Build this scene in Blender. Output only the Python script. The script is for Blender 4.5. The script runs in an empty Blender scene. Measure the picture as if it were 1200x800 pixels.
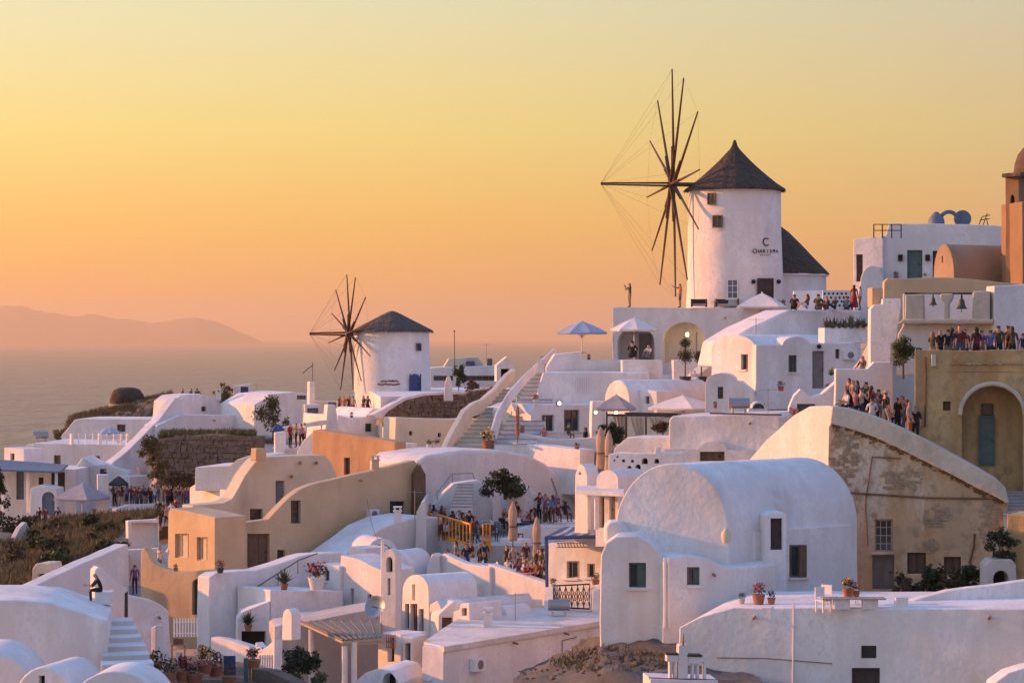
import bpy, bmesh, math, random
import numpy as np
from mathutils import Vector, Matrix
from mathutils.geometry import tessellate_polygon
random.seed(7); rng = np.random.default_rng(7)
R = math.radians
scene = bpy.context.scene
col = scene.collection
# ---------------------------------------------------------------- camera
FPX, CX, HZ, CZ = 2823.0, 600.0, 395.0, 120.0      # focal length in photo pixels, principal column, eye-level row, eye height over the sea
cam = bpy.data.objects.new('camera', bpy.data.cameras.new('camera'))
col.objects.link(cam); scene.camera = cam
cam.location = (0, 0, CZ); cam.rotation_euler = (R(90), 0, 0)
cam.data.sensor_width = 36; cam.data.lens = FPX/1200*36
cam.data.shift_y = -5/1200
cam.data.clip_start = 1; cam.data.clip_end = 200000
# ---------------------------------------------------------------- light
SUN_AZ, SUN_EL = -75, 12.0            # degrees: azimuth from the view axis (minus = to the left), elevation
sdir = Vector((math.sin(R(SUN_AZ))*math.cos(R(SUN_EL)), math.cos(R(SUN_AZ))*math.cos(R(SUN_EL)), math.sin(R(SUN_EL))))
sun = bpy.data.objects.new('sun', bpy.data.lights.new('sun', 'SUN')); col.objects.link(sun)
sun.data.energy = 5.0; sun.data.angle = R(0.8); sun.data.color = (1.0, 0.36, 0.10)
sun.rotation_euler = (-sdir).to_track_quat('-Z', 'Y').to_euler()
world = bpy.data.worlds.new('World'); scene.world = world; world.use_nodes = True
wn, wl = world.node_tree.nodes, world.node_tree.links
wn.clear()
def wnode(t, **k):
    n = wn.new(t)
    for a, b in k.items(): setattr(n, a, b)
    return n
wout = wnode('ShaderNodeOutputWorld'); wbg = wnode('ShaderNodeBackground')
sky = wnode('ShaderNodeTexSky', sky_type='NISHITA', sun_disc=False)
sky.sun_elevation = R(SUN_EL); sky.sun_rotation = R(SUN_AZ); sky.dust_density = 3.0; sky.air_density = 1.2; sky.ozone_density = 2.0
geo = wnode('ShaderNodeNewGeometry'); sep = wnode('ShaderNodeSeparateXYZ'); neg = wnode('ShaderNodeVectorMath', operation='SCALE'); neg.inputs['Scale'].default_value = -1
wl.new(geo.outputs['Incoming'], neg.inputs[0]); wl.new(neg.outputs[0], sep.inputs[0])
def ramp(stops):
    r = wnode('ShaderNodeValToRGB'); e = r.color_ramp.elements
    while len(e) > 1: e.remove(e[-1])
    e[0].position = stops[0][0]; e[0].color = (*stops[0][1], 1)
    for p, c in stops[1:]:
        x = e.new(p); x.color = (*c, 1)
    wl.new(sep.outputs['Z'], r.inputs[0]); return r
warm = ramp([(0.0, (.98, .42, .16)), (.02, (1.10, .50, .10)), (.045, (1.10, .61, .12)), (.085, (1.03, .79, .25)), (.14, (.88, .84, .52)), (.24, (.56, .62, .58)), (.45, (.42, .58, .94)), (1, (.26, .48, 1.02))])
cool = ramp([(0.0, (.44, .33, .38)), (.06, (.53, .37, .42)), (.16, (.55, .43, .53)), (.30, (.47, .47, .68)), (.5, (.42, .58, 1.0)), (1, (.26, .48, 1.02))])
hz = Vector((sdir.x, sdir.y, 0)).normalized()
dt = wnode('ShaderNodeVectorMath', operation='DOT_PRODUCT'); dt.inputs[1].default_value = hz; wl.new(neg.outputs[0], dt.inputs[0])
mr = wnode('ShaderNodeMapRange', interpolation_type='SMOOTHSTEP'); mr.inputs[1].default_value = -.6; mr.inputs[2].default_value = .32; wl.new(dt.outputs['Value'], mr.inputs[0])
def wmath(op, a, b):
    n = wnode('ShaderNodeMath', operation=op)
    for k, v in ((0, a), (1, b)):
        if isinstance(v, (int, float)): n.inputs[k].default_value = v
        else: wl.new(v, n.inputs[k])
    return n.outputs[0]
dpos = wmath('MAXIMUM', dt.outputs['Value'], 0.0)                # the glow grows towards the sun, out of frame on the left
gl = wmath('ADD', wmath('ADD', wmath('MULTIPLY', dpos, .55), .81), wmath('MULTIPLY', wmath('POWER', dpos, 4.0), .6))
wg = wnode('ShaderNodeVectorMath', operation='SCALE'); wl.new(warm.outputs[0], wg.inputs[0]); wl.new(gl, wg.inputs['Scale'])
mx = wnode('ShaderNodeMix', data_type='RGBA'); wl.new(mr.outputs[0], mx.inputs[0]); wl.new(cool.outputs[0], mx.inputs[6]); wl.new(wg.outputs[0], mx.inputs[7])
sc_ = wnode('ShaderNodeMix', data_type='RGBA', blend_type='MULTIPLY'); sc_.inputs[0].default_value = 1; sc_.inputs[7].default_value = (.10, .10, .10, 1); wl.new(sky.outputs[0], sc_.inputs[6])
fin = wnode('ShaderNodeMix', data_type='RGBA'); fin.inputs[0].default_value = .88; wl.new(sc_.outputs[2], fin.inputs[6]); wl.new(mx.outputs[2], fin.inputs[7])
wl.new(fin.outputs[2], wbg.inputs[0]); wbg.inputs[1].default_value = .81; wl.new(wbg.outputs[0], wout.inputs[0])
scene.view_settings.view_transform = 'Standard'; scene.view_settings.look = 'None'; scene.view_settings.exposure = .33; scene.view_settings.gamma = 1
scene.render.engine = 'CYCLES'
scene.cycles.max_bounces = 8; scene.cycles.diffuse_bounces = 4; scene.cycles.volume_bounces = 1
# ---------------------------------------------------------------- helpers
def P(x, y, d): return Vector(((x-CX)/FPX*d, d, (HZ-y)/FPX*d + CZ))
def pxm(d): return FPX/d             # pixels per metre at distance d
class Face:
    """a vertical plane through the photo column x at distance d; yaw > 0: its far side goes right-away (normal looks right)"""
    def __init__(s, x, d, yaw=0.0):
        s.o = P(x, HZ, d); s.u = Vector((math.cos(R(yaw)), math.sin(R(yaw)), 0)); s.n = Vector((math.sin(R(yaw)), -math.cos(R(yaw)), 0)); s.yaw = yaw
    def pt(s, x, y, off=0.0):
        dr = Vector(((x-CX)/FPX, 1, (HZ-y)/FPX)); e = Vector((0, 0, CZ))
        o = s.o + s.n*off
        t = (o-e).dot(s.n)/dr.dot(s.n)
        return e + dr*t
    def uz(s, p): return ((p-s.o).dot(s.u), p.z)
def F2(xa, da, xb, db):
    a, b = P(xa, HZ, da), P(xb, HZ, db)
    return Face(xa, da, math.degrees(math.atan2(b.y-a.y, b.x-a.x)))
def arc(x0, x1, yb, yt, n=10, a0=180, a1=0):
    return [((x0+x1)/2 + (x1-x0)/2*math.cos(R(a0+(a1-a0)*k/n)), yb-(yb-yt)*math.sin(R(a0+(a1-a0)*k/n))) for k in range(n+1)]
def tag(o, label=None, cat=None, group=None, kind=None):
    if label: o['label'] = label
    if cat: o['category'] = cat
    if group: o['group'] = group
    if kind: o['kind'] = kind
    return o
def thing(name, label, cat, loc, group=None, rz=0.0):
    o = bpy.data.objects.new(name, None); col.objects.link(o); o.location = loc; o.rotation_euler[2] = rz; o.empty_display_size = .2
    return tag(o, label, cat, group)
def mk(name, verts, faces, mat, parent=None, local=False, smooth=None, fm=None):
    """one mesh object; verts are world points unless local; under a parent (moved, never turned) they become local"""
    me = bpy.data.meshes.new(name)
    verts = [Vector(v) for v in verts]
    off = Vector((0, 0, 0))
    if not local:
        if parent is not None:
            off = parent.location.copy() if parent.parent is None else parent.parent.location + parent.location
            if parent.parent is not None and parent.parent.parent is not None: off += parent.parent.parent.location
        else:
            xs = [v.x for v in verts]; ys = [v.y for v in verts]
            off = Vector(((min(xs)+max(xs))/2, (min(ys)+max(ys))/2, min(v.z for v in verts)))
    me.from_pydata([v-off for v in verts], [], faces)
    for m in (mat if isinstance(mat, (list, tuple)) else [mat]): me.materials.append(M[m] if isinstance(m, str) else m)
    if fm is not None: me.polygons.foreach_set('material_index', fm)
    if smooth is not None:
        me.polygons.foreach_set('use_smooth', [True]*len(me.polygons)); me.set_sharp_from_angle(angle=R(smooth))
    me.update()
    o = bpy.data.objects.new(name, me); col.objects.link(o)
    if parent is not None: o.parent = parent
    elif not local: o.location = off
    return o
def sharemesh(name, src, parent, loc, rot=(0, 0, 0), scale=None):
    o = bpy.data.objects.new(name, src.data); col.objects.link(o); o.parent = parent; o.location = loc; o.rotation_euler = rot
    if scale: o.scale = scale
    return o
def boxv(c, u, v, w):
    """8 corners of a box with centre c and half-axis vectors u, v, w"""
    return [c + u*a + v*b + w*e for e in (-1, 1) for b in (-1, 1) for a in (-1, 1)]
BOXF = [(0, 2, 3, 1), (4, 5, 7, 6), (0, 1, 5, 4), (2, 6, 7, 3), (0, 4, 6, 2), (1, 3, 7, 5)]
class MB:
    def __init__(s): s.v = []; s.f = []
    def box(s, c, u, v, w):
        n = len(s.v); s.v += boxv(Vector(c), Vector(u), Vector(v), Vector(w)); s.f += [tuple(i+n for i in q) for q in BOXF]; return s
    def abox(s, x0, x1, y0, y1, z0, z1):
        return s.box(((x0+x1)/2, (y0+y1)/2, (z0+z1)/2), ((x1-x0)/2, 0, 0), (0, (y1-y0)/2, 0), (0, 0, (z1-z0)/2))
    def bar(s, a, b, r, r2=None, seg=6):
        a, b = Vector(a), Vector(b); r2 = r if r2 is None else r2
        d = (b-a).normalized(); x = d.cross(Vector((0, 0, 1)) if abs(d.z) < .95 else Vector((1, 0, 0))).normalized(); y = d.cross(x)
        n = len(s.v)
        for p, q in ((a, r), (b, r2)):
            for k in range(seg):
                t = 2*math.pi*k/seg; s.v.append(p + (x*math.cos(t) + y*math.sin(t))*q)
        for k in range(seg): s.f.append((n+k, n+(k+1) % seg, n+seg+(k+1) % seg, n+seg+k))
        s.f.append(tuple(n+k for k in reversed(range(seg)))); s.f.append(tuple(n+seg+k for k in range(seg)))
        return s
    def tube(s, pts, r, seg=6):
        for a, b in zip(pts, pts[1:]): s.bar(a, b, r, seg=seg)
        return s
    def lathe(s, c, prof, seg=16, wob=None):
        """prof: (radius, z) list bottom to top"""
        n = len(s.v); c = Vector(c)
        for i, (r, z) in enumerate(prof):
            for k in range(seg):
                t = 2*math.pi*k/seg; rr = r*(1 + (wob(t, z) if wob else 0)); s.v.append(c + Vector((rr*math.cos(t), rr*math.sin(t), z)))
        for i in range(len(prof)-1):
            for k in range(seg):
                a = n+i*seg+k; b = n+i*seg+(k+1) % seg; s.f.append((a, b, b+seg, a+seg))
        s.f.append(tuple(n+k for k in reversed(range(seg)))); m = n+(len(prof)-1)*seg; s.f.append(tuple(m+k for k in range(seg)))
        return s
    def ball(s, c, rx, ry=None, rz=None, seg=8, rings=6):
        ry = rx if ry is None else ry; rz = rx if rz is None else rz
        c = Vector(c); n = len(s.v); s.v.append(c - Vector((0, 0, rz)))
        for i in range(1, rings):
            p = math.pi*i/rings
            for k in range(seg):
                t = 2*math.pi*k/seg; s.v.append(c + Vector((rx*math.sin(p)*math.cos(t), ry*math.sin(p)*math.sin(t), -rz*math.cos(p))))
        s.v.append(c + Vector((0, 0, rz)))
        for k in range(seg): s.f.append((n, n+1+(k+1) % seg, n+1+k))
        for i in range(rings-2):
            for k in range(seg):
                a = n+1+i*seg+k; b = n+1+i*seg+(k+1) % seg; s.f.append((a, b, b+seg, a+seg))
        e = len(s.v)-1; m = n+1+(rings-2)*seg
        for k in range(seg): s.f.append((m+k, m+(k+1) % seg, e))
        return s
    def build(s, name, mat, parent=None, local=False, smooth=None): return mk(name, s.v, s.f, mat, parent, local, smooth)
# ---------------------------------------------------------------- materials
M = {}
def mat(name, color, rough=.8, metal=0.0, color2=None, scale=3.0, bump=0.0, bscale=12.0, emit=None, stretch=None, rnd=0.0, spec=None, dirt=None, dscale=.6, fine=None, dthr=(.56, .78), streak=None, mid=None):
    m = bpy.data.materials.new(name); m.use_nodes = True; nt = m.node_tree; N, L = nt.nodes, nt.links
    b = N['Principled BSDF']; b.inputs['Roughness'].default_value = rough; b.inputs['Metallic'].default_value = metal
    if spec is not None: b.inputs['Specular IOR Level'].default_value = spec
    g = N.new('ShaderNodeNewGeometry'); vec = g.outputs['Position']
    def mapped(sx):
        v = N.new('ShaderNodeVectorMath'); v.operation = 'MULTIPLY'; v.inputs[1].default_value = sx; L.new(vec, v.inputs[0]); return v.outputs[0]
    cur = None
    c = N.new('ShaderNodeRGB'); c.outputs[0].default_value = (*color, 1); cur = c.outputs[0]
    def mixto(fac, col2, blend='MIX'):
        nonlocal cur
        x = N.new('ShaderNodeMix'); x.data_type = 'RGBA'; x.blend_type = blend; L.new(fac, x.inputs[0]); L.new(cur, x.inputs[6]); x.inputs[7].default_value = (*col2, 1); cur = x.outputs[2]
    def noise(sc, v, det=4.0, lo=.35, hi=.65):
        n = N.new('ShaderNodeTexNoise'); n.inputs['Scale'].default_value = sc; n.inputs['Detail'].default_value = det; L.new(v, n.inputs['Vector'])
        r = N.new('ShaderNodeMapRange'); r.inputs[1].default_value = lo; r.inputs[2].default_value = hi; L.new(n.outputs[0], r.inputs[0]); return r.outputs[0]
    if color2: mixto(noise(scale, mapped(stretch or (1, 1, 1))), color2)
    if dirt: mixto(noise(dscale, mapped((1, 1, .35)), 6.0, *dthr), dirt)
    if mid: mixto(noise(2.3, mapped((1, 1, .8)), 4.0, .52, .68), mid)
    if streak: mixto(noise(1.1, mapped((1, 1, .14)), 5.0, .5, .66), streak)
    if fine: mixto(noise(9.0, mapped((1, 1, .6)), 3.0, .5, .75), fine)
    if rnd:
        oi = N.new('ShaderNodeObjectInfo'); hs = N.new('ShaderNodeHueSaturation'); mp = N.new('ShaderNodeMapRange'); mp.inputs[3].default_value = 1-rnd; mp.inputs[4].default_value = 1+rnd
        L.new(oi.outputs['Random'], mp.inputs[0]); L.new(mp.outputs[0], hs.inputs['Value']); L.new(cur, hs.inputs['Color']); cur = hs.outputs[0]
    L.new(cur, b.inputs['Base Color'])
    if bump:
        n1 = N.new('ShaderNodeTexNoise'); n1.inputs['Scale'].default_value = bscale; n1.inputs['Detail'].default_value = 5; L.new(vec, n1.inputs['Vector'])
        n2 = N.new('ShaderNodeTexNoise'); n2.inputs['Scale'].default_value = bscale*.13; n2.inputs['Detail'].default_value = 2; L.new(vec, n2.inputs['Vector'])
        ad = N.new('ShaderNodeMath'); ad.operation = 'MULTIPLY_ADD'; ad.inputs[1].default_value = 5.0; L.new(n2.outputs[0], ad.inputs[0]); L.new(n1.outputs[0], ad.inputs[2])
        bp = N.new('ShaderNodeBump'); bp.inputs['Strength'].default_value = min(1, bump*2); bp.inputs['Distance'].default_value = bump*.1; L.new(ad.outputs[0], bp.inputs['Height']); L.new(bp.outputs[0], b.inputs['Normal'])
    if emit:
        b.inputs['Emission Color'].default_value = (*emit[0], 1); b.inputs['Emission Strength'].default_value = emit[1]
    M[name] = m; return m
mat('white', (.82, .80, .78), .75, color2=(.70, .675, .655), scale=.45, bump=.32, bscale=5, rnd=.07, dirt=(.47, .43, .39), dscale=.55, dthr=(.53, .82), fine=(.66, .63, .60), mid=(.69, .675, .66), streak=(.68, .655, .625))
mat('white_worn', (.74, .71, .67), .8, color2=(.62, .58, .53), scale=.6, bump=.4, bscale=4, rnd=.05, dirt=(.42, .37, .31), dscale=.7, dthr=(.52, .8), fine=(.55, .5, .45))
mat('cream', (.70, .64, .50), .8, color2=(.62, .57, .45), scale=.7, bump=.3, bscale=5, dirt=(.5, .45, .36), dscale=.6)
mat('tan', (.62, .46, .28), .85, color2=(.54, .40, .235), scale=.5, bump=.35, bscale=4, dirt=(.44, .31, .18), dscale=.5, dthr=(.5, .75), fine=(.54, .40, .25))
mat('sage', (.62, .57, .43), .85, color2=(.54, .50, .38), scale=.6, bump=.35, bscale=4, dirt=(.36, .33, .27), dscale=.5)
mat('ochre', (.60, .45, .28), .85, color2=(.52, .385, .235), scale=.6, bump=.35, bscale=4, dirt=(.42, .28, .16), dscale=.5)
mat('brown_plaster', (.40, .30, .205), .85, color2=(.33, .245, .165), scale=.6, bump=.35, bscale=4, dirt=(.26, .19, .13), dscale=.6)
mat('church_plaster', (.31, .205, .12), .85, color2=(.25, .16, .09), scale=.8, bump=.35, bscale=4, dirt=(.27, .16, .085), dscale=.8, dthr=(.45, .7), mid=(.3, .19, .1))
mat('orange_plaster', (.58, .36, .2), .85, color2=(.48, .29, .16), scale=.8, bump=.35, bscale=4, dirt=(.38, .23, .13), dscale=.8, dthr=(.45, .7))
mat('ruin', (.58, .425, .26), .9, color2=(.45, .32, .19), scale=.45, bump=.6, bscale=2.2, dirt=(.64, .55, .43), dscale=.35, dthr=(.50, .55), fine=(.44, .31, .18), streak=(.47, .285, .13), mid=(.33, .245, .16))
mat('ruin_yellow', (.60, .41, .18), .9, color2=(.52, .37, .19), scale=.5, bump=.6, bscale=3.5, dirt=(.34, .25, .13), dscale=.7, dthr=(.48, .66), fine=(.46, .33, .16), streak=(.42, .26, .10), mid=(.36, .26, .14))
mat('coping', (.62, .55, .44), .85, color2=(.54, .47, .37), scale=.8, bump=.5, bscale=4, dirt=(.38, .31, .22), dscale=.9)
mat('brown_stone', (.17, .12, .085), .95, color2=(.10, .075, .055), scale=1.2, bump=.9, bscale=4, rnd=.25)
mat('hut_stone', (.075, .052, .04), .95, color2=(.045, .032, .026), scale=2, bump=.9, bscale=6)
mat('rubble', (.20, .145, .105), .95, color2=(.11, .08, .06), scale=2.0, bump=.8, bscale=5, rnd=.3)
mat('bare_stone', (.40, .31, .21), .95, color2=(.30, .225, .15), scale=3, bump=.6, bscale=6)
mat('mortar', (.42, .34, .26), .95, color2=(.34, .27, .2), scale=2, bump=.6)
mat('earth', (.23, .18, .12), .95, color2=(.15, .115, .08), scale=.3, bump=.9, bscale=2, dirt=(.33, .27, .19), dscale=.3)
mat('ground_pale', (.55, .50, .45), .9, color2=(.38, .33, .27), scale=.25, bump=.6, bscale=2, dirt=(.3, .25, .2), dscale=.3)
mat('rock', (.13, .115, .095), .95, color2=(.085, .075, .06), scale=.5, bump=1.0, bscale=1.6, dirt=(.19, .165, .135), dscale=.4)
mat('concrete', (.52, .48, .44), .9, color2=(.44, .41, .37), scale=.8, bump=.3, bscale=6, dirt=(.36, .33, .3))
mat('step_teal', (.30, .40, .38), .85, color2=(.24, .32, .31), scale=1.5, bump=.3)
mat('step_grey', (.36, .37, .39), .85, color2=(.28, .29, .31), scale=1.5, bump=.3)
mat('thatch', (.085, .062, .045), .95, color2=(.045, .034, .027), scale=9, bump=1.0, bscale=18, stretch=(1, 1, .25), fine=(.12, .09, .065))
mat('thatch_grey', (.12, .10, .085), .95, color2=(.07, .06, .052), scale=8, bump=1.0, bscale=16, stretch=(1, 1, .3), fine=(.16, .14, .12))
mat('spar', (.12, .055, .03), .8, color2=(.07, .035, .02), scale=6, bump=.3)
mat('wood_dark', (.06, .045, .035), .7, color2=(.04, .03, .025), scale=5, bump=.3)
mat('wood_brown', (.16, .095, .055), .7, color2=(.11, .065, .04), scale=6, bump=.3, stretch=(1, 1, .2))
mat('wood_grey', (.20, .17, .15), .8, color2=(.15, .125, .11), scale=6, bump=.3, stretch=(1, 1, .2))
mat('wood_pale', (.45, .36, .27), .8, color2=(.38, .3, .22), scale=6, bump=.3, stretch=(1, 1, .2))
mat('glass', (.035, .042, .05), .08, spec=.6)
mat('void', (.03, .025, .022), .95)  # near-black recess backs: the darkness of unlit interiors put into the colour
mat('blue_paint', (.03, .07, .19), .5, color2=(.025, .055, .15), scale=4, bump=.1)
mat('blue_grey', (.13, .18, .24), .6, color2=(.1, .14, .19), scale=4, bump=.1)
mat('green_paint', (.05, .12, .10), .55, color2=(.035, .09, .08), scale=4, bump=.1)
mat('teal_paint', (.09, .16, .15), .6, color2=(.06, .12, .12), scale=3, bump=.2)
mat('grey_door', (.21, .20, .20), .6, color2=(.17, .16, .16), scale=3, bump=.1)
mat('white_paint', (.78, .77, .76), .5, bump=.05)
mat('shutter_cream', (.60, .50, .38), .7, color2=(.52, .43, .32), scale=5, bump=.2)
mat('black_metal', (.02, .02, .022), .45, metal=.6)
mat('grey_metal', (.33, .33, .34), .4, metal=.8)
mat('bronze', (.10, .085, .05), .5, metal=.7, color2=(.06, .07, .05), scale=6, bump=.2)
mat('canvas_white', (.74, .71, .68), .85, color2=(.68, .65, .62), scale=2, bump=.15)
mat('canvas_blue', (.36, .44, .55), .85, color2=(.31, .38, .49), scale=2, bump=.15)
mat('canvas_grey', (.36, .35, .37), .85, color2=(.3, .29, .31), scale=2, bump=.15)
mat('canvas_beige', (.46, .34, .25), .85, color2=(.4, .29, .21), scale=4, bump=.25, stretch=(1, 1, .15))
mat('canvas_dark', (.05, .045, .045), .85)
mat('yellow_paint', (.80, .33, .02), .55, color2=(.68, .25, .02), scale=3, bump=.1)
mat('red_paint', (.34, .03, .03), .55)
mat('terracotta', (.36, .15, .08), .85, color2=(.28, .11, .06), scale=5, bump=.2, rnd=.2)
mat('pot_dark', (.05, .05, .06), .6)
mat('leaf_dark', (.045, .060, .022), .7, color2=(.025, .036, .014), scale=2.5, rnd=.15)
mat('leaf_mid', (.085, .10, .035), .7, color2=(.05, .062, .022), scale=2.5, rnd=.15)
mat('leaf_dry', (.21, .145, .065), .8, color2=(.085, .075, .035), scale=.5, rnd=.15)
mat('leaf_brown', (.12, .075, .04), .8, color2=(.07, .05, .028), scale=2)
mat('agave', (.11, .14, .07), .6, color2=(.17, .13, .07), scale=3)
mat('flower_red', (.42, .03, .05), .7); mat('flower_yellow', (.7, .4, .04), .7); mat('flower_pink', (.55, .18, .2), .7)
mat('bark', (.10, .075, .05), .9, bump=.5)
mat('lamp_glow', (.9, .7, .4), .5, emit=((1, .62, .25), 14)); mat('lamp_white', (.9, .9, .9), .5, emit=((1, .9, .75), 2.2))
mat('sign_ink', (.03, .025, .025), .7); mat('sign_brown', (.22, .09, .05), .7)
mat('skin_a', (.46, .26, .17), .6); mat('skin_b', (.34, .18, .11), .6); mat('skin_c', (.55, .34, .24), .6)
mat('hair_black', (.012, .009, .008), .5); mat('hair_brown', (.05, .028, .016), .5); mat('hair_fair', (.22, .14, .07), .5); mat('shoe', (.03, .025, .025), .6)
CLOTH = {'black': (.014, .013, .015), 'navy': (.02, .03, .08), 'white': (.72, .70, .70), 'grey': (.2, .2, .21), 'blue': (.13, .18, .42), 'light blue': (.35, .42, .6), 'red': (.30, .025, .03), 'maroon': (.12, .025, .035), 'pink': (.55, .25, .26), 'purple': (.19, .10, .28), 'olive': (.08, .08, .035), 'beige': (.48, .38, .28), 'brown': (.13, .07, .04), 'yellow': (.55, .35, .04), 'teal': (.04, .2, .2), 'orange': (.5, .16, .04), 'denim': (.06, .09, .17), 'khaki': (.28, .22, .14)}
for k, c in CLOTH.items(): mat('cloth_'+k.replace(' ', '_'), c, .85, color2=tuple(.78*i for i in c), scale=9)
# ---------------------------------------------------------------- building primitives
BASES = []      # foot points of the buildings: the hillside is laid under them
def signed(pts): return sum(a[0]*b[1]-b[0]*a[1] for a, b in zip(pts, pts[1:]+pts[:1]))/2
def prism(name, face, outline, ext, m, parent, holes=(), bevel=.09, hd=.28, off=0.0, foot=True, seg=2, jit=.028, skew=None):
    """outline (photo pixels) laid on a face's plane, carried back by ext metres; holes become recesses with real reveals"""
    ring = [face.pt(x, y, off) for x, y in outline]
    if bevel and jit:                   # hand-plastered edges: long edges broken into short, slightly wandering pieces
        out = []
        for a, b in zip(ring, ring[1:]+ring[:1]):
            out.append(a); L = (b-a).length; k = min(14, int(L/.8)); nn = Vector((-(b-a).z, 0, 0)); e = (b-a).normalized() if L > 1e-6 else Vector((1, 0, 0)); perp = e.cross(face.n)
            w = random.uniform(-.6, .6)
            for i in range(1, k): w = w*.6 + random.gauss(0, .5); out.append(a.lerp(b, i/k) + perp*max(-1, min(1, w))*jit)
        ring = out
    if signed([face.uz(p) for p in ring]) < 0: ring.reverse()
    back = -face.n if skew is None else Vector((math.sin(R(skew)), math.cos(R(skew)), 0))      # skew: the block runs back obliquely, along this azimuth
    if isinstance(ext, tuple):          # ('L', x) or ('R', x): the side wall ends at that photo column
        edge = (min if ext[0] == 'L' else max)(ring, key=lambda p: face.uz(p)[0])
        dr = Vector(((ext[1]-CX)/FPX, 1)); e2 = Vector((edge.x, edge.y)); b2 = Vector((back.x, back.y))
        den = b2.x*dr.y - b2.y*dr.x
        L = (e2.y*dr.x - e2.x*dr.y)/den
        ext = max(.3, min(14, L))
    n = len(ring); V = list(ring) + [p + back*ext for p in ring]; Fc = []; fm = []
    hr = []
    for h in holes:
        q = [face.pt(x, y, off) for x, y in h]
        if signed([face.uz(p) for p in q]) > 0: q.reverse()
        i0 = len(V); V += q + [p + back*hd for p in q]; hr.append((i0, len(q)))
    if holes:
        polys = [[Vector((*face.uz(p), 0)) for p in ring]] + [[Vector((*face.uz(V[i0+k]), 0)) for k in range(c)] for i0, c in hr]
        idx = list(range(n)) + [i0+k for i0, c in hr for k in range(c)]
        for t in fill2d(polys):
            a, b, c = [idx[i] for i in t]
            if signed([face.uz(V[i]) for i in (a, b, c)]) < 0: b, c = c, b
            Fc.append((a, b, c)); fm.append(0)
    else:
        Fc.append(tuple(range(n))); fm.append(0)
    Fc.append(tuple(n+k for k in reversed(range(n)))); fm.append(0)
    for k in range(n): Fc.append((k, n+k, n+(k+1) % n, (k+1) % n)); fm.append(0)
    for i0, c in hr:
        for k in range(c): Fc.append((i0+k, i0+c+k, i0+c+(k+1) % c, i0+(k+1) % c)); fm.append(0)
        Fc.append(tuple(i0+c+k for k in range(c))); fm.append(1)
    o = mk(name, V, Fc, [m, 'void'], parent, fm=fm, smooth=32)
    if bevel:
        me = o.data; bm = bmesh.new(); bm.from_mesh(me); lay = bm.edges.layers.float.get('bevel_weight_edge') or bm.edges.layers.float.new('bevel_weight_edge')
        bm.verts.ensure_lookup_table()
        for e in bm.edges:
            a, b = e.verts[0].index, e.verts[1].index
            if a < 2*n and b < 2*n and len(e.link_faces) == 2 and e.calc_face_angle(0) > R(40): e[lay] = 1.0
        bm.to_mesh(me); bm.free()
        bv = o.modifiers.new('soft', 'BEVEL'); bv.width = bevel*.62; bv.segments = seg; bv.limit_method = 'WEIGHT'; bv.harden_normals = True; bv.use_clamp_overlap = True
    if foot:
        lo = min(p.z for p in ring); us = [p for p in ring if p.z < lo+1.0]
        for p in us: BASES.append((p.x, p.y, p.z)); BASES.append((p.x+back.x*ext, p.y+back.y*ext, p.z))
    return o
def fill2d(polys):
    """triangles of an outline minus its holes (scan fill)"""
    bm = bmesh.new(); es = []
    for pl in polys:
        vs = [bm.verts.new((p.x, p.y, 0)) for p in pl]
        for a, b in zip(vs, vs[1:]+vs[:1]): es.append(bm.edges.new((a, b)))
    bm.verts.index_update(); bmesh.ops.triangle_fill(bm, use_beauty=True, use_dissolve=False, edges=es, normal=(0, 0, 1))
    out = [tuple(v.index for v in f.verts) for f in bm.faces]; bm.free(); return out
def px_shape(x0, y0, x1, y1, arch=0.0):
    if arch: return [(x0, y1)] + [(x, y) for x, y in arc(x0, x1, y0+arch, y0, 8)] + [(x1, y1)]
    return [(x0, y1), (x0, y0), (x1, y0), (x1, y1)]
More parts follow.
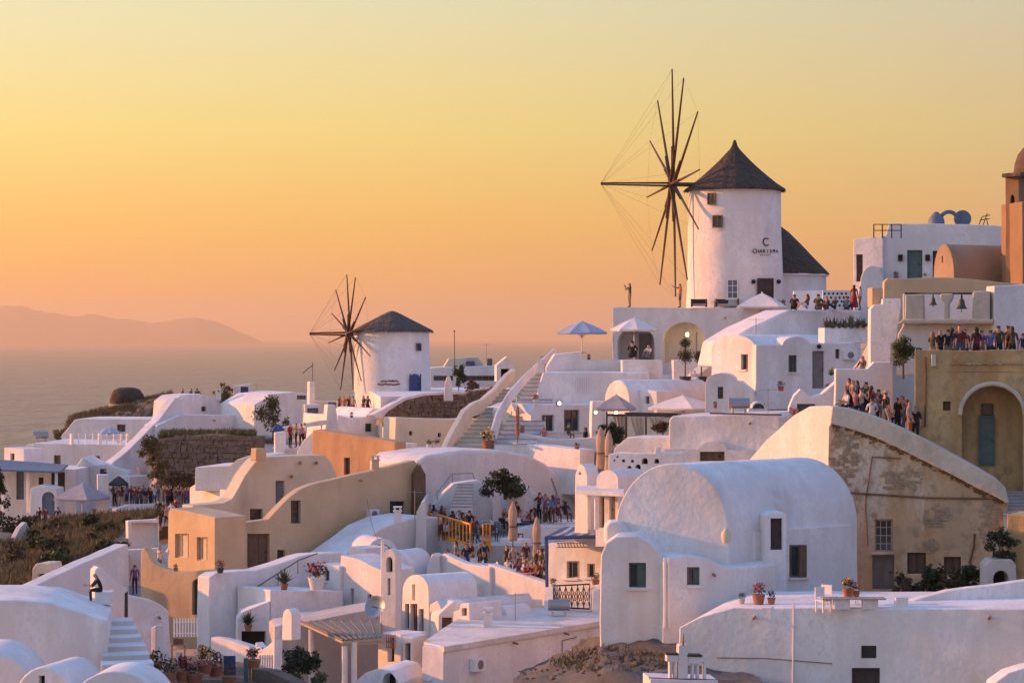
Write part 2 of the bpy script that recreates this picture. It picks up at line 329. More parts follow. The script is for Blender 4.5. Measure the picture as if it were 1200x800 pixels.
def opening(face, op, parent, rec=.12, off=0.0):
    """fills one recess: a window (> frame, pane, sill) or a door (> frame, handle)"""
    kind, x0, y0, x1, y1 = op[:5]; o = op[5] if len(op) > 5 else {}
    ar = o.get('arch', 0); fmn = o.get('frame', 'wood_grey'); q = face.pt
    c0, c1 = q(x0, (y0+y1)/2, off-rec), q(x1, (y0+y1)/2, off-rec)
    zt, zb = q((x0+x1)/2, y0, off-rec).z, q((x0+x1)/2, y1, off-rec).z
    w = (c1-c0).length; h = zt-zb; u = (c1-c0).normalized(); n = face.n; t = min(.07, w*.1)
    mid = Vector(((c0.x+c1.x)/2, (c0.y+c1.y)/2, (zt+zb)/2))
    B_ = lambda mb, a0, a1, b0, b1, dn, th: mb.box(mid + u*((a0+a1)/2) + Vector((0, 0, (b0+b1)/2)) + n*dn, u*((a1-a0)/2), n*th, Vector((0, 0, (b1-b0)/2)))
    fill = [face.pt(x, y, off-rec) for x, y in px_shape(x0, y0, x1, y1, ar)]
    def panel(name, m, par, dn, th):
        k = len(fill); V = [p + n*dn for p in fill] + [p + n*(dn-th) for p in fill]
        return mk(name, V, [tuple(range(k))[::-1], tuple(range(k, 2*k))] + [(i, (i+1) % k, k+(i+1) % k, k+i) for i in range(k)], m, par)
    if kind == 'win':
        mb = MB(); B_(mb, -w/2, -w/2+t, -h/2, h/2, .02, .03); B_(mb, w/2-t, w/2, -h/2, h/2, .02, .03); B_(mb, -w/2+t, w/2-t, -h/2, -h/2+t, .02, .03)
        if not ar: B_(mb, -w/2+t, w/2-t, h/2-t, h/2, .02, .03)
        nx, ny = o.get('m', (2, 1))
        for i in range(1, nx): B_(mb, -w/2+w*i/nx-.02, -w/2+w*i/nx+.02, -h/2+t, h/2-t, .021, .02)
        for j in range(1, ny): B_(mb, -w/2+t, w/2-t, -h/2+h*j/ny-.02, -h/2+h*j/ny+.02, .022, .02)
        wd = mb.build('window', fmn, parent)
        panel('pane', o.get('pane', 'glass'), wd, -.02, .02)
        if o.get('sill', True):
            sb = MB(); sb.box(mid + Vector((0, 0, -h/2-.045)) + n*(rec*.5+.05), u*(w/2+.1), n*(rec*.5+.07), Vector((0, 0, .04))); sb.build('sill', o.get('sillm', 'white'), wd)
        if o.get('shutter'):
            sb = MB(); B_(sb, w*.02, w/2-.02, -h/2+.02, h/2-.02, rec+.03 if o.get('out') else .07, .02); sb.build('shutter', o['shutter'], wd)
        return wd
    if kind == 'door':
        d = panel('door', o.get('mat', 'grey_door'), parent, 0, .05)
        mb = MB(); B_(mb, -w/2, -w/2+t, -h/2, h/2, .03, .04); B_(mb, w/2-t, w/2, -h/2, h/2, .03, .04)
        if not ar: B_(mb, -w/2+t, w/2-t, h/2-t, h/2, .03, .04)
        mb.build('frame', o.get('frame', o.get('mat', 'grey_door')), d)
        hb = MB(); B_(hb, w*.28, w*.34, -.03, .03, .05, .05); hb.build('handle', 'black_metal', d)
        if o.get('split', True) and not ar:
            mb = MB(); B_(mb, -.012, .012, -h/2, h/2-t, .012, .015); B_(mb, -w/2+t, w/2-t, -.02, .05, .011, .012); mb.build('rail', o.get('mat', 'grey_door'), d)
        return d
    if kind == 'gap': return None
def B(name, cat, label, face, outline, ext, m='white', ops=(), group=None, bevel=.09, part='wall', parent=None, foot=True, hd=.28, off=0.0, seg=2, skew=None):
    """a building: an Empty at its foot with a wall part, windows and doors; with parent, one more part of that building"""
    pts = [face.pt(x, y, off) for x, y in outline]
    if parent is None:
        lo = min(p.z for p in pts); c = sum(pts, Vector())/len(pts)
        parent = thing(name, label, cat, Vector((c.x, c.y, lo)), group)
    holes = [px_shape(*op[1:5], (op[5] if len(op) > 5 else {}).get('arch', 0)) for op in ops]
    prism(part, face, outline, ext, m, parent, holes, bevel, hd, off, foot, seg, skew=skew)
    for op in ops: opening(face, op, parent, rec=min(.20, hd-.06), off=off)
    return parent
def mounted(face, op, parent, proud=.05):
    """a window or door set on a side wall, its surround standing a little proud"""
    kind, x0, y0, x1, y1 = op[:5]; o = op[5] if len(op) > 5 else {}
    return opening(face, op, parent, rec=-proud)
def ptbox(face, x0, y0, x1, y1, ext, off=0.0): return [(x0, y1), (x0, y0), (x1, y0), (x1, y1)]
# ================================================================ THE SETTING
SEA_Z = 0.0
ss = 90000.0
sea = tag(mk('sea', [(-ss, -2000, 0), (ss, -2000, 0), (ss, ss, 0), (-ss, ss, 0)], [(0, 1, 2, 3)], 'white', local=True), kind='structure')
def sea_material():
    m = bpy.data.materials.new('sea_water'); m.use_nodes = True; N, L = m.node_tree.nodes, m.node_tree.links; b = N['Principled BSDF']
    b.inputs['Base Color'].default_value = (.05, .03, .06, 1); b.inputs['Specular IOR Level'].default_value = .3; b.inputs['Roughness'].default_value = .3; b.inputs['IOR'].default_value = 1.33
    g = N.new('ShaderNodeNewGeometry')
    hs = []
    for sc, st, w in ((.035, (1, .35, 1), 1.6), (.15, (1, .4, 1), .5), (.006, (1, .3, 1), 5.0)):
        v = N.new('ShaderNodeVectorMath'); v.operation = 'MULTIPLY'; v.inputs[1].default_value = st; L.new(g.outputs['Position'], v.inputs[0])
        n = N.new('ShaderNodeTexNoise'); n.inputs['Scale'].default_value = sc; n.inputs['Detail'].default_value = 5; L.new(v.outputs[0], n.inputs['Vector'])
        k = N.new('ShaderNodeMath'); k.operation = 'MULTIPLY'; k.inputs[1].default_value = w; L.new(n.outputs[0], k.inputs[0]); hs.append(k.outputs[0])
    a = N.new('ShaderNodeMath'); L.new(hs[0], a.inputs[0]); L.new(hs[1], a.inputs[1]); a2 = N.new('ShaderNodeMath'); L.new(a.outputs[0], a2.inputs[0]); L.new(hs[2], a2.inputs[1])
    bp = N.new('ShaderNodeBump'); bp.inputs['Distance'].default_value = 6.0; bp.inputs['Strength'].default_value = 1.0; L.new(a2.outputs[0], bp.inputs['Height']); L.new(bp.outputs[0], b.inputs['Normal'])
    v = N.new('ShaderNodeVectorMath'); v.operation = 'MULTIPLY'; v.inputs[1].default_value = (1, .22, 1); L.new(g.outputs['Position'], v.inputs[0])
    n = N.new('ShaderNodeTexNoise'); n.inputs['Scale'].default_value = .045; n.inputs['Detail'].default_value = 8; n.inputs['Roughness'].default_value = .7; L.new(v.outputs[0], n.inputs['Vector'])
    r = N.new('ShaderNodeMapRange'); r.inputs[1].default_value = .40; r.inputs[2].default_value = .66; r.inputs[3].default_value = .10; r.inputs[4].default_value = .60; L.new(n.outputs[0], r.inputs[0]); L.new(r.outputs[0], b.inputs['Specular IOR Level'])  # imitated glints: patchy noise painted into the water's specular level
    return m
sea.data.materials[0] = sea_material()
# far island ridge
def island(name, prof, d0, depth):
    V, Fc = [], []; nx = 220; ny = 18
    xs = [p[0] for p in prof]; ys = [p[1] for p in prof]
    for j in range(ny+1):
        t = j/ny; d = d0 + depth*(t-.5); k = math.sin(math.pi*t)**.8
        for i in range(nx+1):
            x = xs[0] + (xs[-1]-xs[0])*i/nx; h = CZ + (HZ-np.interp(x, xs, ys))/FPX*d0
            jit = sum(math.sin(x*f + t*g + f*7)*a for f, g, a in ((.13, 9, .02), (.31, 21, .016), (.77, 33, .012), (1.9, 41, .01), (3.1, 60, .008))) - .03
            p = P(x, HZ, d); V.append((p.x, d, max(-3, h*k*(1 + jit) if 0 < j < ny else -3)))
    for j in range(ny):
        for i in range(nx):
            a = j*(nx+1)+i; Fc.append((a, a+1, a+nx+2, a+nx+1))
    o = mk(name, V, Fc, 'earth', local=True, smooth=60); return tag(o, kind='structure')
island('hills', [(-260, 380), (-140, 366), (-60, 359), (0, 357), (25, 358), (60, 366), (85, 370), (105, 367), (130, 372), (155, 374), (175, 378), (205, 374), (232, 371), (255, 377), (275, 386), (297, 395), (304, 399), (312, 404)], 45000, 9000)

# ================================================================ BUILDINGS, far to near
# ---- low houses behind the small mill
h = B('long_house', 'house', 'long low white house with dark window band behind the small windmill', Face(504, 206, 3), [(504, 470), (504, 431), (582, 428), (582, 470)], 6, ops=[('win', 508, 440, 531, 446, {'m': (4, 1), 'sill': False}), ('win', 536, 440, 580, 446, {'m': (6, 1), 'sill': False})])
B('', '', '', Face(522, 207.5, 3), [(520, 430), (526, 420), (560, 418), (568, 430)], 3, 'sage', parent=h, part='roof')
B('', '', '', Face(545, 206.8, 3), [(545, 428), (546, 423), (556, 423), (557, 428)], .6, 'blue_paint', parent=h, part='skylight', foot=False)
B('', '', '', Face(571, 207, 3), [(571, 429), (571, 420), (577, 420), (577, 429)], 1, 'brown_stone', parent=h, part='chimney', foot=False)
h = B('bell_gate', 'gate', 'small white gabled gateway at the head of the yellow stair wall', Face(582, 178, 8), [(582, 447), (582, 428), (594, 418), (603, 427), (603, 447)], 1.2, ops=[('gap', 587, 432, 597, 447)], hd=1.0)
# ---- houses on the far left
h = B('terrace_house', 'house', 'white house under the grassy mound with a flat roof terrace', Face(72, 212, -6), [(72, 530), (72, 510), (88, 491), (176, 491), (178, 530)], 7, ops=[('win', 137, 497, 147, 506, {'m': (2, 1)})])
h = B('flat_roofed_house', 'house', 'white flat roofed house with one tall dark window facing the sea', Face(38, 200, -8), [(38, 600), (38, 519), (150, 521), (156, 600)], 9, ops=[('win', 63, 533, 71, 548, {'m': (1, 2)}), ('win', 108, 534, 117, 539, {'sill': False})])
B('', '', '', Face(12, 201, -8), [(11, 560), (11, 531), (26, 528), (33, 520), (38, 520), (38, 560)], 5, parent=h, part='side_wall')
h = B('sloped_wall', 'wall', 'broad white ramp wall climbing from the square blue window to the roof terrace', F2(125, 190, 214, 197), [(125, 552), (133, 541), (150, 528), (168, 510), (186, 492), (206, 466), (216, 466), (216, 514), (192, 512), (176, 528), (158, 552)], .9)
h = B('terrace_wall', 'wall', 'long plain white retaining wall above the dark stone terraces', F2(183, 194, 299, 200), [(183, 516), (184, 498), (212, 486), (298, 486), (298, 516)], 2.0)
h = B('roof_terrace', 'house', 'white roof terrace house with a low parapet beside the small blue door', F2(200, 199, 300, 206), [(200, 500), (203, 470), (212, 463), (234, 461), (262, 469), (302, 470), (302, 500)], 2.5, ops=[('win', 236, 476, 242, 482, {'sill': False})])
h = B('stair_hut', 'hut', 'small white stair hut with a blue door on the roof terrace', Face(274, 204, 4), [(274, 480), (274, 452), (294, 450), (295, 480)], 2.4, ops=[('door', 282, 453, 291, 474, {'mat': 'blue_paint', 'split': False})])
h = B('low_blue_house', 'house', 'bluish white flat house between the feathery tree and the small windmill', F2(298, 196, 366, 199), [(298, 510), (298, 474), (318, 462), (345, 459), (366, 462), (366, 510)], 6, ops=[('win', 348, 463, 359, 468, {'sill': False})])
h = B('mill_yard_wall', 'wall', 'pale yard wall at the foot of the small windmill', F2(362, 193, 420, 193), [(362, 510), (362, 470), (420, 470), (420, 510)], 1, ops=[('door', 384, 455+16, 394, 486, {'mat': 'grey_door', 'split': False})])
h = B('slim_chimney', 'chimney', 'slim white chimney with a sunlit flank beside the small windmill', Face(362, 190, 30), [(362, 500), (363, 447), (369, 447), (370, 500)], .5)
h = B('louvred_hut', 'hut', 'small pale hut with louvred door beside the slim chimney', Face(357, 187, 10), [(357, 505), (357, 474), (376, 474), (376, 505)], 2, 'white', ops=[('door', 360, 478, 373, 498, {'mat': 'blue_grey'})])
# ---- left foot of the hill: veranda house, awnings
h = B('veranda_house', 'house', 'white house with three dark doorways beneath a grey blue veranda roof', Face(-20, 186, -4), [(-20, 640), (-20, 548), (88, 550), (92, 640)], 6, ops=[('door', 19, 552, 28, 585, {'mat': 'blue_grey'}), ('door', 45, 559, 51, 571, {'mat': 'wood_dark'}), ('door', 60, 553, 76, 578, {'mat': 'wood_dark'})])
vr = MB(); a0, a1, b0, b1 = P(-25, 538, 187), P(80, 546, 186), P(-25, 551, 182.5), P(70, 554, 182)
up = Vector((0, 0, .12)); vr.v += [a0, a1, b1, b0, a0+up, a1+up, b1+up, b0+up]; vr.f += [(0, 1, 2, 3), (7, 6, 5, 4), (0, 4, 5, 1), (1, 5, 6, 2), (2, 6, 7, 3), (3, 7, 4, 0)]
vr.build('roof', 'blue_grey', h)
for x in (4, 33, 66):
    MB().bar(P(x, 552, 182.6), P(x, 600, 182.6), .12, seg=8).build('post', 'white', h)
h = B('arched_niche_house', 'house', 'low white wall with a blue arched door beside the grey awning', Face(33, 181, -6), [(33, 640), (36, 572), (46, 568), (66, 572), (68, 640)], 2, ops=[('door', 49, 576, 64, 604, {'mat': 'blue_grey', 'arch': 7})])
h = B('lumpy_white_house', 'house', 'rounded white house with a knobbly roofline behind the grey awning', F2(76, 190, 150, 190), [(76, 620), (78, 566), (84, 552), (90, 545), (96, 536), (104, 541), (112, 545), (124, 543), (140, 549), (152, 552), (156, 620)], 5, ops=[('win', 117, 549, 125, 559, {'pane': 'blue_paint', 'sill': False})], bevel=.2)
h = B('white_pillar', 'pillar', 'tall plain white pillar between the grey awning and the crowd', Face(113, 180, 12), [(113, 640), (114, 556), (127, 556), (129, 640)], .9)
h = B('white_step_wall', 'wall', 'low white wall on which the crowd of sunset watchers leans', F2(134, 176, 188, 180), [(134, 640), (137, 596), (152, 591), (186, 590), (188, 640)], .5)
h = B('terrace_parapet', 'wall', 'low white parapet above the brown scrub slope', F2(37, 172, 118, 174), [(37, 660), (38, 613), (78, 608), (104, 604), (118, 606), (118, 660)], .5)
h = B('white_cube_house', 'house', 'white block with a small round porthole below the pale blue roof', F2(150, 150, 186, 151), [(150, 690), (150, 610), (186, 608), (188, 690)], .5, ops=[('gap', 154, 612, 185, 640)], hd=.4)
h.children[0].data.materials[1] = M['white']
# ---- dark stone terraces left
def rubble_wall(name, label, face, outline, ext, n, size, mats=('rubble', 'mortar'), cat='wall', group=None):
    """a rubble wall: a mortar core with uneven stones standing proud, the stones joined because they are only a few pixels each"""
    root = B(name, cat, label, face, outline, ext, mats[1], bevel=.05)
    pts = [face.pt(x, y) for x, y in outline]; uz = [face.uz(p) for p in pts]
    us = [a for a, b in uz]; zs = [b for a, b in uz]
    def inside(u, z):
        c = False
        for (x1, y1), (x2, y2) in zip(uz, uz[1:]+uz[:1]):
            if (y1 > z) != (y2 > z) and u < (x2-x1)*(z-y1)/(y2-y1)+x1: c = not c
        return c
    mb = MB(); zc = min(zs)
    while zc < max(zs):
        hh = size*random.uniform(.5, .9); u = min(us)
        while u < max(us):
            w = size*random.uniform(.6, 1.6)
            if inside(u+w/2, zc+hh/2):
                c = face.o + face.u*(u+w/2); c.z = zc+hh/2+random.uniform(-.03, .03)
                k = len(mb.v); mb.box(c + face.n*random.uniform(.0, .05), face.u*(w*.46), face.n*.1, Vector((0, 0, hh*.45)))
                for q in range(k, len(mb.v)): mb.v[q] = mb.v[q] + Vector((random.uniform(-1, 1), random.uniform(-.4, .4), random.uniform(-1, 1)))*size*.11
            u += w
        zc += hh
    tag(mb.build('stones', mats[0], root), kind='stuff')
    return root
rubble_wall('stone_terrace', 'dark dry stone terrace wall under the long white retaining wall', F2(182, 186, 300, 184), [(182, 560), (184, 514), (240, 509), (300, 512), (300, 560)], 2, 0, .45, ('rubble', 'earth'))
rubble_wall('stone_terrace', 'low reddish stone wall above the crowd of sunset watchers', F2(184, 188, 232, 187), [(184, 590), (186, 545), (226, 546), (232, 590)], 1, 0, .35, ('brown_stone', 'earth'))
# ---- pale blue vault house and sage house
h = B('blue_vault_house', 'house', 'white house with a pale blue sloping roof and sunlit side beside the sage house', Face(278, 145, -52), [(222, 600), (222, 571), (230, 566), (278, 578), (278, 600)], 6)
B('', '', '', F2(228, 147, 302, 146), [(228, 575), (229, 547), (270, 545), (278, 538), (290, 534), (304, 535), (304, 575)], 5, 'white', parent=h, part='upper_wall')
B('', '', '', Face(290, 143.5, 0), arc(289, 297, 552, 541, 6)+[(297, 560), (289, 560)], .3, parent=h, part='belfry', foot=False, ops=[('gap', 291, 546, 295, 556)], hd=.25)
sage = B('sage_house', 'house', 'sage grey plaster house with a curved buttress and one narrow dark door', F2(226, 139, 400, 145), [(224, 640), (226, 592), (262, 589), (272, 584), (280, 571), (288, 556), (298, 543), (304, 537), (318, 535), (380, 533), (388, 541), (396, 560), (412, 572), (412, 640)], 1.3, 'sage', ops=[('door', 323, 563, 333.5, 590, {'mat': 'blue_grey', 'split': False}), ('win', 293, 596, 308, 609, {'m': (1, 1), 'pane': 'glass', 'frame': 'wood_dark'})])
B('', '', '', F2(300, 140.5, 313, 141), [(300, 540), (300.5, 525), (312, 525), (313, 540)], .6, 'tan', parent=sage, part='chimney', foot=False)
for x, y in ((352, 542), (371, 542), (342, 558)):
    p = F2(226, 139, 400, 145).pt(x, y, .05); MB().bar(p, p+Vector((0, -.25, -.02)), .09, seg=8).build('drain_spout', 'terracotta', sage)
# ---- sunlit orange wall and the mill terrace
h = B('orange_wall', 'wall', 'long sunlit orange plaster wall above the tan house', Face(463, 148, -40), [(365, 560), (366, 504), (372, 503), (463, 518), (463, 560)], ('R', 476), 'orange_plaster', ops=[('door', 403, 536, 410, 556, {'mat': 'wood_dark', 'split': False})])
h = B('white_pier', 'pillar', 'slender white gate pier beside the blue sunshade', Face(322, 156, 10), [(322, 545), (322, 507), (335, 505), (336, 545)], .8)
h = B('white_arbor_beam', 'beam', 'long pale beam laid from the gate pier to the tapered chimney', F2(330, 160, 385, 165), [(331, 501), (331, 505), (384, 497), (384, 492)], .3, foot=False, bevel=.02)
h = B('white_roof_vault', 'house', 'low white vaulted roof beside the orange wall', Face(352, 153, -20), [(346, 550), (348, 528), (356, 515), (366, 506), (372, 504), (374, 550)], 3)
h = B('tapered_chimney', 'chimney', 'tapered white chimney with sunlit flank on the mill terrace', Face(381, 166, 18), [(380, 515), (384, 474), (393, 474), (399, 515)], 1.0)
h = B('mill_terrace', 'wall', 'sunlit white terrace wall with a small recessed window below the small windmill', F2(396, 170, 458, 172), [(394, 520), (396, 486), (410, 490), (428, 488), (437, 479), (444, 478), (460, 510), (460, 520)], 6, 'white', ops=[('win', 428, 496, 436, 506, {'m': (1, 1), 'sill': False})])
stonew = rubble_wall('rubble_wall', 'curved brown rubble stone wall under the small windmill yard', F2(448, 168, 585, 176), [(448, 498), (455, 481), (478, 468), (500, 464), (540, 462), (572, 455), (586, 449), (586, 480), (560, 496)], .8, 0, .40, ('rubble', 'mortar'))
B('', '', '', F2(440, 167.4, 585, 175.6), [(436, 486), (452, 478), (476, 465), (500, 460), (542, 458), (542, 461.5), (500, 463.5), (477, 468.5), (455, 482), (447, 492)], .6, parent=stonew, part='coping', foot=False)
h = B('cream_wall', 'wall', 'cream plaster wall with two small drain holes beneath the rubble wall', F2(462, 164, 560, 167), [(462, 540), (464, 489), (540, 491), (560, 490), (560, 540)], 2, 'cream', ops=[('gap', 479.5, 505, 483.5, 510), ('gap', 513, 507, 517, 512)])
h = B('small_spire', 'finial', 'small white bell shaped finial on the rubble wall', Face(521, 170, 0), [(520, 470), (521, 450), (522.5, 446), (523, 442), (526, 440), (528, 443), (528.5, 447), (530, 452), (531, 470)], .5, bevel=.1, foot=False)
# ---- stairs
def stairway(label, x0, y0, d0, w0, x1, y1, d1, w1, n, m, riser='white'):
    a, b = P(x0, y0, d0), P(x1, y1, d1)
    root = thing('stairway', label, 'stairs', a)
    fwd = (b-a); fwd.z = 0; fl = fwd.length; fwd.normalize(); side = Vector((fwd.y, -fwd.x, 0))
    side = Vector((1, 0, 0)) if abs(side.x) < .5 else side*(1 if side.x > 0 else -1)
    for k in range(n):
        t = (k+.5)/n; c = a.lerp(b, t); hw = ((w0 + (w1-w0)*t)/2)/pxm(d0 + (d1-d0)*t); rise = (b.z-a.z)/n
        mb = MB(); mb.box(c + Vector((0, 0, -rise*.5-.5)), side*hw, fwd*(fl/n*.5), Vector((0, 0, .5+rise*.5)))
        mb.box(c + Vector((0, 0, .03)) - fwd*.04, side*hw, fwd*(fl/n*.5), Vector((0, 0, .027)))
        o = mk('step', mb.v, mb.f, [riser, m], root, fm=[0]*6+[1]*6)
    for k in range(n+1):
        c = a.lerp(b, k/n); BASES.append((c.x, c.y, c.z-1.2))
    return root
stairway('short teal stair climbing to the small windmill yard', 468, 517, 167, 26, 452, 488, 171, 18, 8, 'step_teal', 'cream')
stairway('wide stair with teal treads beside the yellow parapet', 555, 526, 152, 48, 603, 455, 168, 32, 15, 'step_teal', 'cream')
stairway('pale grey stair between white parapets next to the round wall lamp', 603, 523, 150, 48, 652, 416, 172, 34, 22, 'step_grey', 'white')
h = B('yellow_parapet', 'parapet', 'stepped yellowish stair parapet beside the teal treads', F2(522, 151, 604, 171), [(521, 528), (527, 515), (536, 498), (546, 480), (556, 472), (568, 467), (582, 455), (596, 438), (604, 432), (604, 442), (596, 452), (584, 466), (575, 478), (566, 484), (555, 488), (545, 502), (538, 517), (534, 528)], .35, 'cream')
h = B('white_parapet', 'parapet', 'white sloping parapet parting the two long stairs', F2(576, 150.5, 652, 172.5), [(575, 530), (578, 502), (584, 482), (598, 459), (615, 440), (635, 422), (651, 408), (655, 412), (640, 427), (620, 446), (604, 465), (590, 488), (584, 507), (580, 530)], .16, 'white')
# ---- white hump house in the middle
hump = B('hump_house', 'house', 'broad smooth white vault behind the upper restaurant terrace', F2(486, 141, 690, 149), [(486, 640), (488, 542), (500, 533), (545, 527), (590, 527), (618, 532), (640, 543), (658, 560), (670, 580), (680, 605), (684, 640)], 5, 'white', bevel=.35, seg=4)
B('', '', '', F2(500, 139.5, 562, 140), [(500, 640), (510, 590), (520, 578), (532, 566), (560, 562), (572, 570), (578, 590), (578, 640)], 1.2, 'white', parent=hump, part='stair_wing', bevel=.15)
mb = MB(); fr = F2(500, 139.2, 562, 139.7); q = fr.pt
mb.tube([q(512, 577), q(530, 555), q(554, 554), q(556, 562)], .03); mb.tube([q(512, 577), q(512.5, 586)], .03); mb.tube([q(530, 555), q(530, 566)], .03); mb.build('handrail', 'grey_metal', hump)
B('', '', '', F2(594, 139, 618, 139.3), [(594, 640), (594, 572), (620, 571), (640, 588), (640, 640)], 1.5, 'white', parent=hump, part='planter', bevel=.08)
mb = MB(); q = F2(640, 142, 665, 143.5).pt; mb.tube([q(646, 560), q(654, 582)], .05); mb.build('pipe', 'grey_metal', hump)
h = B('pointed_niche', 'wall', 'dark pointed wooden door panel at the corner of the tan house', Face(484, 139, 20), [(484, 640), (485, 556), (492, 543), (499, 556), (500, 640)], .5, 'wood_brown', bevel=.03)
# lit wall
h = B('sunlit_wall', 'wall', 'sunlit white wall running below the twin window house', Face(680, 146.5, -46), [(588, 575), (590, 516), (600, 518), (680, 527), (680, 580)], ('R', 697), 'white')
h = B('lounge_wall', 'wall', 'low white parapet in front of the twin window house', F2(608, 151.5, 700, 150), [(608, 530), (608, 507), (650, 515), (700, 512), (700, 530)], .5, 'white')
twin = B('twin_window_house', 'house', 'white house with two grey windows and a round wall lamp', F2(620, 155, 712, 158), [(621, 530), (622, 483), (628, 474), (700, 474), (712, 470), (712, 530)], 5, 'white', ops=[('win', 635, 486, 649, 505, {'m': (2, 1)}), ('win', 661, 480, 679, 505, {'m': (2, 1)})])
B('', '', '', F2(623, 160, 762, 159.2), [(624, 490), (630, 455), (636, 436), (760, 436), (764, 490)], 3, 'white', parent=twin, part='upper_wall', bevel=.2)
q = F2(620, 155, 712, 158).pt
for k in range(7):
    p0 = F2(623, 160, 762, 159.2).pt(673+2.6*k, 441, .12); p1 = F2(623, 160, 762, 159.2).pt(673+2.6*k, 459, .12)
    MB().bar(p0, p1, .025).build('vent_bar', 'white_paint', twin)
def wall_lamp(label, face, x, y, r, m, ring='black_metal'):
    c = face.pt(x, y, .06); o = thing('wall_lamp', label, 'lamp', c)
    mb = MB(); seg = 14; mb.bar(c - face.n*.08, c + face.n*.04, r*1.25, seg=seg); mb.build('housing', ring, o)
    mb = MB(); mb.bar(c + face.n*.042, c + face.n*.10, r, r*.8, seg=seg); mb.build('lens', m, o); return o
wall_lamp('round lit wall lamp on the twin window house', F2(620, 155, 712, 158), 655, 472.5, .14, 'lamp_white')
# terrace tiers above
h = B('upper_terrace', 'wall', 'white terrace wall under the pale blue sunshade', F2(640, 163, 792, 163), [(638, 460), (640, 430), (650, 415), (682, 412), (684, 422), (728, 422), (730, 460)], 5, 'white')
h = B('planter_terrace', 'wall', 'white terrace wall where two guests sit beneath the white sunshade', F2(728, 160, 792, 160), [(729, 460), (729, 422), (776, 422), (777, 440), (792, 440), (792, 460)], 4, 'white')
h = B('topiary_terrace', 'wall', 'pale terrace wall behind the two ball topiaries', F2(788, 158, 824, 158), [(789, 470), (789, 422), (824, 421), (826, 470)], 2, 'white')
# arcade under the mill
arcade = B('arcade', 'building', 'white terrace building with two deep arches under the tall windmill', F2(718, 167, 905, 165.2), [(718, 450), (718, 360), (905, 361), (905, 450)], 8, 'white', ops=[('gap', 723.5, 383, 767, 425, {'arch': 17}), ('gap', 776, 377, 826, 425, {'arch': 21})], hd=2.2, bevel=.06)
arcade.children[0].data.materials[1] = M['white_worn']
mounted(F2(718, 169.15, 905, 167.35), ('door', 749, 391, 763, 425, {'mat': 'grey_door', 'split': False}), arcade); mounted(F2(718, 169.15, 905, 167.35), ('door', 816, 389, 826, 420, {'mat': 'grey_door', 'split': False}), arcade)
def lantern(label, p, s=1.0):
    o = thing('lantern', label, 'lantern', p)
    MB().box(p+Vector((0, 0, .14*s)), (.09*s, 0, 0), (0, .09*s, 0), (0, 0, .14*s)).build('lamp_glass', 'lamp_glow', o)
    mb = MB(); mb.box(p+Vector((0, 0, .30*s)), (.12*s, 0, 0), (0, .12*s, 0), (0, 0, .02*s)); mb.box(p+Vector((0, 0, -.02*s)), (.11*s, 0, 0), (0, .11*s, 0), (0, 0, .02*s)); mb.bar(p+Vector((0, 0, .3*s)), p+Vector((0, .45*s, .42*s)), .02*s); mb.build('cap', 'black_metal', o)
    l = bpy.data.lights.new('lantern_light', 'POINT'); l.energy = 18*s; l.color = (1, .6, .25); l.shadow_soft_size = .12; lo = bpy.data.objects.new('lantern_light', l); col.objects.link(lo); lo.parent = o; lo.location = (0, -.35, .1)
    return o
lantern('glowing lantern inside the larger arch under the tall windmill', P(805.5, 394, 166.6), .9)
# sunbed roof, arbors
def vault(name, cat, label, face, outline, ext, m='white', ops=(), **k): return B(name, cat, label, face, outline, ext, m, ops, **k)
h = vault('low_vault', 'house', 'low smooth white vault with a sunlit gable below the ball topiaries', Face(738, 148, -55), [(708, 500)] + arc(708, 738, 470, 445, 10) + [(738, 500)], ('R', 835), bevel=.2)
h = B('ramp_wall', 'wall', 'white curved stair wall rising beside the low vault to the arched house', F2(770, 149, 835, 154), [(770, 500), (782, 478), (800, 458), (822, 438), (838, 424), (850, 420), (850, 500)], 1.0, 'white', bevel=.15)
# arched houses right of centre
ah = Face(887, 141, -50)
arched = B('corner_house', 'house', 'white corner house with sunlit left wall and two small curved gables', ah, [(833, 500), (834, 410)] + arc(834, 886, 410, 392, 10) + [(886, 500)], ('R', 1003), 'white', ops=[('win', 883-0.1-12+12-0, 416, 892-.1-0, 432)] if 0 else [('win', 873-5, 415, 876.5, 433, {'m': (2, 1)})])
hf = Face(886.3, 140.95, 52-38+0) if 0 else Face(886.2, 140.9, 52)
ff = Face(886, 140.6, 12)
B('', '', '', ff, [(886, 480), (886, 404)] + arc(917, 950, 404, 394, 8) + [(952, 402), (1003, 401), (1003, 480)], 3.5, 'white', parent=arched, part='front_wall', ops=[('win', 924, 416, 934, 436, {'m': (2, 1)}), ('door', 952, 411, 966, 455, {'mat': 'grey_door', 'split': False}), ('win', 979, 409, 984, 420, {'m': (1, 1), 'sill': False})])
p = ff.pt(960, 406, .12); mb = MB(); mb.bar(p+Vector((0, .1, 0)), p+Vector((0, -.05, 0)), .13, seg=10); mb.build('vent', 'black_metal', arched)
B('', '', '', F2(845, 145.5, 1010, 150), [(845, 430), (852, 400), (880, 383), (925, 363), (1010, 363), (1010, 430)], 3, 'white', parent=arched, part='back_wall', bevel=.3)
h = B('agave_planter', 'planter', 'long white planter wall full of agaves above the corner house', F2(966, 143, 1016, 143.5), [(966, 402), (966, 384), (1016, 385), (1016, 402)], 1.2, 'white', foot=False)
fl = Face(848, 138, -8)
h = B('small_gable_house', 'house', 'small white lodge with a curved sunlit gable and one narrow window', fl, [(826, 500), (827, 447)] + arc(828, 862, 447, 437, 8) + [(868, 447), (882, 458), (890, 500)], 3, 'white', ops=[('win', 841, 453, 847.5, 467, {'m': (1, 1), 'sill': False})], bevel=.12)
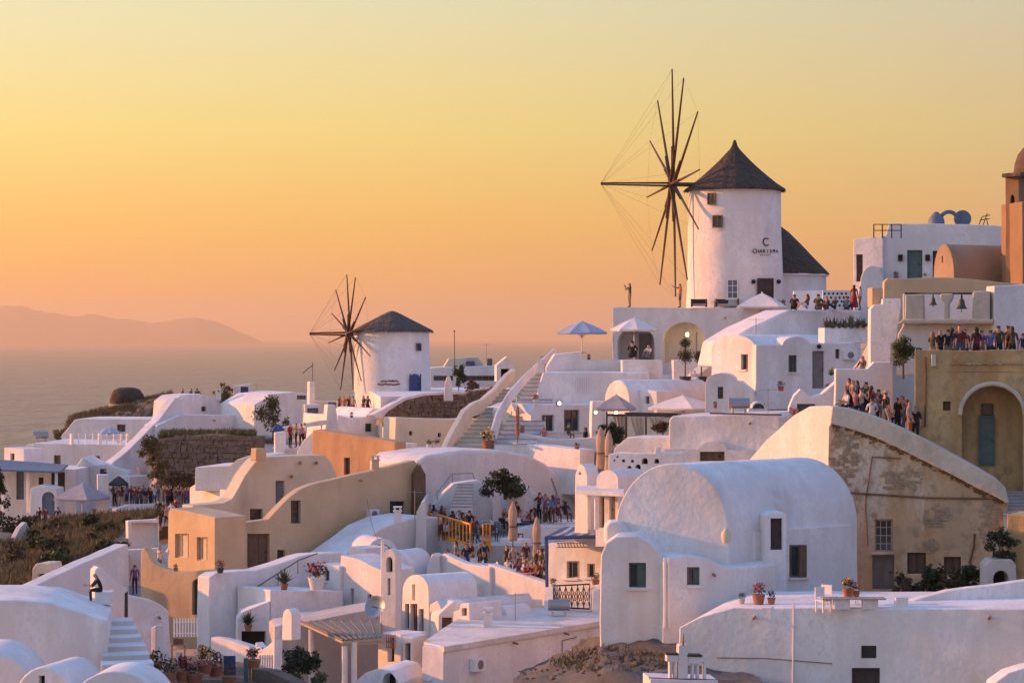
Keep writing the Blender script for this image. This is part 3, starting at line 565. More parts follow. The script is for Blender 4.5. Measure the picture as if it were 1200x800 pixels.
B('', '', '', Face(880, 136.6, 5), [(872, 500), (878, 478)] + arc(881, 897, 478, 470, 6) + [(902, 482), (904, 500)], .6, 'white', parent=h, part='arched_niche', ops=[('win', 882, 472.5, 896, 479, {'arch': 6, 'm': (1, 1), 'pane': 'green_paint', 'sill': False})], foot=False)
# flat vault block 780-915
vb = B('plain_block', 'house', 'plain white block house with a small bricked arch window at its foot', F2(780, 126.5, 916, 124.5), [(780, 600), (783, 528), (784, 492), (788, 487), (908, 484), (914, 488), (914, 600)], 5, 'white', bevel=.15)
B('', '', '', F2(779, 125.9, 916, 123.9), [(778, 600), (779, 526), (819, 526)] + arc(819, 852, 527, 517, 8) + [(852, 527), (918, 529), (918, 600)], .6, 'white', parent=vb, part='lower_wall', ops=[('door', 820, 529, 849, 540, {'mat': 'wood_brown', 'split': False})], bevel=.06)
mb = MB(); q = F2(780, 126.3, 916, 124.3).pt; mb.bar(q(832, 484, .3), q(916, 486, .3), .05); mb.build('pipe', 'wood_brown', vb)
h = B('big_parapet', 'wall', 'tall plain white wall rising beside the weathered ochre house', F2(872, 112, 975, 106), [(868, 620), (878, 538), (898, 515), (930, 486), (948, 476), (972, 475), (977, 478), (977, 620)], .7, 'white')
h = B('shop_niche', 'shop', 'small pink plaster stall with goods hung round a dark green doorway', Face(925, 128, -6), [(922, 510), (924, 478), (930, 464), (938, 456), (950, 466), (962, 462), (980, 447), (990, 438), (990, 510)], 3, 'white', ops=[('door', 934, 473, 955, 494, {'mat': 'green_paint', 'split': False})])
# ---- hilltop house and church
hh = B('hilltop_house', 'house', 'white flat roofed house on the crest with lamps beside its teal door', F2(1036, 152.5, 1200, 150.5), [(1036, 400), (1036, 282), (1042, 262), (1096, 262), (1178, 265), (1178, 400)], 8, 'white', ops=[('door', 1063, 293, 1081, 327, {'mat': 'teal_paint', 'split': False}), ('door', 1093, 294, 1101, 327, {'mat': 'wood_dark', 'split': False})])
B('', '', '', Face(1036, 152.2, -26), [(1000, 400), (1000, 281), (1012, 279), (1035, 276), (1035, 400)], 4, 'white', parent=hh, part='side_wall', ops=[('door', 1003, 298, 1011, 330, {'mat': 'wood_dark', 'split': False})])
for x, y in ((1055, 302), (1087, 302)):
    mb = MB(); q = F2(1036, 152.5, 1200, 150.5).pt(x, y, .12); mb.box(q, (.13, 0, 0), (0, .12, 0), (0, 0, .2)); mb.build('lamp_bracket', 'black_metal', hh)
mb = MB(); c = P(1112, 262, 153); 
for k in range(9):
    t = R(180-22*k); t2 = R(180-22*(k+1))
    if k < 8: mb.bar(c+Vector((.55*math.cos(t), 0, .55*math.sin(t)+.2)), c+Vector((.55*math.cos(t2), 0, .55*math.sin(t2)+.2)), .13, seg=8)
mb.lathe(c+Vector((-.8, 0, -.1)), [(.55, 0), (.5, .4), (.25, .7), (.1, .85)], 12); mb.build('chimney_cowl', 'blue_grey', hh, smooth=50)
mb = MB(); c = P(1122, 262, 153.5); mb.bar(c+Vector((.3, 0, .3)), c+Vector((.3, -.2, .3)), .55, seg=16); mb.bar(c+Vector((.3, 0, -.2)), c+Vector((.3, 0, .3)), .08); mb.build('dish', 'blue_grey', hh)
mb = MB(); q = lambda x, y: P(x, y, 151)
for x in (1024, 1034, 1045, 1056): mb.bar(q(x, 279), q(x, 263), .04)
for y in (263, 270): mb.bar(q(1024, y), q(1056, y), .03)
mb.build('railing', 'black_metal', hh)
mb = MB(); q = lambda x, y: P(x, y, 152)
for a, b in (((1147, 264), (1151, 254)), ((1151, 254), (1160, 252)), ((1152, 264), (1157, 250)), ((1158, 265), (1156, 256)), ((1148, 258), (1160, 256))): mb.bar(q(*a), q(*b), .03)
mb.build('antenna', 'black_metal', hh)
ch = B('dome_church', 'church', 'sunlit orange church drum with a dark brown dome at the edge of town', Face(1194, 118, -35), [(1178, 420), (1178, 204), (1194, 202), (1194, 420)], 5, 'church_plaster', ops=[('win', 1184, 228, 1189, 275, {'m': (1, 2), 'arch': 6, 'frame': 'wood_dark', 'sill': False})], bevel=.04)
c = P(1214, 204, 121); MB().lathe(c, [(1.1, -.15), (1.12, 0), (1.06, .5), (.9, .98), (.6, 1.35), (.25, 1.55), (.05, 1.62)], 24).build('dome', 'brown_stone', ch, smooth=60)
B('', '', '', Face(1192, 116.5, 8), [(1197.5, 420), (1197.5, 236), (1240, 236), (1240, 420)], 3, 'church_plaster', parent=ch, part='side_wall')
B('', '', '', Face(1176, 117.9, -35), [(1174, 208), (1174, 203.5), (1196, 201.5), (1196, 206)], 6, 'brown_stone', parent=ch, part='cornice', foot=False, bevel=.02)
ck = Face(1116, 119, -62)
ck = B('barrel_chapel', 'chapel', 'brown barrel vaulted chapel with a glowing sunlit gable', ck, [(1093, 400), (1094, 326)] + arc(1094, 1118, 322, 286, 12) + [(1118, 400)], ('R', 1196), 'brown_plaster', ops=[('gap', 1103.5, 300, 1105, 308)], bevel=.06)
h = B('church_yard_wall', 'wall', 'plain brown yard wall in front of the barrel chapel', F2(1036, 117, 1200, 116.5), [(1036, 420), (1036, 330), (1040, 326), (1110, 325), (1200, 333), (1200, 420)], 1, 'tan')
MB_ = MB(); q = P(1124, 326, 113.5); 
h = B('grey_gable_wall', 'wall', 'smooth white grey wall behind the bell terrace', F2(1165, 107, 1240, 107.5), [(1165, 430), (1165, 335), (1240, 330), (1240, 430)], 1, 'white')
# bell gable: three piers, beams
bw = F2(1054, 108, 1166, 107)
bell = thing('bell_wall', 'weathered bell wall of stone piers carrying two bronze bells', 'bell wall', bw.pt(1110, 400))
B('', '', '', bw, [(1060, 380), (1061, 345), (1082, 345), (1083, 380)], .9, 'coping', parent=bell, part='pier', foot=False)
B('', '', '', bw, [(1106, 376), (1107, 356), (1102, 349), (1102, 344), (1117, 344), (1116, 350), (1112, 356), (1112, 376)], .9, 'coping', parent=bell, part='pier', foot=False)
B('', '', '', bw, [(1139, 380), (1140, 346), (1141, 341), (1160, 341), (1160, 380)], .9, 'coping', parent=bell, part='pier', foot=False)
B('', '', '', bw, [(1052, 379), (1058, 374), (1164, 374), (1164, 379)], .8, 'coping', parent=bell, part='ledge', foot=False, off=.1)
B('', '', '', bw, [(1060, 345), (1060, 342.5), (1139, 342.5), (1139, 345)], .25, 'wood_dark', parent=bell, part='beam', foot=False, bevel=.02, off=-.2)
B('', '', '', F2(1050, 108.5, 1166, 107.5), [(1050, 440), (1052, 392), (1060, 378), (1164, 378), (1164, 440)], .8, 'white', parent=bell, part='wall', foot=False)
B('', '', '', F2(1058, 111, 1166, 110), [(1058, 385), (1058, 344), (1166, 344), (1166, 385)], .4, 'white', parent=bell, part='back_wall', foot=False)
def bell_obj(label, x, ytop, ybot):
    d = 107.3; s = (ybot-ytop)/pxm(d); p = P(x, ybot, d); o = thing('bell', label, 'bell', p, None)
    MB().lathe(p, [(.36*s, 0), (.37*s, .04*s), (.28*s, .14*s), (.21*s, .35*s), (.18*s, .55*s), (.12*s, .66*s), (.03*s, .7*s)], 16).build('bell_body', 'bronze', o, smooth=50)
    mb = MB(); mb.bar(p+Vector((0, 0, .5*s)), p+Vector((0, 0, -.18*s)), .02); mb.ball(p+Vector((0, 0, -.16*s)), .05*s); mb.build('clapper', 'bronze', o)
    mb = MB(); mb.box(p+Vector((0, 0, .82*s)), (.06*s, 0, 0), (0, .03, 0), (0, 0, .14*s)); mb.build('hanger', 'wood_dark', o)
bell_obj('smaller bronze bell in the narrow bay of the bell wall', 1093.5, 344.5, 357.5); bell_obj('larger bronze bell in the wide bay of the bell wall', 1127, 344.5, 362)
# white piers left of the bells
h = B('white_stair_piers', 'wall', 'stepped white piers beside the weathered bell wall', F2(1020, 112, 1062, 111.9), [(1020, 450), (1020, 362), (1024, 357), (1034, 356), (1034, 350), (1056, 350), (1056, 360), (1050, 400), (1044, 402), (1044, 450)], 1.2, 'white')
B('', '', '', Face(1022, 112.6, 8), [(1022, 360), (1022, 337), (1035, 337), (1035, 360)], .8, 'tan', parent=h, part='chimney', foot=False)
h = B('stair_pier', 'wall', 'white wall behind the people gathered on the steps', F2(976, 108.5, 1046, 108.4), [(978, 520), (979, 432), (1016, 432), (1024, 424), (1046, 424), (1046, 520)], .6, 'white')
h = B('sunlit_sliver', 'wall', 'narrow white wall catching pink sunlight beside the stepped piers', Face(1020, 118, -40), [(988, 470), (992, 440), (1008, 420), (1017, 402), (1022, 400), (1022, 470)], 2, 'white')
# ---- yellow ruin with arch on the far right
rf = F2(1072, 104.5, 1240, 103.5)
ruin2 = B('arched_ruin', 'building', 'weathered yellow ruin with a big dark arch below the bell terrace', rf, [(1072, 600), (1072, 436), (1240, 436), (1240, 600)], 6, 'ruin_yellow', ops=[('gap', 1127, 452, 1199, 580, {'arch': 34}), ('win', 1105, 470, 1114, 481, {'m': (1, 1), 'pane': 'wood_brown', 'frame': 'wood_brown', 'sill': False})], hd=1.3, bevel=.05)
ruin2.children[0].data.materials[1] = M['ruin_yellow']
B('', '', '', rf, [(1072, 436.5), (1072, 410), (1140, 411), (1240, 409), (1240, 436.5)], .4, 'ruin_yellow', parent=ruin2, part='parapet', foot=False, bevel=.05, off=.004)
rfb = F2(1072, 105.72, 1240, 104.72)
mounted(rfb, ('door', 1147, 487, 1166, 545, {'mat': 'teal_paint', 'split': False}), ruin2)
mounted(rfb, ('win', 1150, 473, 1164, 487, {'m': (1, 1), 'frame': 'wood_dark', 'sill': False}), ruin2)
mb = MB(); q = rf.pt
for k in range(26):
    x = 1116 + k*3.3; mb.box(q(x, 426+random.uniform(-.6, .6), .04), (random.uniform(.05, .065), 0, 0), (0, .06, 0), (0, 0, random.uniform(.02, .035)))
tag(mb.build('broken_ledge', 'ruin', ruin2), kind='stuff')
mb = MB(); mb.tube([q(1084, 418, .06), q(1085, 440, .06), q(1084, 500, .06)], .04); mb.build('drain_pipe', 'wood_brown', ruin2)
mb = MB(); n_ = 14; a_ = arc(1125, 1201, 486, 449, n_)
for k in range(n_): mb.bar(q(*a_[k], .03), q(*a_[k+1], .03), .1, seg=6)
mb.build('arch_ring', 'coping', ruin2, smooth=60)
MB().box(q(1094, 422, .1), (.09, 0, 0), (0, .09, 0), (0, 0, .25)).build('light_box', 'cream', ruin2)
# ---- weathered ochre house with sloping coping
of = F2(972, 103.5, 1182, 101.5)
ochre = B('weathered_house', 'house', 'weathered ochre plaster house with barred window and sloping parapet', of, [(968, 700), (971, 499), (976, 496), (1000, 503), (1026, 512), (1050, 523), (1080, 538), (1110, 552), (1140, 568), (1165, 580), (1180, 588), (1182, 700)], 4, 'ruin', ops=[('win', 1025, 608, 1046, 646, {'m': (3, 4), 'frame': 'wood_pale', 'sill': True, 'sillm': 'coping'}), ('win', 1063, 647, 1085, 672, {'m': (2, 1), 'frame': 'wood_dark', 'pane': 'wood_brown', 'sill': False}), ('win', 1106, 652, 1126, 674, {'m': (2, 1), 'frame': 'wood_dark', 'pane': 'wood_brown', 'sill': False}), ('door', 1022, 650, 1048, 690, {'mat': 'wood_grey', 'split': False})], bevel=.06)
B('', '', '', F2(971, 103.2, 1182, 101.2), [(972, 499), (975, 476), (992, 478), (1020, 486), (1040, 494), (1060, 503), (1090, 518), (1120, 534), (1145, 548), (1165, 560), (1177, 572), (1181, 590), (1165, 581), (1140, 569), (1110, 553), (1080, 538.5), (1050, 523.5), (1026, 512.5), (1000, 503.5), (976, 497)], .7, 'coping', parent=ochre, part='coping', foot=False, bevel=.1)
mb = MB(); q = of.pt
mb.tube([q(975, 575, .05), q(1010, 578, .05), q(1090, 583, .05), q(1165, 584, .05)], .045); mb.build('cable_pipe', 'brown_stone', ochre)
mb = MB(); mb.tube([q(1017, 640, .05), q(1014, 590, .05), q(1022, 535, .05), q(1056, 537, .05)], .03); mb.build('conduit', 'brown_stone', ochre)
mb = MB(); mb.tube([q(1136, 660, .06), q(1141, 640, .06), q(1142, 625, .06)], .05); mb.build('drain_pipe', 'wood_dark', ochre)
# crumbled render along the underside of the coping
mb = MB(); g = random.Random(3); cx_ = [976, 1000, 1026, 1050, 1080, 1110, 1140, 1165, 1179]; cy_ = [498, 504, 513, 524, 539, 553.5, 569.5, 581.5, 589]
for k in range(150):
    x = g.uniform(977, 1176); y = np.interp(x, cx_, cy_) + abs(g.gauss(0, 2.2)); s = g.uniform(.015, .075)
    j = len(mb.v); mb.box(of.pt(x, y, .0), of.u*s*1.4, of.n*g.uniform(.04, .09), Vector((0, 0, s*.7)))
    for q_ in range(j, len(mb.v)): mb.v[q_] = mb.v[q_] + Vector((g.uniform(-1, 1), g.uniform(-.3, .3), g.uniform(-1, 1)))*s*.5
tag(mb.build('crumbled_edge', 'brown_stone', ochre), kind='stuff')
# where the render has fallen, courses of rough stone stand a little proud of the wall
mb = MB()
for cx0, cy0, rx, ry, n_s in ((990, 535, 16, 34, 120), (1160, 612, 14, 26, 80), (1056, 562, 24, 12, 60), (1100, 605, 18, 14, 50), (985, 650, 10, 36, 60), (1090, 640, 10, 8, 24)):
    for k in range(n_s):
        a = g.uniform(0, 6.283); r_ = math.sqrt(g.random()); x = cx0+rx*r_*math.cos(a); y = cy0+ry*r_*math.sin(a)
        if y < np.interp(x, cx_, cy_)+5: continue
        y = round(y/3.4)*3.4; s = g.uniform(.06, .14); j = len(mb.v); mb.box(of.pt(x, y, .0), of.u*s, of.n*g.uniform(.015, .04), Vector((0, 0, .05)))
        for q_ in range(j, len(mb.v)): mb.v[q_] = mb.v[q_] + Vector((g.uniform(-1, 1), g.uniform(-.2, .2), g.uniform(-1, 1)))*.018
tag(mb.build('exposed_stones', 'bare_stone', ochre), kind='stuff')
# alley on the far right: steps and low walls
h = B('alley_wall', 'wall', 'low yellowish wall at the foot of the arched ruin', F2(1176, 96, 1240, 95), [(1178, 720), (1180, 602), (1240, 606), (1240, 720)], 2, 'ruin_yellow')
stairway('dim stone stair under the arched ruin', 1196, 606, 101, 40, 1196, 575, 104, 40, 8, 'step_grey', 'coping')
h = B('round_oven', 'planter', 'rounded grey plaster planter with a dark arched hollow by the weathered house', Face(1172, 95, 0), [(1154, 720), (1155, 662), (1162, 655), (1186, 655), (1191, 662), (1192, 720)], 1.2, 'concrete', ops=[('gap', 1164, 668, 1182, 700, {'arch': 9})], hd=.8)
h = B('blue_bench_wall', 'wall', 'long bluish white curved parapet before the scrub of the weathered house', F2(1060, 90, 1260, 90.5), [(1060, 740), (1062, 706), (1080, 700), (1110, 692), (1160, 686), (1200, 680), (1260, 672), (1260, 740)], .6, 'white', bevel=.15)
# ---- big dome house
gd = Face(787, 97.6, -20)
big = B('barrel_house', 'house', 'large white barrel vaulted house with a smooth round gable', gd, [(718, 720), (719, 624)] + arc(720, 854, 624, 542.5, 24)[1:-1] + [(854, 624), (855, 720)], 7.7, 'white', bevel=.12, skew=50)
lw = F2(704, 94.5, 905, 93.5)
B('', '', '', Face(704, 95.6, -6), [(703, 780), (704, 652), (710, 636), (722, 628), (748, 628), (764, 637), (776, 652), (779, 658), (779, 780)], 3.4, 'white', parent=big, part='gable_wall', ops=[('win', 737, 659, 757, 688, {'m': (2, 1), 'frame': 'green_paint', 'pane': 'glass', 'shutter': 'green_paint'})], bevel=.12)
B('', '', '', Face(776, 94.9, 14), [(776, 780), (777, 657), (786, 653), (805, 651), (830, 654), (850, 664), (870, 664), (910, 660), (914, 780)], 4.2, 'white', parent=big, part='front_wall', ops=[('win', 805, 664, 820, 685, {'m': (2, 1), 'frame': 'wood_grey', 'shutter': 'green_paint'})], bevel=.15)
_e = gd.pt(854.5, 640); sd_ = Face(854.5, _e.y, 40)
B('', '', '', sd_, [(884, 740), (884, 623), (930, 619.5), (1000, 614), (1003, 740)], .3, 'white', parent=big, part='side_wall', off=.12, ops=[('win', 925, 638, 944, 676, {'m': (2, 1), 'frame': 'wood_brown', 'pane': 'glass', 'shutter': 'wood_brown'})], bevel=.04, hd=.1)
B('', '', '', Face(910, 97.0, 8), [(897, 700), (898, 604), (902, 601), (918, 600), (922, 603), (922, 700)], 2.4, 'white', parent=big, part='dormer', foot=False, bevel=.08, ops=[('door', 903, 607, 917, 644, {'mat': 'wood_dark', 'split': False})])
mb = MB(); mb.box(sd_.pt(915, 672, .2), (.1, 0, 0), (0, .1, 0), (0, 0, 1.0)); mb.build('downpipe', 'wood_dark', big)
q = Face(776, 94.9, 14).pt
for x in (779, 784):
    MB().bar(q(x, 653, .06), q(x, 735, .06), .05, seg=8).build('downpipe', 'white_paint', big)
mb = MB(); p = P(851, 636, 93.8); mb.lathe(p, [(.14, 0), (.2, .15), (.19, .4), (.09, .52), (.08, .58)], 12); mb.build('chimney_pot', 'sage', big, smooth=50)
B('', '', '', Face(711, 97.6, 0), [(709, 640), (709, 616), (716, 611), (730, 611), (738, 620), (738, 640)], 1.4, 'white', parent=big, part='corner_knob', foot=False, bevel=.25)
# ---- long wall at the bottom right
h = B('long_house', 'house', 'long plain white house wall with a dark doorway below the table terrace', F2(795, 90, 1260, 86), [(795, 860), (796, 735), (820, 722), (860, 711), (1000, 712), (1260, 712), (1260, 860)], 6, 'white', ops=[('win', 1009, 756, 1027, 771, {'m': (1, 1), 'frame': 'wood_dark', 'sill': False}), ('door', 998, 782, 1031, 850, {'mat': 'wood_dark', 'frame': 'wood_dark'})], bevel=.1)
mb = MB(); q = F2(795, 90, 1260, 86).pt
mb.tube([q(930, 705, .03), q(930, 720, .03), q(929, 800, .03)], .035); mb.build('downpipe', 'white_paint', h)
mb = MB(); mb.tube([q(840, 770, .03), q(900, 771, .03), q(975, 777, .03)], .018); mb.build('cable', 'wood_grey', h)
B('', '', '', F2(862, 89.5, 905, 89), [(830, 730), (836, 716), (860, 711), (905, 711), (905, 730)], .5, 'white', parent=h, part='ledge', foot=False)
h = B('blue_corner_wall', 'wall', 'sloping bluish white wall end at the foot of the long house', F2(1165, 84, 1260, 84.2), [(1150, 860), (1165, 800), (1182, 788), (1200, 782), (1260, 770), (1260, 860)], 1, 'white')
# rock slope bottom centre
def rock_mass(name, pts, n, m, amp):
    """a lumpy bank through the given (x, y, d) rows"""
    rows = len(pts); cols = len(pts[0]); V, Fc = [], []
    for j in range((rows-1)*n+1):
        a, ta = min(j//n, rows-2), (j-(min(j//n, rows-2))*n)/n
        for i in range((cols-1)*n+1):
            b = min(i//n, cols-2); tb = (i-b*n)/n
            p = P(*pts[a][b]).lerp(P(*pts[a][b+1]), tb).lerp(P(*pts[a+1][b]).lerp(P(*pts[a+1][b+1]), tb), ta)
            V.append(p + Vector((random.uniform(-1, 1), random.uniform(-1, 1), random.uniform(-1, 1)))*amp*(1 if (i+j) % 3 else 2.2))
    c = (cols-1)*n+1
    for j in range((rows-1)*n):
        for i in range(c-1): Fc.append((j*c+i, j*c+i+1, (j+1)*c+i+1, (j+1)*c+i))
    o = mk(name, V, Fc, m, local=True, smooth=28); tag(o, kind='structure'); return o
rock_mass('terrain', [[(560, 850, 88), (640, 850, 86), (720, 850, 84), (800, 850, 83), (900, 850, 82)], [(600, 800, 93), (660, 792, 91), (720, 790, 88), (800, 795, 86), (900, 800, 85)], [(610, 790, 100), (660, 776, 98), (700, 757, 95.5), (770, 764, 93), (880, 790, 90)], [(610, 786, 104), (660, 765, 101), (690, 745, 99), (760, 740, 97), (900, 760, 94)]], 7, 'rock', .06)
# ---- tan house and ochre corner house
tf = F2(253, 130, 490, 140)
tan = B('tan_house', 'house', 'large tan plaster house with a long sloping roofline and few small windows', tf, [(253, 720), (253, 655), (262, 640), (286, 612), (315, 608), (326, 596), (340, 582), (352, 573), (364, 568), (486, 539), (490, 545), (490, 720)], .6, 'tan', ops=[('win', 341, 586, 352.5, 613, {'m': (1, 2), 'frame': 'wood_brown', 'sill': False}), ('win', 457, 587, 475, 607, {'m': (2, 1), 'frame': 'wood_dark'}), ('door', 290, 625, 316, 667, {'mat': 'wood_brown'}), ('door', 325, 644, 334, 660, {'mat': 'wood_dark', 'split': False})], bevel=.1)
oc = B('ochre_house', 'house', 'ochre corner house with two cream shutters on its sunlit side', Face(252, 127, -50), [(196, 720), (197, 600), (200, 595), (252, 606), (252, 720)], ('R', 289), 'ochre', ops=[('win', 205, 625, 221, 653, {'m': (2, 1), 'frame': 'shutter_cream', 'pane': 'shutter_cream', 'sill': False}), ('win', 230.5, 629, 243, 656, {'m': (2, 1), 'frame': 'shutter_cream', 'pane': 'shutter_cream', 'sill': False})], bevel=.08)
h = B('curved_yard_wall', 'wall', 'curved ochre yard wall with a tall narrow arched door', F2(165, 125, 250, 122.5), [(163, 760), (165, 646), (169, 640), (174, 648), (178, 658), (190, 665), (204, 669), (246, 667), (249, 672), (249, 760)], .5, 'ochre', ops=[('door', 225, 678, 237, 720, {'mat': 'wood_dark', 'arch': 6})], bevel=.08)
h = B('path_wall', 'wall', 'small white wall and niche beside the narrow footpath', F2(150, 140, 188, 140.5), [(148, 700), (149, 655), (150, 644), (188, 642), (188, 700)], .6, 'white')
# ---- white terrace house below the tan house
wt = B('white_stair_house', 'house', 'bluish white stair house with a flowering roof planter', F2(244, 118, 446, 126), [(244, 800), (246, 676), (254, 671), (300, 668), (328, 660), (350, 652), (362, 649), (400, 647), (444, 670), (446, 800)], 1.0, 'white', bevel=.12)
B('', '', '', F2(316, 117, 402, 120), [(316, 800), (317, 691), (402, 693), (402, 800)], 2.8, 'white', parent=wt, part='planter_wall', bevel=.06)
B('', '', '', F2(276, 116.5, 318, 116.8), [(276, 800), (278, 725), (284, 716), (316, 704), (318, 800)], 1.2, 'white', parent=wt, part='stair_flank', ops=[('gap', 283, 739, 312, 770)], hd=.6)
wt.children[-1].data.materials[1] = M['white_worn']
B('', '', '', Face(447, 118.5, -52), [(398, 780), (399, 650), (420, 655), (447, 668), (449, 780)], 2, 'white', parent=wt, part='sunlit_wall', ops=[('win', 411, 689, 414.5, 708, {'m': (1, 1), 'frame': 'wood_dark', 'sill': False}), ('win', 430.5, 696, 435, 702, {'m': (1, 1), 'frame': 'wood_dark', 'sill': False})])
mb = MB(); q = F2(244, 117.6, 446, 125.6).pt
mb.tube([q(300, 688), q(350, 656), q(372, 648)], .035)
for x, y, b in ((302, 687, 700), (326, 671.5, 686), (349, 657, 672)): mb.bar(q(x, y), q(x, b), .025)
mb.build('handrail', 'wood_grey', wt)
B('', '', '', F2(246, 112, 300, 110), [(246, 800), (247, 746), (262, 748), (290, 756), (297, 762), (297, 800)], .5, 'white', parent=wt, part='front_parapet', bevel=.1)
h = B('white_hump', 'house', 'white humped roof with a blue grey lunette behind the slim belfry', F2(398, 131, 520, 136), [(380, 720), (384, 664), (400, 652), (425, 634), (446, 618), (470, 608), (496, 604), (520, 606), (520, 720)], 3, 'white', bevel=.25, seg=4)
# vault behind belfry
h = B('back_vault', 'house', 'low white vault with rounded end behind the slim belfry', Face(447, 127, -30), [(434, 720), (436, 668)] + arc(436, 472, 668, 646, 10) + [(472, 720)], ('R', 508), 'white', bevel=.2)
# belfry
bf = Face(449, 110.2, -28)
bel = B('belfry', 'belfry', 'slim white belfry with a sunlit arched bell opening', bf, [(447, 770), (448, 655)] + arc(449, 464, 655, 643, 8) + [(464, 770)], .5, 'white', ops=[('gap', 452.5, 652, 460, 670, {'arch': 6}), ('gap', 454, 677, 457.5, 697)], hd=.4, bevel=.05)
B('', '', '', Face(447, 110.9, -12), [(445, 770), (446, 633), (449.5, 632), (450.5, 770)], .15, 'white', parent=bel, part='buttress', foot=False)
# chapel
cf = Face(502, 113, -55)
chap = B('chapel', 'chapel', 'white chapel with a tall sunlit gable and narrow slit window', cf, [(470, 790), (472, 692)] + arc(472, 502, 692, 673, 12) + [(503, 790)], ('R', 560), 'white', ops=[('win', 483, 684, 486.5, 703, {'m': (1, 1), 'frame': 'white_paint', 'sill': False}), ('win', 474.5, 707, 479.5, 736, {'m': (1, 2), 'sill': False}), ('door', 481, 707, 489, 745, {'mat': 'wood_brown', 'split': False}), ('win', 490.5, 713, 496.5, 744, {'m': (1, 2), 'sill': False})], bevel=.06)
B('', '', '', Face(518, 112.2, -52), [(499, 790), (501, 722), (503, 708), (512, 703), (517, 712), (518, 790)], 5.5, 'white', parent=chap, part='porch', ops=[('gap', 503, 716, 510, 752, {'arch': 6})], hd=.5)
B('', '', '', F2(500, 111.6, 560, 112.4), [(512, 790), (514, 720), (532, 704), (545, 704), (560, 722), (575, 720), (575, 790)], 3, 'white', parent=chap, part='side_wall', ops=[('door', 518, 723, 530, 745, {'mat': 'wood_brown', 'split': False})], bevel=.15)
# restaurant terraces
ut = B('upper_restaurant', 'restaurant', 'upper restaurant terrace floor with a low white front wall', F2(488, 134, 560, 134), [(486, 700), (488, 600), (494, 588), (498, 586), (500, 632), (500, 700)], 6, 'white', bevel=.06)
B('', '', '', F2(630, 136.5, 700, 137), [(606, 700), (606, 620), (630, 616), (640, 616), (700, 616), (700, 700)], 5, 'white', parent=ut, part='side_terrace', bevel=.06)
B('', '', '', Face(606, 132, -52), [(585, 690), (586, 630), (606, 632), (606, 690)], 1, 'white', parent=ut, part='pier', bevel=.06)
lt = B('lower_restaurant', 'restaurant', 'lower restaurant terrace with a broad sunlit front wall', F2(500, 127.6, 582, 123.3), [(500, 800), (500, 668), (505, 655), (520, 648), (546, 660), (574, 664), (576, 800)], .5, 'white', bevel=.12)
B('', '', '', Face(640, 120.6, -50), [(571, 800), (572, 660), (640, 683), (640, 800)], .5, 'white', parent=lt, part='front_wall', bevel=.06)
B('', '', '', F2(500, 126.6, 530, 126.2), [(499, 740), (500, 664), (506, 648), (514, 650), (516, 690), (524, 690), (524, 740)], .8, 'white', parent=lt, part='buttress', foot=False, bevel=.15)
B('', '', '', Face(552, 124, 20), [(540, 790), (541, 690), (560, 682), (572, 690), (573, 790)], 2, 'white', parent=lt, part='return_wall', bevel=.1)
B('', '', '', Face(596, 112.2, -50), [(574, 750), (575, 735)] + arc(577, 594, 728, 709, 8) + [(596, 750)], 1.6, 'white', parent=lt, part='arched_porch', ops=[('gap', 579, 718, 590, 760, {'arch': 8})], hd=.5)
# balcony house
bh = B('balcony_house', 'house', 'pink sunlit house with two small windows under the blue pergola', Face(720, 116.8, -38), [(642, 760), (643, 636), (720, 634), (722, 760)], 4, 'white', ops=[('win', 664, 657, 679, 677, {'m': (2, 1), 'frame': 'wood_pale'}), ('win', 688, 660, 697, 676, {'m': (1, 1), 'frame': 'wood_pale'})], bevel=.05)
h = B('balcony_wall', 'wall', 'white balcony wall holding a black iron railing', F2(638, 115.2, 704, 113.6), [(636, 800), (637, 688), (648, 688), (649, 713), (692, 715), (692, 686), (704, 684), (704, 800)], .5, 'white', bevel=.06)
# L house front
LHF = F2(521, 101, 704, 110.3)
lh = B('slab_roof_house', 'house', 'white house with a long pale slab roof and shaded front wall', LHF, [(521, 860), (521, 758.5), (704, 727.5), (706, 860)], 1.2, 'white', bevel=.08)
ZR = CZ-362/FPX*101
V_ = [Vector(((x-CX)/FPX*d, d, ZR)) for x, d in ((496.5, 102.6), (520.5, 100.85), (705, 110.1), (700, 118.5), (548, 113.4), (520, 107.5))]; n_ = len(V_)
mk('roof', V_ + [v-Vector((0, 0, .22)) for v in V_], [tuple(range(n_)), tuple(range(n_, 2*n_))[::-1]] + [(i, n_+i, n_+(i+1) % n_, (i+1) % n_) for i in range(n_)], 'white_worn', lh)
B('', '', '', Face(520.5, 100.98, -40), [(496, 860), (497, 757), (520, 760), (520, 860)], .8, 'white', parent=lh, part='end_wall', ops=[('win', 500.5, 769, 508, 794, {'m': (1, 2), 'frame': 'wood_pale'})], bevel=.05)
mb = MB(); q = LHF.pt
mb.tube([q(659, 768, .04), q(659, 750, .04), q(676, 746, .04)], .02); mb.build('conduit', 'wood_grey', lh)
# tower house bottom
th = B('corner_tower', 'house', 'narrow white corner house with an open loggia and iron flower balcony', Face(470, 107, -45), [(442, 860), (443, 741), (470, 743), (470, 860)], ('R', 500), 'white', ops=[('gap', 454, 746, 462, 775)], bevel=.06)
B('', '', '', Face(478, 106.2, -20), [(470, 860), (472, 745), (484, 747), (484, 779), (488, 780), (488, 860)], 1.5, 'white', parent=th, part='loggia', ops=[('gap', 474, 753, 481, 778)], hd=.6)
h = B('bottom_vault', 'house', 'small white vault roof with a dark arched opening at its end', Face(440, 101, -20), [(412, 860), (414, 800), (428, 788), (444, 783), (458, 786), (468, 800), (470, 860)], 3, 'white', ops=[('gap', 448, 788, 464, 830, {'arch': 10})], hd=.8)
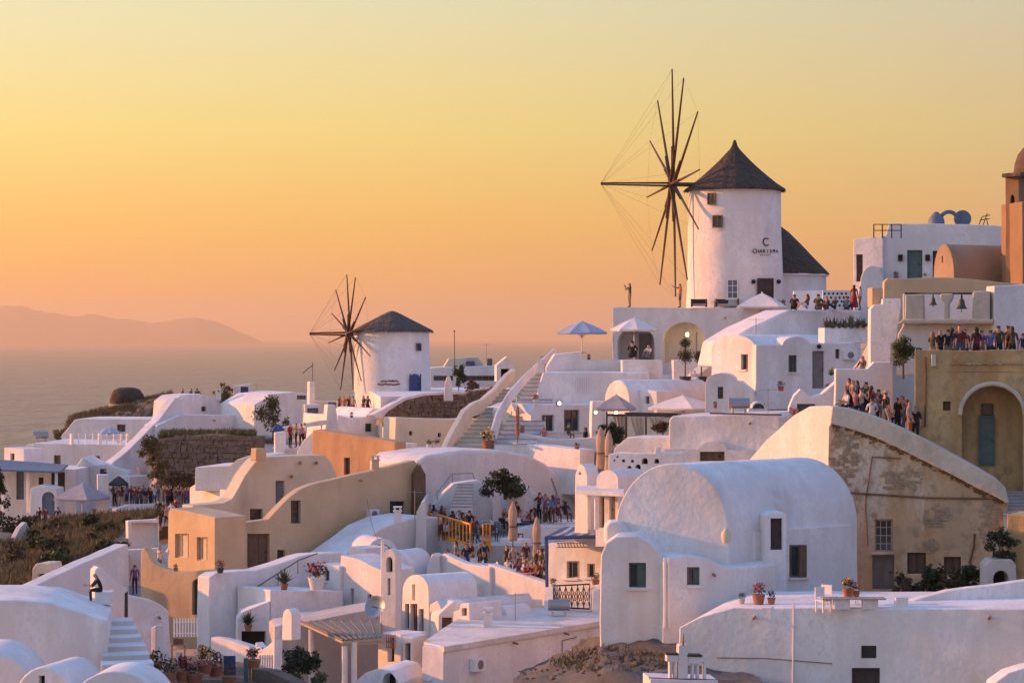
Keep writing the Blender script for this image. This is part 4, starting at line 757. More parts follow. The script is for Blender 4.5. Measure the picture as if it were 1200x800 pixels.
# pergola house
pg = B('pergola_house', 'house', 'pale house behind a cane roofed pergola with white posts', F2(324, 112, 446, 113), [(322, 860), (323, 736), (328, 733), (446, 712), (446, 860)], 3, 'concrete', bevel=.06)
B('', '', '', F2(322, 110.6, 334, 110.6), [(320, 860), (321, 733), (329, 732), (330, 860)], .6, 'white', parent=pg, part='pier')
rv = [P(352, 731, 112), P(446, 731, 112), P(446, 750, 106), P(402, 754, 105.8)]; up = Vector((0, 0, .1))
mk('pergola_roof', rv + [v+up for v in rv], [(3, 2, 1, 0), (4, 5, 6, 7), (0, 1, 5, 4), (1, 2, 6, 5), (2, 3, 7, 6), (3, 0, 4, 7)], 'wood_pale', pg)
for x, y, d in ((404, 752, 106), (415, 752, 105.9), (365, 737, 111)): MB().bar(P(x, y, d), P(x, y+70, d), .13, seg=8).build('post', 'white', pg)
mb = MB(); mb.bar(P(400, 754.5, 105.9), P(446, 751, 106.1), .09); mb.build('beam', 'wood_pale', pg)
for k in range(9):
    t = k/8; MB().bar(rv[0].lerp(rv[1], t)+up*1.6, rv[3].lerp(rv[2], t)+up*1.6, .05).build('cane', 'wood_grey', pg)
h = B('rounded_finial', 'chimney', 'rounded white chimney catching full sunlight', Face(331, 108, -50), [(330, 750)] + arc(331, 342, 722, 713, 8) + [(342, 750)], .5, 'white', foot=False, bevel=.08)
B('', '', '', F2(345, 116, 446, 117), [(344, 760), (345, 722), (350, 720), (446, 716), (446, 760)], 1.2, 'white', parent=h, part='roof_wall', bevel=.04)
# ---- blue sign patio walls bottom left
h = B('patio_gate_wall', 'wall', 'scalloped sunlit wall with a white picket gate beside the dark shrub', Face(322, 103, -50), [(298, 860), (299, 752), (303, 757), (308, 760), (313, 757), (318, 752), (322, 750), (322, 860)], .4, 'white', bevel=.05)
h = B('patio_wall', 'wall', 'low stone patio wall capped with pale plaster under the dark shrub', F2(290, 99, 345, 95), [(290, 860), (292, 783), (312, 785), (340, 798), (356, 806), (356, 860)], .6, 'brown_stone', bevel=.05)
# ---- bottom left white terraces
h = B('white_roof_terrace', 'house', 'wide white roof terrace on which the photographer sits', F2(-20, 93.6, 125, 94.2), [(-20, 860), (-20, 703), (22, 703), (60, 706), (112, 722), (126, 727), (128, 860)], 6, 'white', bevel=.12)
h = B('ramp_parapet', 'wall', 'long white wall sloping down from the footpath towards the scrub', F2(-20, 112, 152, 124), [(-20, 760), (-20, 697), (40, 686), (90, 663), (150, 637), (151, 645), (152, 760)], .8, 'white', bevel=.08)
h = B('white_buttress', 'wall', 'curved white stair wall descending beside the seated photographer', F2(112, 101.5, 200, 103), [(110, 820), (111, 668), (116, 663), (130, 676), (148, 688), (151, 697), (176, 702), (190, 709), (198, 716), (200, 760), (200, 820)], .7, 'white', ops=[('gap', 150.2, 753-0, 153, 757), ('gap', 160.5, 753, 163.5, 757)], bevel=.12)
B('', '', '', Face(146, 100.6, 6), [(145.6, 735), (146, 695), (149.4, 693), (149.6, 735)], .3, 'wood_dark', parent=h, part='slot', foot=False, bevel=.01)
B('', '', '', Face(176, 100, -30), [(176, 790), (177, 735), (183, 732), (184, 790)], .5, 'white', parent=h, part='sunlit_pier', foot=False)
stairway('shallow white steps below the seated photographer', 150, 782, 92.5, 62, 136, 722, 99.5, 34, 6, 'white', 'white')
h = B('front_dome', 'house', 'low white dome roof at the foot of the roof terrace', Face(-10, 86, 4), [(-30, 860)] + arc(-70, 46, 830, 764, 14, 150, 0) + [(46, 860)], 4, 'white', bevel=.2)
h = B('front_vault', 'house', 'broad white vault with a square vent below the roof terrace', Face(60, 84, -14), [(12, 860)] + arc(14, 86, 830, 781, 14) + [(88, 860)], ('R', 128), 'white', ops=[('gap', 45, 791, 52.5, 815)], bevel=.12)
h = B('blue_tarpaulin_roof', 'house', 'small vault roof with pale blue rim beside the patio', Face(84, 82.5, -5), [(80, 860)] + arc(82, 186, 830, 786, 14) + [(187, 860)], 2.5, 'white', bevel=.1)
# scrub banks
rock_mass('terrain', [[(-40, 720, 118), (40, 700, 122), (100, 680, 128), (150, 660, 133)], [(-40, 680, 130), (20, 668, 136), (90, 652, 142), (150, 638, 146)], [(-40, 640, 152), (30, 640, 155), (100, 625, 158), (150, 618, 160)], [(-40, 612, 170), (30, 620, 170), (90, 612, 171), (190, 600, 172)]], 6, 'earth', .12)
# mound with beehive hut
rock_mass('hills', [[(70, 512, 214), (110, 512, 214), (150, 510, 214), (185, 508, 214), (215, 508, 214)], [(80, 491.5, 222), (112, 485, 222), (150, 478, 222), (184, 470, 222), (208, 468, 222)], [(94, 489, 228), (122, 477, 228), (150, 472, 228), (190, 461, 228), (205, 463, 228)], [(80, 520, 245), (112, 520, 245), (150, 520, 245), (184, 520, 245), (212, 520, 245)]], 6, 'earth', .1)
c = P(149, 472, 227)
hut = thing('stone_hut', 'dark domed stone hut on the grassy mound', 'hut', c)
MB().lathe(c+Vector((0, 0, -.2)), [(1.55, 0), (1.6, .5), (1.5, 1.0), (1.2, 1.45), (.7, 1.65), (.2, 1.68)], 18, lambda t, z: .04*math.sin(5*t+z*6)).build('dome', 'hut_stone', hut, smooth=50)
MB().lathe(c+Vector((0, 0, -.45)), [(1.75, 0), (1.75, .3), (1.6, .36)], 18).build('plinth', 'coping', hut)

# ================================================================ WINDMILLS
def ray_round(x, c, rr):
    """where the sight line through photo column x first meets a round wall of radius rr about c: (distance, angle of the wall there)"""
    k = (x-CX)/FPX; A = k*k+1; Bh = k*c.x+c.y; Cc = c.x**2+c.y**2-rr*rr; t = (Bh-math.sqrt(max(0, Bh*Bh-A*Cc)))/A
    return t, math.asin(max(-1, min(1, (k*t-c.x)/rr)))
def windmill(label, d, xl, xr, ytop, ybot, apex, hub, wheelR, axis_deg, boom, nspar, roofm, roofprof, phase, spar_r, ops):
    xc = (xl+xr)/2; base = P(xc, ybot, d); Rr = (xr-xl)/2/pxm(d); base.y += 0
    H = (ybot-ytop)/pxm(d); o = thing('windmill', label, 'windmill', base)
    n = 48; prof = [(Rr*1.05, -3), (Rr*1.045, 0), (Rr*1.03, H*.3), (Rr*1.01, H*.65), (Rr, H)]
    MB().lathe(base, prof, n, lambda t, z: .006*math.sin(3*t+z*.7)+.004*math.sin(7*t-z*1.3)).build('tower', 'white', o, smooth=40)
    BASES.append((base.x, base.y-Rr, base.z-.6)); BASES.append((base.x, base.y+Rr, base.z-.6))
    ha = (ytop-apex[1])/pxm(d); top = base+Vector(((apex[0]-xc)/pxm(d)*0, 0, H))
    mb = MB(); seg = 64
    mb.lathe(top, [(Rr*1.10*a, ha*b-.08) for a, b in roofprof], seg, lambda t, z: .012*math.sin(11*t)+.012*math.sin(23*t+2)+.01*random.uniform(-1, 1))
    mb.build('roof', roofm, o, smooth=40)
    mb = MB()                                          # ragged straw fringe at the eaves
    for k in range(220):
        t = random.uniform(0, 2*math.pi); r0 = Rr*1.06; e = Vector((math.cos(t), math.sin(t), 0))
        mb.bar(top+e*r0*.97+Vector((0, 0, .02)), top+e*(r0+random.uniform(.05, .2))+Vector((0, 0, -random.uniform(.08, .28))), .02, .006, seg=3)
    tag(mb.build('straw_fringe', roofm, o), kind='stuff')
    # axle, hub, boom, spars
    ax = Vector((-math.cos(R(axis_deg)), -math.sin(R(axis_deg)), .0)); hubp = P(hub[0], hub[1], d)
    tdist = (top.x-hubp.x)/math.cos(R(axis_deg)); cen = Vector((top.x, top.y, hubp.z)) + ax*tdist
    MB().bar(Vector((top.x, top.y, hubp.z))+ax*.2, cen+ax*.35, .17, .15, seg=10).build('axle', 'spar', o)
    hb = MB(); hb.bar(cen-ax*.22, cen+ax*.3, .34, .30, seg=12); hb.build('hub', 'spar', o)
    tip = cen + ax*boom
    up = Vector((0, 0, 1)); sd = ax.cross(up).normalized()
    for s in (-1, 1):
        MB().bar(cen+ax*.2+up*.10*s, tip+up*.05*s+ax*.0, .075, .05, seg=8).build('boom', 'spar', o)
    ends = []
    for k in range(nspar):
        t = 2*math.pi*(k+phase)/nspar; e = up*math.cos(t) + sd*math.sin(t)
        off = ax*(.12 if k % 2 else -.05)
        L = wheelR*random.uniform(.93, 1.03)
        sp = MB(); sp.bar(cen+off-e*.3, cen+off+e*L*.5, spar_r*1.25, spar_r, seg=7); sp.bar(cen+off+e*L*.48, cen+off+e*L, spar_r, spar_r*.6, seg=7)
        so = sp.build('spar', 'spar', o); ends.append(cen+off+e*L)
        mb = MB(); mb.bar(cen+off+e*.25+ax*.12, cen+off+e*L*.33+ax*.10, spar_r*1.1, spar_r*.8, seg=6); mb.build('splint', 'spar', so)
    wires = MB()
    for k, e in enumerate(ends):
        wires.bar(e, tip, .006, seg=3); wires.bar(e, ends[(k+1) % nspar], .005, seg=3)
    tag(wires.build('stay_wires', 'spar', o), 'thin stay wires from the boom to the spar tips')
    # windows on the tower (kind, angle-px x0,y0,x1,y1)
    for kind, x0, y0, x1, y1, opt in ops:
        xm = (x0+x1)/2; rr = Rr*(1.0+.045*((y0+y1)/2-ytop)/(ybot-ytop)); dd, a = ray_round(xm, base, rr)
        yaw = math.degrees(a)
        f = Face(xm, dd-.02, yaw)
        s = 1/max(.3, math.cos(a))
        wv = (x1-x0)/2
        fr = opt.get('fr', True)
        if fr:
            mounted(f, (kind, x0, y0, x1, y1, opt), o, .07)
    return o, cen, top, base, Rr
RP1 = [(1.0, -.02), (.985, .02), (.83, .13), (.64, .29), (.46, .45), (.31, .60), (.19, .73), (.10, .83), (.055, .90), (.04, .96), (.02, 1.02)]
RP2 = [(1.0, -.03), (.97, .06), (.72, .32), (.45, .60), (.2, .86), (.1, .95), (.02, 1.0)]
wm, wc, wtop, wbase, wR = windmill('tall white windmill with dark thatched cone roof and lettering', 170, 807, 915, 222, 362, (861, 164), (788, 217), 8.05, 10, 5.2, 12, 'thatch', RP1, .12, .085,
    [('win', 829, 226, 838.5, 240, {'frame': 'wood_grey', 'sill': False}), ('win', 835, 252, 847, 267, {'frame': 'wood_grey'}), ('win', 852, 327, 865, 350, {'m': (2, 3), 'frame': 'white_paint', 'pane': 'blue_grey'}), ('door', 888, 326, 906, 362, {'mat': 'wood_dark'})])
def lettering(name, text, p, size, yaw, m, parent, ext=.015):
    cu = bpy.data.curves.new(name, 'FONT'); cu.body = text; cu.size = size; cu.extrude = ext; cu.align_x = 'CENTER'; cu.align_y = 'CENTER'
    t = bpy.data.objects.new('tmp', cu); col.objects.link(t); dg = bpy.context.evaluated_depsgraph_get(); me = bpy.data.meshes.new_from_object(t.evaluated_get(dg)); bpy.data.objects.remove(t)
    me.materials.clear(); me.materials.append(M[m]); o = bpy.data.objects.new(name, me); col.objects.link(o); o.parent = parent
    o.location = p - parent.location; o.rotation_euler = (R(90), 0, yaw); return o
def on_tower(x, y, d, base, xc, rr, off=.03):
    t, a = ray_round(x, base, rr); p = P(x, y, t); return p + Vector((math.sin(a), -math.cos(a), 0))*off, a
rl = wR*1.03
# the name is bent round the tower letter by letter
p, a = on_tower(897, 284, 170, wbase, 861, rl, .03); lettering('lettering', 'C', p, .82, a, 'sign_ink', wm)
for i, chh in enumerate('CHARISMA'):
    x = 884.0 + i*3.75; p, a = on_tower(x, 294.5, 170, wbase, 861, rl, .03); lettering('lettering', chh, p, 0.46 if i == 0 else .36, a, 'sign_ink', wm)
for i, chh in enumerate('SUITES'):
    x = 891 + i*2.2; p, a = on_tower(x, 298.8, 170, wbase, 861, rl, .03); lettering('lettering', chh, p, .15, a, 'sign_ink', wm)
for x in (882.5, 911.5):
    p, a = on_tower(x, 330, 170, wbase, 861, wR*1.04, .08); MB().ball(p, .16).build('wall_light', 'black_metal', wm, smooth=80)
# thatched annex behind the tall mill
c = P(905, 350, 176); an = thing('thatched_annex', 'round annex with a dark thatched roof behind the tall windmill', 'house', c)
MB().lathe(c, [(3.95, -3), (3.95, 0), (3.9, 1.9)], 40).build('wall', 'white', an, smooth=40)
MB().lathe(c+Vector((0, 0, 1.75)), [(4.15, 0), (4.1, .12), (3.2, 1.05), (2.2, 2.1), (1.2, 3.1), (.4, 3.7), (.03, 3.9)], 48, lambda t, z: .01*math.sin(13*t)+.008*random.uniform(-1, 1)).build('roof', 'thatch', an, smooth=40)
MB().lathe(c+Vector((0, 0, 1.62)), [(4.0, 0), (4.12, .04), (4.12, .14), (4.0, .18)], 48).build('cornice', 'white', an)
wm2, wc2, wtop2, wbase2, wR2 = windmill('short white windmill with a grey thatched roof above the sea', 190, 416, 503, 387, 474, (460, 363), (411, 391), 4.7, 24, 3.3, 12, 'thatch_grey', RP2, .3, .07,
    [('win', 488, 402, 493.5, 411, {'frame': 'wood_grey', 'sill': False, 'm': (1, 1)}), ('door', 480, 438, 493, 462, {'mat': 'blue_paint', 'arch': 7})])
# brown painted script sign on the short mill: two rows of flourished strokes
mb = MB()
for row, (y, x0, x1) in enumerate(((446.5, 446, 466), (450.3, 442, 468))):
    x = x0
    while x < x1:
        p0, a = on_tower(x, y+random.uniform(-.2, 1.5), 190, wbase2, 459.5, wR2*1.03, .02); p1, a = on_tower(x+1.6, y-random.uniform(-.2, 1.7), 190, wbase2, 459.5, wR2*1.03, .02)
        mb.bar(p0, p1, .03, seg=4); x += .9
tag(mb.build('lettering', 'sign_brown', wm2), 'brown painted script sign')
wm2.children[0].data.materials[0] = M['white_worn']
# ================================================================ HILLSIDE (laid under every foot)
def hillside():
    Bp = np.array(BASES); extra = []
    for x, y, d in ((-150, 820, 80), (0, 830, 80), (200, 820, 84), (400, 830, 92), (600, 840, 84), (800, 850, 82), (1000, 860, 82), (1300, 860, 80), (1300, 700, 95), (1300, 560, 104), (1300, 420, 112), (1300, 360, 150), (1100, 365, 160), (1000, 365, 172), (900, 368, 178), (700, 420, 182), (600, 450, 190), (500, 470, 200), (400, 490, 205), (300, 505, 212), (200, 515, 218), (100, 530, 220), (0, 580, 215), (-100, 620, 205),
                    (-150, 660, 160), (-150, 700, 130), (-150, 760, 100), (250, 800, 96), (230, 790, 104), (200, 745, 120), (170, 700, 138), (700, 640, 128), (760, 560, 118), (850, 520, 125), (1250, 600, 93), (1215, 600, 92), (20, 640, 178), (170, 610, 174), (250, 520, 188)):
        p = P(x, y, d); extra.append((p.x, p.y, p.z))
    C = np.vstack([Bp, np.array(extra)])
    gx = np.linspace(-62, 62, 125); gy = np.linspace(74, 262, 150)
    X, Y = np.meshgrid(gx, gy); Z = np.zeros_like(X)
    for i in range(X.shape[0]):
        d2 = (X[i][:, None]-C[:, 0])**2 + ((Y[i][:, None]-C[:, 1]))**2 + .6
        w = 1/d2**1.7; Z[i] = 60 - 2.2*np.log((w*np.exp(-(C[:, 2]-60)/2.2)).sum(1)/w.sum(1))
    Z -= .6
    # beyond the crest the slope falls to the sea
    fall = np.clip((Y-215)/47, 0, 1); Z = Z*(1-fall**1.5) + (-2)*fall**1.5
    Z += rng.normal(0, .05, Z.shape)
    ny, nx = X.shape; V = np.stack([X, Y, Z], -1).reshape(-1, 3)
    Fc = [(j*nx+i, j*nx+i+1, (j+1)*nx+i+1, (j+1)*nx+i) for j in range(ny-1) for i in range(nx-1)]
    # flanks running out and down to the sea on both sides, and towards the viewer
    o = mk('ground', V.tolist(), Fc, 'ground_pale', local=True, smooth=35); tag(o, kind='structure')
    return gx, gy, Z
GX, GY, GZ = hillside()
def ground_z(x, y):
    i = int(np.clip(np.searchsorted(GX, x)-1, 0, len(GX)-2)); j = int(np.clip(np.searchsorted(GY, y)-1, 0, len(GY)-2))
    return float(max(GZ[j, i], GZ[j, i+1], GZ[j+1, i], GZ[j+1, i+1]))
# ================================================================ FLOORS behind the parapets
def slab(name, pts, z, thick, m, label=None, cat=None, parent=None, kind=None):
    """a level floor: pts = (photo column, distance) corners"""
    V = [Vector(((x-CX)/FPX*d, d, z)) for x, d in pts]; n = len(V)
    if signed([(v.x, v.y) for v in V]) < 0: V.reverse()
    o = mk(name, V + [v-Vector((0, 0, thick)) for v in V], [tuple(range(n)), tuple(range(n, 2*n))[::-1]] + [(i, n+i, n+(i+1) % n, (i+1) % n) for i in range(n)], m, parent)
    return tag(o, label, cat, kind=kind)
def zat(y, d): return CZ + (HZ-y)/FPX*d
Z_UP = zat(634, 134); Z_LO = zat(690, 121); Z_CROWD = zat(599, 178); Z_YARD = zat(490, 178); Z_LOUNGE = zat(524, 152.5); Z_BELL = zat(431, 104)
slab('floor', [(489, 138.5), (548, 131.5), (650, 131), (650, 143), (489, 143)], Z_UP, 1.2, 'concrete', kind='structure')
slab('floor', [(503, 127.4), (574, 124.0), (640, 120.9), (662, 120.6), (650, 131), (503, 131)], Z_LO, 1.2, 'concrete', kind='structure')
slab('path', [(128, 178.3), (230, 176), (236, 184), (128, 186)], Z_CROWD, 1.0, 'concrete', kind='structure')
slab('path', [(36, 174), (120, 175), (124, 182), (36, 182)], zat(622, 175), 1.0, 'concrete', kind='structure')
slab('path', [(376, 172), (445, 174), (445, 186), (376, 186)], Z_YARD, 1.0, 'concrete', kind='structure')
slab('floor', [(446, 169.4), (520, 173), (585, 177), (600, 200), (425, 200)], zat(463.6, 172), 1.2, 'white', kind='structure')
slab('floor', [(608, 152), (712, 152), (712, 158), (612, 156)], Z_LOUNGE, 1.0, 'concrete', kind='structure')
slab('path', [(335, 155.5), (372, 155.5), (374, 163), (335, 163)], zat(526, 157), 1.0, 'concrete', kind='structure')
slab('path', [(150, 128), (190, 128), (190, 140.5), (150, 140.5)], zat(690, 138), 1.0, 'step_grey', kind='structure')
slab('floor', [(708, 138), (800, 138), (800, 146), (708, 146)], zat(520, 140), 2.5, 'white', kind='structure')

# ================================================================ PEOPLE
def skeleton(pose):
    J = {'pelvis': (0, 0, .95), 'spine': (0, .01, 1.14), 'chest': (0, .01, 1.33), 'neck': (0, .01, 1.47), 'head': (0, -.01, 1.58), 'crown': (0, .005, 1.68), 'nose': (0, -.105, 1.575)}
    for s, k in ((-1, 'r'), (1, 'l')):
        J |= {k+'sho': (.175*s, .01, 1.40), k+'elb': (.235*s, .03, 1.13), k+'wri': (.25*s, -.06, .90), k+'hip': (.09*s, 0, .90), k+'kne': (.10*s, -.02, .50), k+'ank': (.10*s, .02, .09), k+'toe': (.12*s, -.13, .04), k+'ear': (.088*s, .0, 1.585)}
    up = [n for n in J if not n.endswith(('kne', 'ank', 'toe', 'hip')) and n != 'pelvis']
    def setj(**k):
        for a, b in k.items(): J[a] = b
    def shift(names, v):
        for n in names: J[n] = tuple(a+b for a, b in zip(J[n], v))
    if pose == 'phone': setj(relb=(-.25, -.17, 1.20), rwri=(-.08, -.34, 1.46), lelb=(.25, -.17, 1.20), lwri=(.08, -.34, 1.46))
    if pose == 'hip': setj(lelb=(.36, .08, 1.18), lwri=(.20, -.06, 1.02), rkne=(-.12, -.10, .50))
    if pose == 'reach': setj(relb=(-.25, -.24, 1.36), rwri=(-.22, -.46, 1.50))
    if pose == 'walk': setj(lkne=(.10, -.20, .52), lank=(.10, -.26, .10), ltoe=(.11, -.42, .06), rkne=(-.10, .08, .50), rank=(-.10, .28, .14), rtoe=(-.11, .16, .05), lelb=(.24, .14, 1.16), lwri=(.25, .12, .92), relb=(-.24, -.08, 1.15), rwri=(-.24, -.26, .98))
    if pose in ('sit', 'lean', 'eat'):
        shift(up + ['pelvis', 'rhip', 'lhip'], (0, .05, -.42))
        for s, k in ((-1, 'r'), (1, 'l')): setj(**{k+'hip': (.10*s, .0, .52), k+'kne': (.12*s, -.42, .50), k+'ank': (.12*s, -.40, .09), k+'toe': (.13*s, -.55, .04), k+'elb': (.25*s, -.04, .74), k+'wri': (.16*s, -.30, .66)})
    if pose == 'lean':
        for n in up:
            x, y, z = J[n]; t = (z-.5)*.55; J[n] = (x, y-t*.75, z-t*.25)
        for s, k in ((-1, 'r'), (1, 'l')): setj(**{k+'elb': (.22*s, -.36, .66), k+'wri': (.07*s, -.55, .70)})
    if pose == 'eat':
        setj(relb=(-.27, -.18, .76), rwri=(-.05, -.28, 1.02))
    if pose == 'floor':
        shift(up + ['pelvis'], (0, .0, -.80))
        for s, k in ((-1, 'r'), (1, 'l')): setj(**{k+'hip': (.10*s, -.02, .13), k+'kne': (.14*s, -.38, .42), k+'ank': (.12*s, -.58, .08), k+'toe': (.13*s, -.72, .04), k+'elb': (.24*s, -.16, .42), k+'wri': (.10*s, -.40, .46)})
    return J
RAD = {'pelvis': .135, 'spine': .12, 'chest': .135, 'neck': .055, 'head': .092, 'crown': .075, 'nose': .016, 'sho': .068, 'elb': .044, 'wri': .030, 'hip': .092, 'kne': .060, 'ank': .042, 'toe': .036, 'ear': .016}
EDGES = [('pelvis', 'spine', 1), ('spine', 'chest', 1), ('chest', 'neck', 0), ('neck', 'head', 0), ('head', 'crown', 0), ('head', 'nose', 0)]
for k in 'rl': EDGES += [('chest', k+'sho', 1), (k+'sho', k+'elb', 1), (k+'elb', k+'wri', 0), ('pelvis', k+'hip', 2), (k+'hip', k+'kne', 2), (k+'kne', k+'ank', 3), (k+'ank', k+'toe', 4), ('head', k+'ear', 0)]
def person_mesh(pose):
    J = skeleton(pose); E = list(EDGES); Rr = {n: RAD.get(n, RAD.get(n[1:])) for n in J}
    for k, s in (('r', -1), ('l', 1)):                      # palm, four fingers of unequal length and a thumb from the palm's side
        w, e = Vector(J[k+'wri']), Vector(J[k+'elb']); d = (w-e).normalized(); side = d.cross(Vector((0, 1, .3))).normalized(); crl = d.cross(side).normalized()
        p = w + d*.07; J[k+'palm'] = tuple(p); Rr[k+'palm'] = .030; E.append((k+'wri', k+'palm', 0))
        for i, (o, L) in enumerate(((-.028, .058), (-.009, .068), (.010, .064), (.028, .05))):
            a = p + d*.035 + side*o; b = a + d*L*.6 + crl*.012; c = b + d*L*.35 + crl*.03
            for nm, q, r in (('a', a, .0095), ('b', b, .0085), ('c', c, .007)): J[f'{k}f{i}{nm}'] = tuple(q); Rr[f'{k}f{i}{nm}'] = r
            E += [(k+'palm', f'{k}f{i}a', 0), (f'{k}f{i}a', f'{k}f{i}b', 0), (f'{k}f{i}b', f'{k}f{i}c', 0)]
        a = w + d*.035 + side*.034; b = a + d*.04 + side*.022
        for nm, q, r in (('ta', a, .011), ('tb', b, .009)): J[k+nm] = tuple(q); Rr[k+nm] = r
        E += [(k+'palm', k+'ta', 0), (k+'ta', k+'tb', 0)]
    names = list(J); idx = {n: i for i, n in enumerate(names)}
    me = bpy.data.meshes.new('body'); me.from_pydata([J[n] for n in names], [(idx[a], idx[b]) for a, b, z in E], [])
    ob = bpy.data.objects.new('tmp', me); col.objects.link(ob)
    sk = ob.modifiers.new('s', 'SKIN'); sk.use_smooth_shade = True
    for n, v in zip(names, me.skin_vertices[0].data): v.radius = (Rr[n], Rr[n]*(.78 if n in ('chest', 'spine', 'pelvis') else 1)); v.use_root = n == 'pelvis'
    ss_ = ob.modifiers.new('u', 'SUBSURF'); ss_.levels = 1; ss_.render_levels = 1
    dg = bpy.context.evaluated_depsgraph_get(); out = bpy.data.meshes.new_from_object(ob.evaluated_get(dg)); bpy.data.objects.remove(ob)
    A = np.array([J[a] for a, b, z in E]); Bq = np.array([J[b] for a, b, z in E]); zn = np.array([z for a, b, z in E]); D = Bq-A; DD = (D*D).sum(1)
    hd = np.array(J['head']); fm = []
    for p in out.polygons:
        c = np.array(p.center); t = np.clip(((c-A)*D).sum(1)/DD, 0, 1); dist = (((A + D*t[:, None])-c)**2).sum(1)
        i = int(dist.argmin()); z = int(zn[i])
        if z == 0 and np.linalg.norm(c-hd) < .24 and c[2] > hd[2]-.06:
            if c[2] > hd[2]+.055 or c[1] > hd[1]+.035: z = 5
        fm.append(z)
    for m in ('skin_a', 'cloth_grey', 'cloth_navy', 'skin_a', 'shoe', 'hair_brown'): out.materials.append(M[m])
    out.polygons.foreach_set('material_index', fm); out.polygons.foreach_set('use_smooth', [True]*len(fm)); out.update()
    return out
BODY = {p: person_mesh(p) for p in ('stand', 'phone', 'hip', 'reach', 'walk', 'sit', 'lean', 'eat', 'floor')}
HEADZ = {p: skeleton(p)['head'] for p in BODY}; PELV = {p: skeleton(p)['pelvis'] for p in BODY}
def _proto(name, mb, m):
    o = mb.build(name, m, local=True, smooth=60); me = o.data; bpy.data.objects.remove(o); return me
LONGHAIR = {}
for hc in ('hair_black', 'hair_brown', 'hair_fair'):
    mb = MB(); mb.ball((0, .03, .02), .105, .10, .115, 10, 7); mb.lathe((0, .075, -.27), [(.04, 0), (.075, .06), (.085, .16), (.08, .26)], 10); LONGHAIR[hc] = _proto('hair', mb, hc)
HAT = _proto('hat', MB().lathe((0, 0, .045), [(.19, 0), (.19, .012), (.10, .02), (.098, .08), (.06, .105)], 14), 'cloth_beige')
DRESS = {}
def person(x, y, d, pose, face, top, bottom, where, group, hair='hair_brown', skin='skin_a', legs=None, long=False, hat=False, dress=None, bag=False, z=None, s=1.0, on=None):
    """stands (or sits) with its feet at photo pixel (x, y) at distance d, or at height z; face 0 looks at the viewer, 90 right, 180 away"""
    p = P(x, y, d)
    if z is not None: p.z = z
    act = {'stand': 'standing', 'phone': 'holding up a phone', 'hip': 'standing with a hand on one hip', 'reach': 'standing with one arm held out', 'walk': 'walking', 'sit': 'seated', 'lean': 'seated leaning forward', 'eat': 'seated raising a hand to the face', 'floor': 'sitting on the ground'}[pose]
    lab = f"{top} {'dress' if dress else 'top'}{'' if dress else ' and '+bottom+(' shorts' if legs else ' trousers')}, {act} {where}"
    lab = ('person in '+lab) if len(lab.split()) <= 14 else 'person, '+lab if len(lab.split()) <= 15 else 'person, '+lab.replace(' and ', ', ').replace(' with a hand on one hip', ', hand on hip').replace(' with one arm held out', ', arm out').replace('holding up a phone', 'phone raised').replace('seated raising a hand to the face', 'seated, hand raised').replace(' trousers', '').replace(' top', '').replace('leaning forward', 'leaning')
    o = thing('person', lab, 'person', p, group, R(face)); o.scale = (s, s, s)
    b = bpy.data.objects.new('body', BODY[pose]); col.objects.link(b); b.parent = o
    ms = [skin, 'cloth_'+top.replace(' ', '_'), 'cloth_'+bottom.replace(' ', '_'), skin if legs or dress else 'cloth_'+bottom.replace(' ', '_'), 'shoe', hair]
    for i, m in enumerate(ms): b.material_slots[i].link = 'OBJECT'; b.material_slots[i].material = M[m]
    if long:
        hh = bpy.data.objects.new('hair', LONGHAIR[hair]); col.objects.link(hh); hh.parent = o; hh.location = HEADZ[pose]
    if hat:
        hh = bpy.data.objects.new('hat', HAT); col.objects.link(hh); hh.parent = o; hh.location = HEADZ[pose]
    if dress and pose in ('stand', 'phone', 'hip', 'reach', 'walk'):
        key = (top, dress)
        if key not in DRESS: DRESS[key] = _proto('skirt', MB().lathe((0, 0, 0), [(.27, -dress), (.25, -dress*.6), (.185, -.08), (.15, .12)], 14, lambda t, z: .04*math.sin(5*t)), 'cloth_'+top.replace(' ', '_'))
        hh = bpy.data.objects.new('skirt', DRESS[key]); col.objects.link(hh); hh.parent = o; hh.location = PELV[pose]
    if bag:
        mb = MB(); mb.abox(-.14, .14, .12, .27, 1.02, 1.40); bo = mb.build('backpack', 'cloth_'+random.choice(['black', 'grey', 'navy']), o, local=True)
    return o
T = ['black', 'white', 'navy', 'grey', 'red', 'beige', 'blue', 'olive', 'pink', 'maroon', 'purple', 'brown']
# -- mill roof terrace
G = 'people on the mill roof terrace'
person(738, 360.3, 165.6, 'phone', -70, 'olive', 'khaki', 'on the bare edge of the arcade roof', G, 'hair_black', 'skin_b')
person(797, 360.6, 165.8, 'reach', -75, 'orange', 'brown', 'under the lowest spars of the tall windmill', G, 'hair_brown', 'skin_b', legs=True)
# -- on the wall above the corner house
G = 'people resting above the corner house'; zt = zat(363.5, 147)
person(931, 364, 147.5, 'floor', 175, 'black', 'black', 'above the corner house', G, 'hair_black', z=zt, s=1.12)
person(946, 364, 147.3, 'floor', -95, 'brown', 'white', 'above the corner house', G, 'hair_brown', legs=True, long=True, z=zt, s=1.1)
person(959, 364, 147.6, 'floor', 170, 'olive', 'khaki', 'above the corner house', G, 'hair_black', z=zt, s=1.15)
person(969, 365, 147.2, 'floor', -60, 'maroon', 'brown', 'above the corner house', G, z=zt, s=.95)
person(979, 364, 147.4, 'floor', -110, 'brown', 'navy', 'above the corner house', G, 'hair_black', z=zt, s=.98)
person(992, 364, 147.3, 'floor', 150, 'grey', 'navy', 'above the corner house', G, z=zt)
person(1001, 364, 147.8, 'stand', 160, 'red', 'red', 'between the pierced wall and the chimney', G, 'hair_black', long=True, dress=.75, z=zt, s=.92)
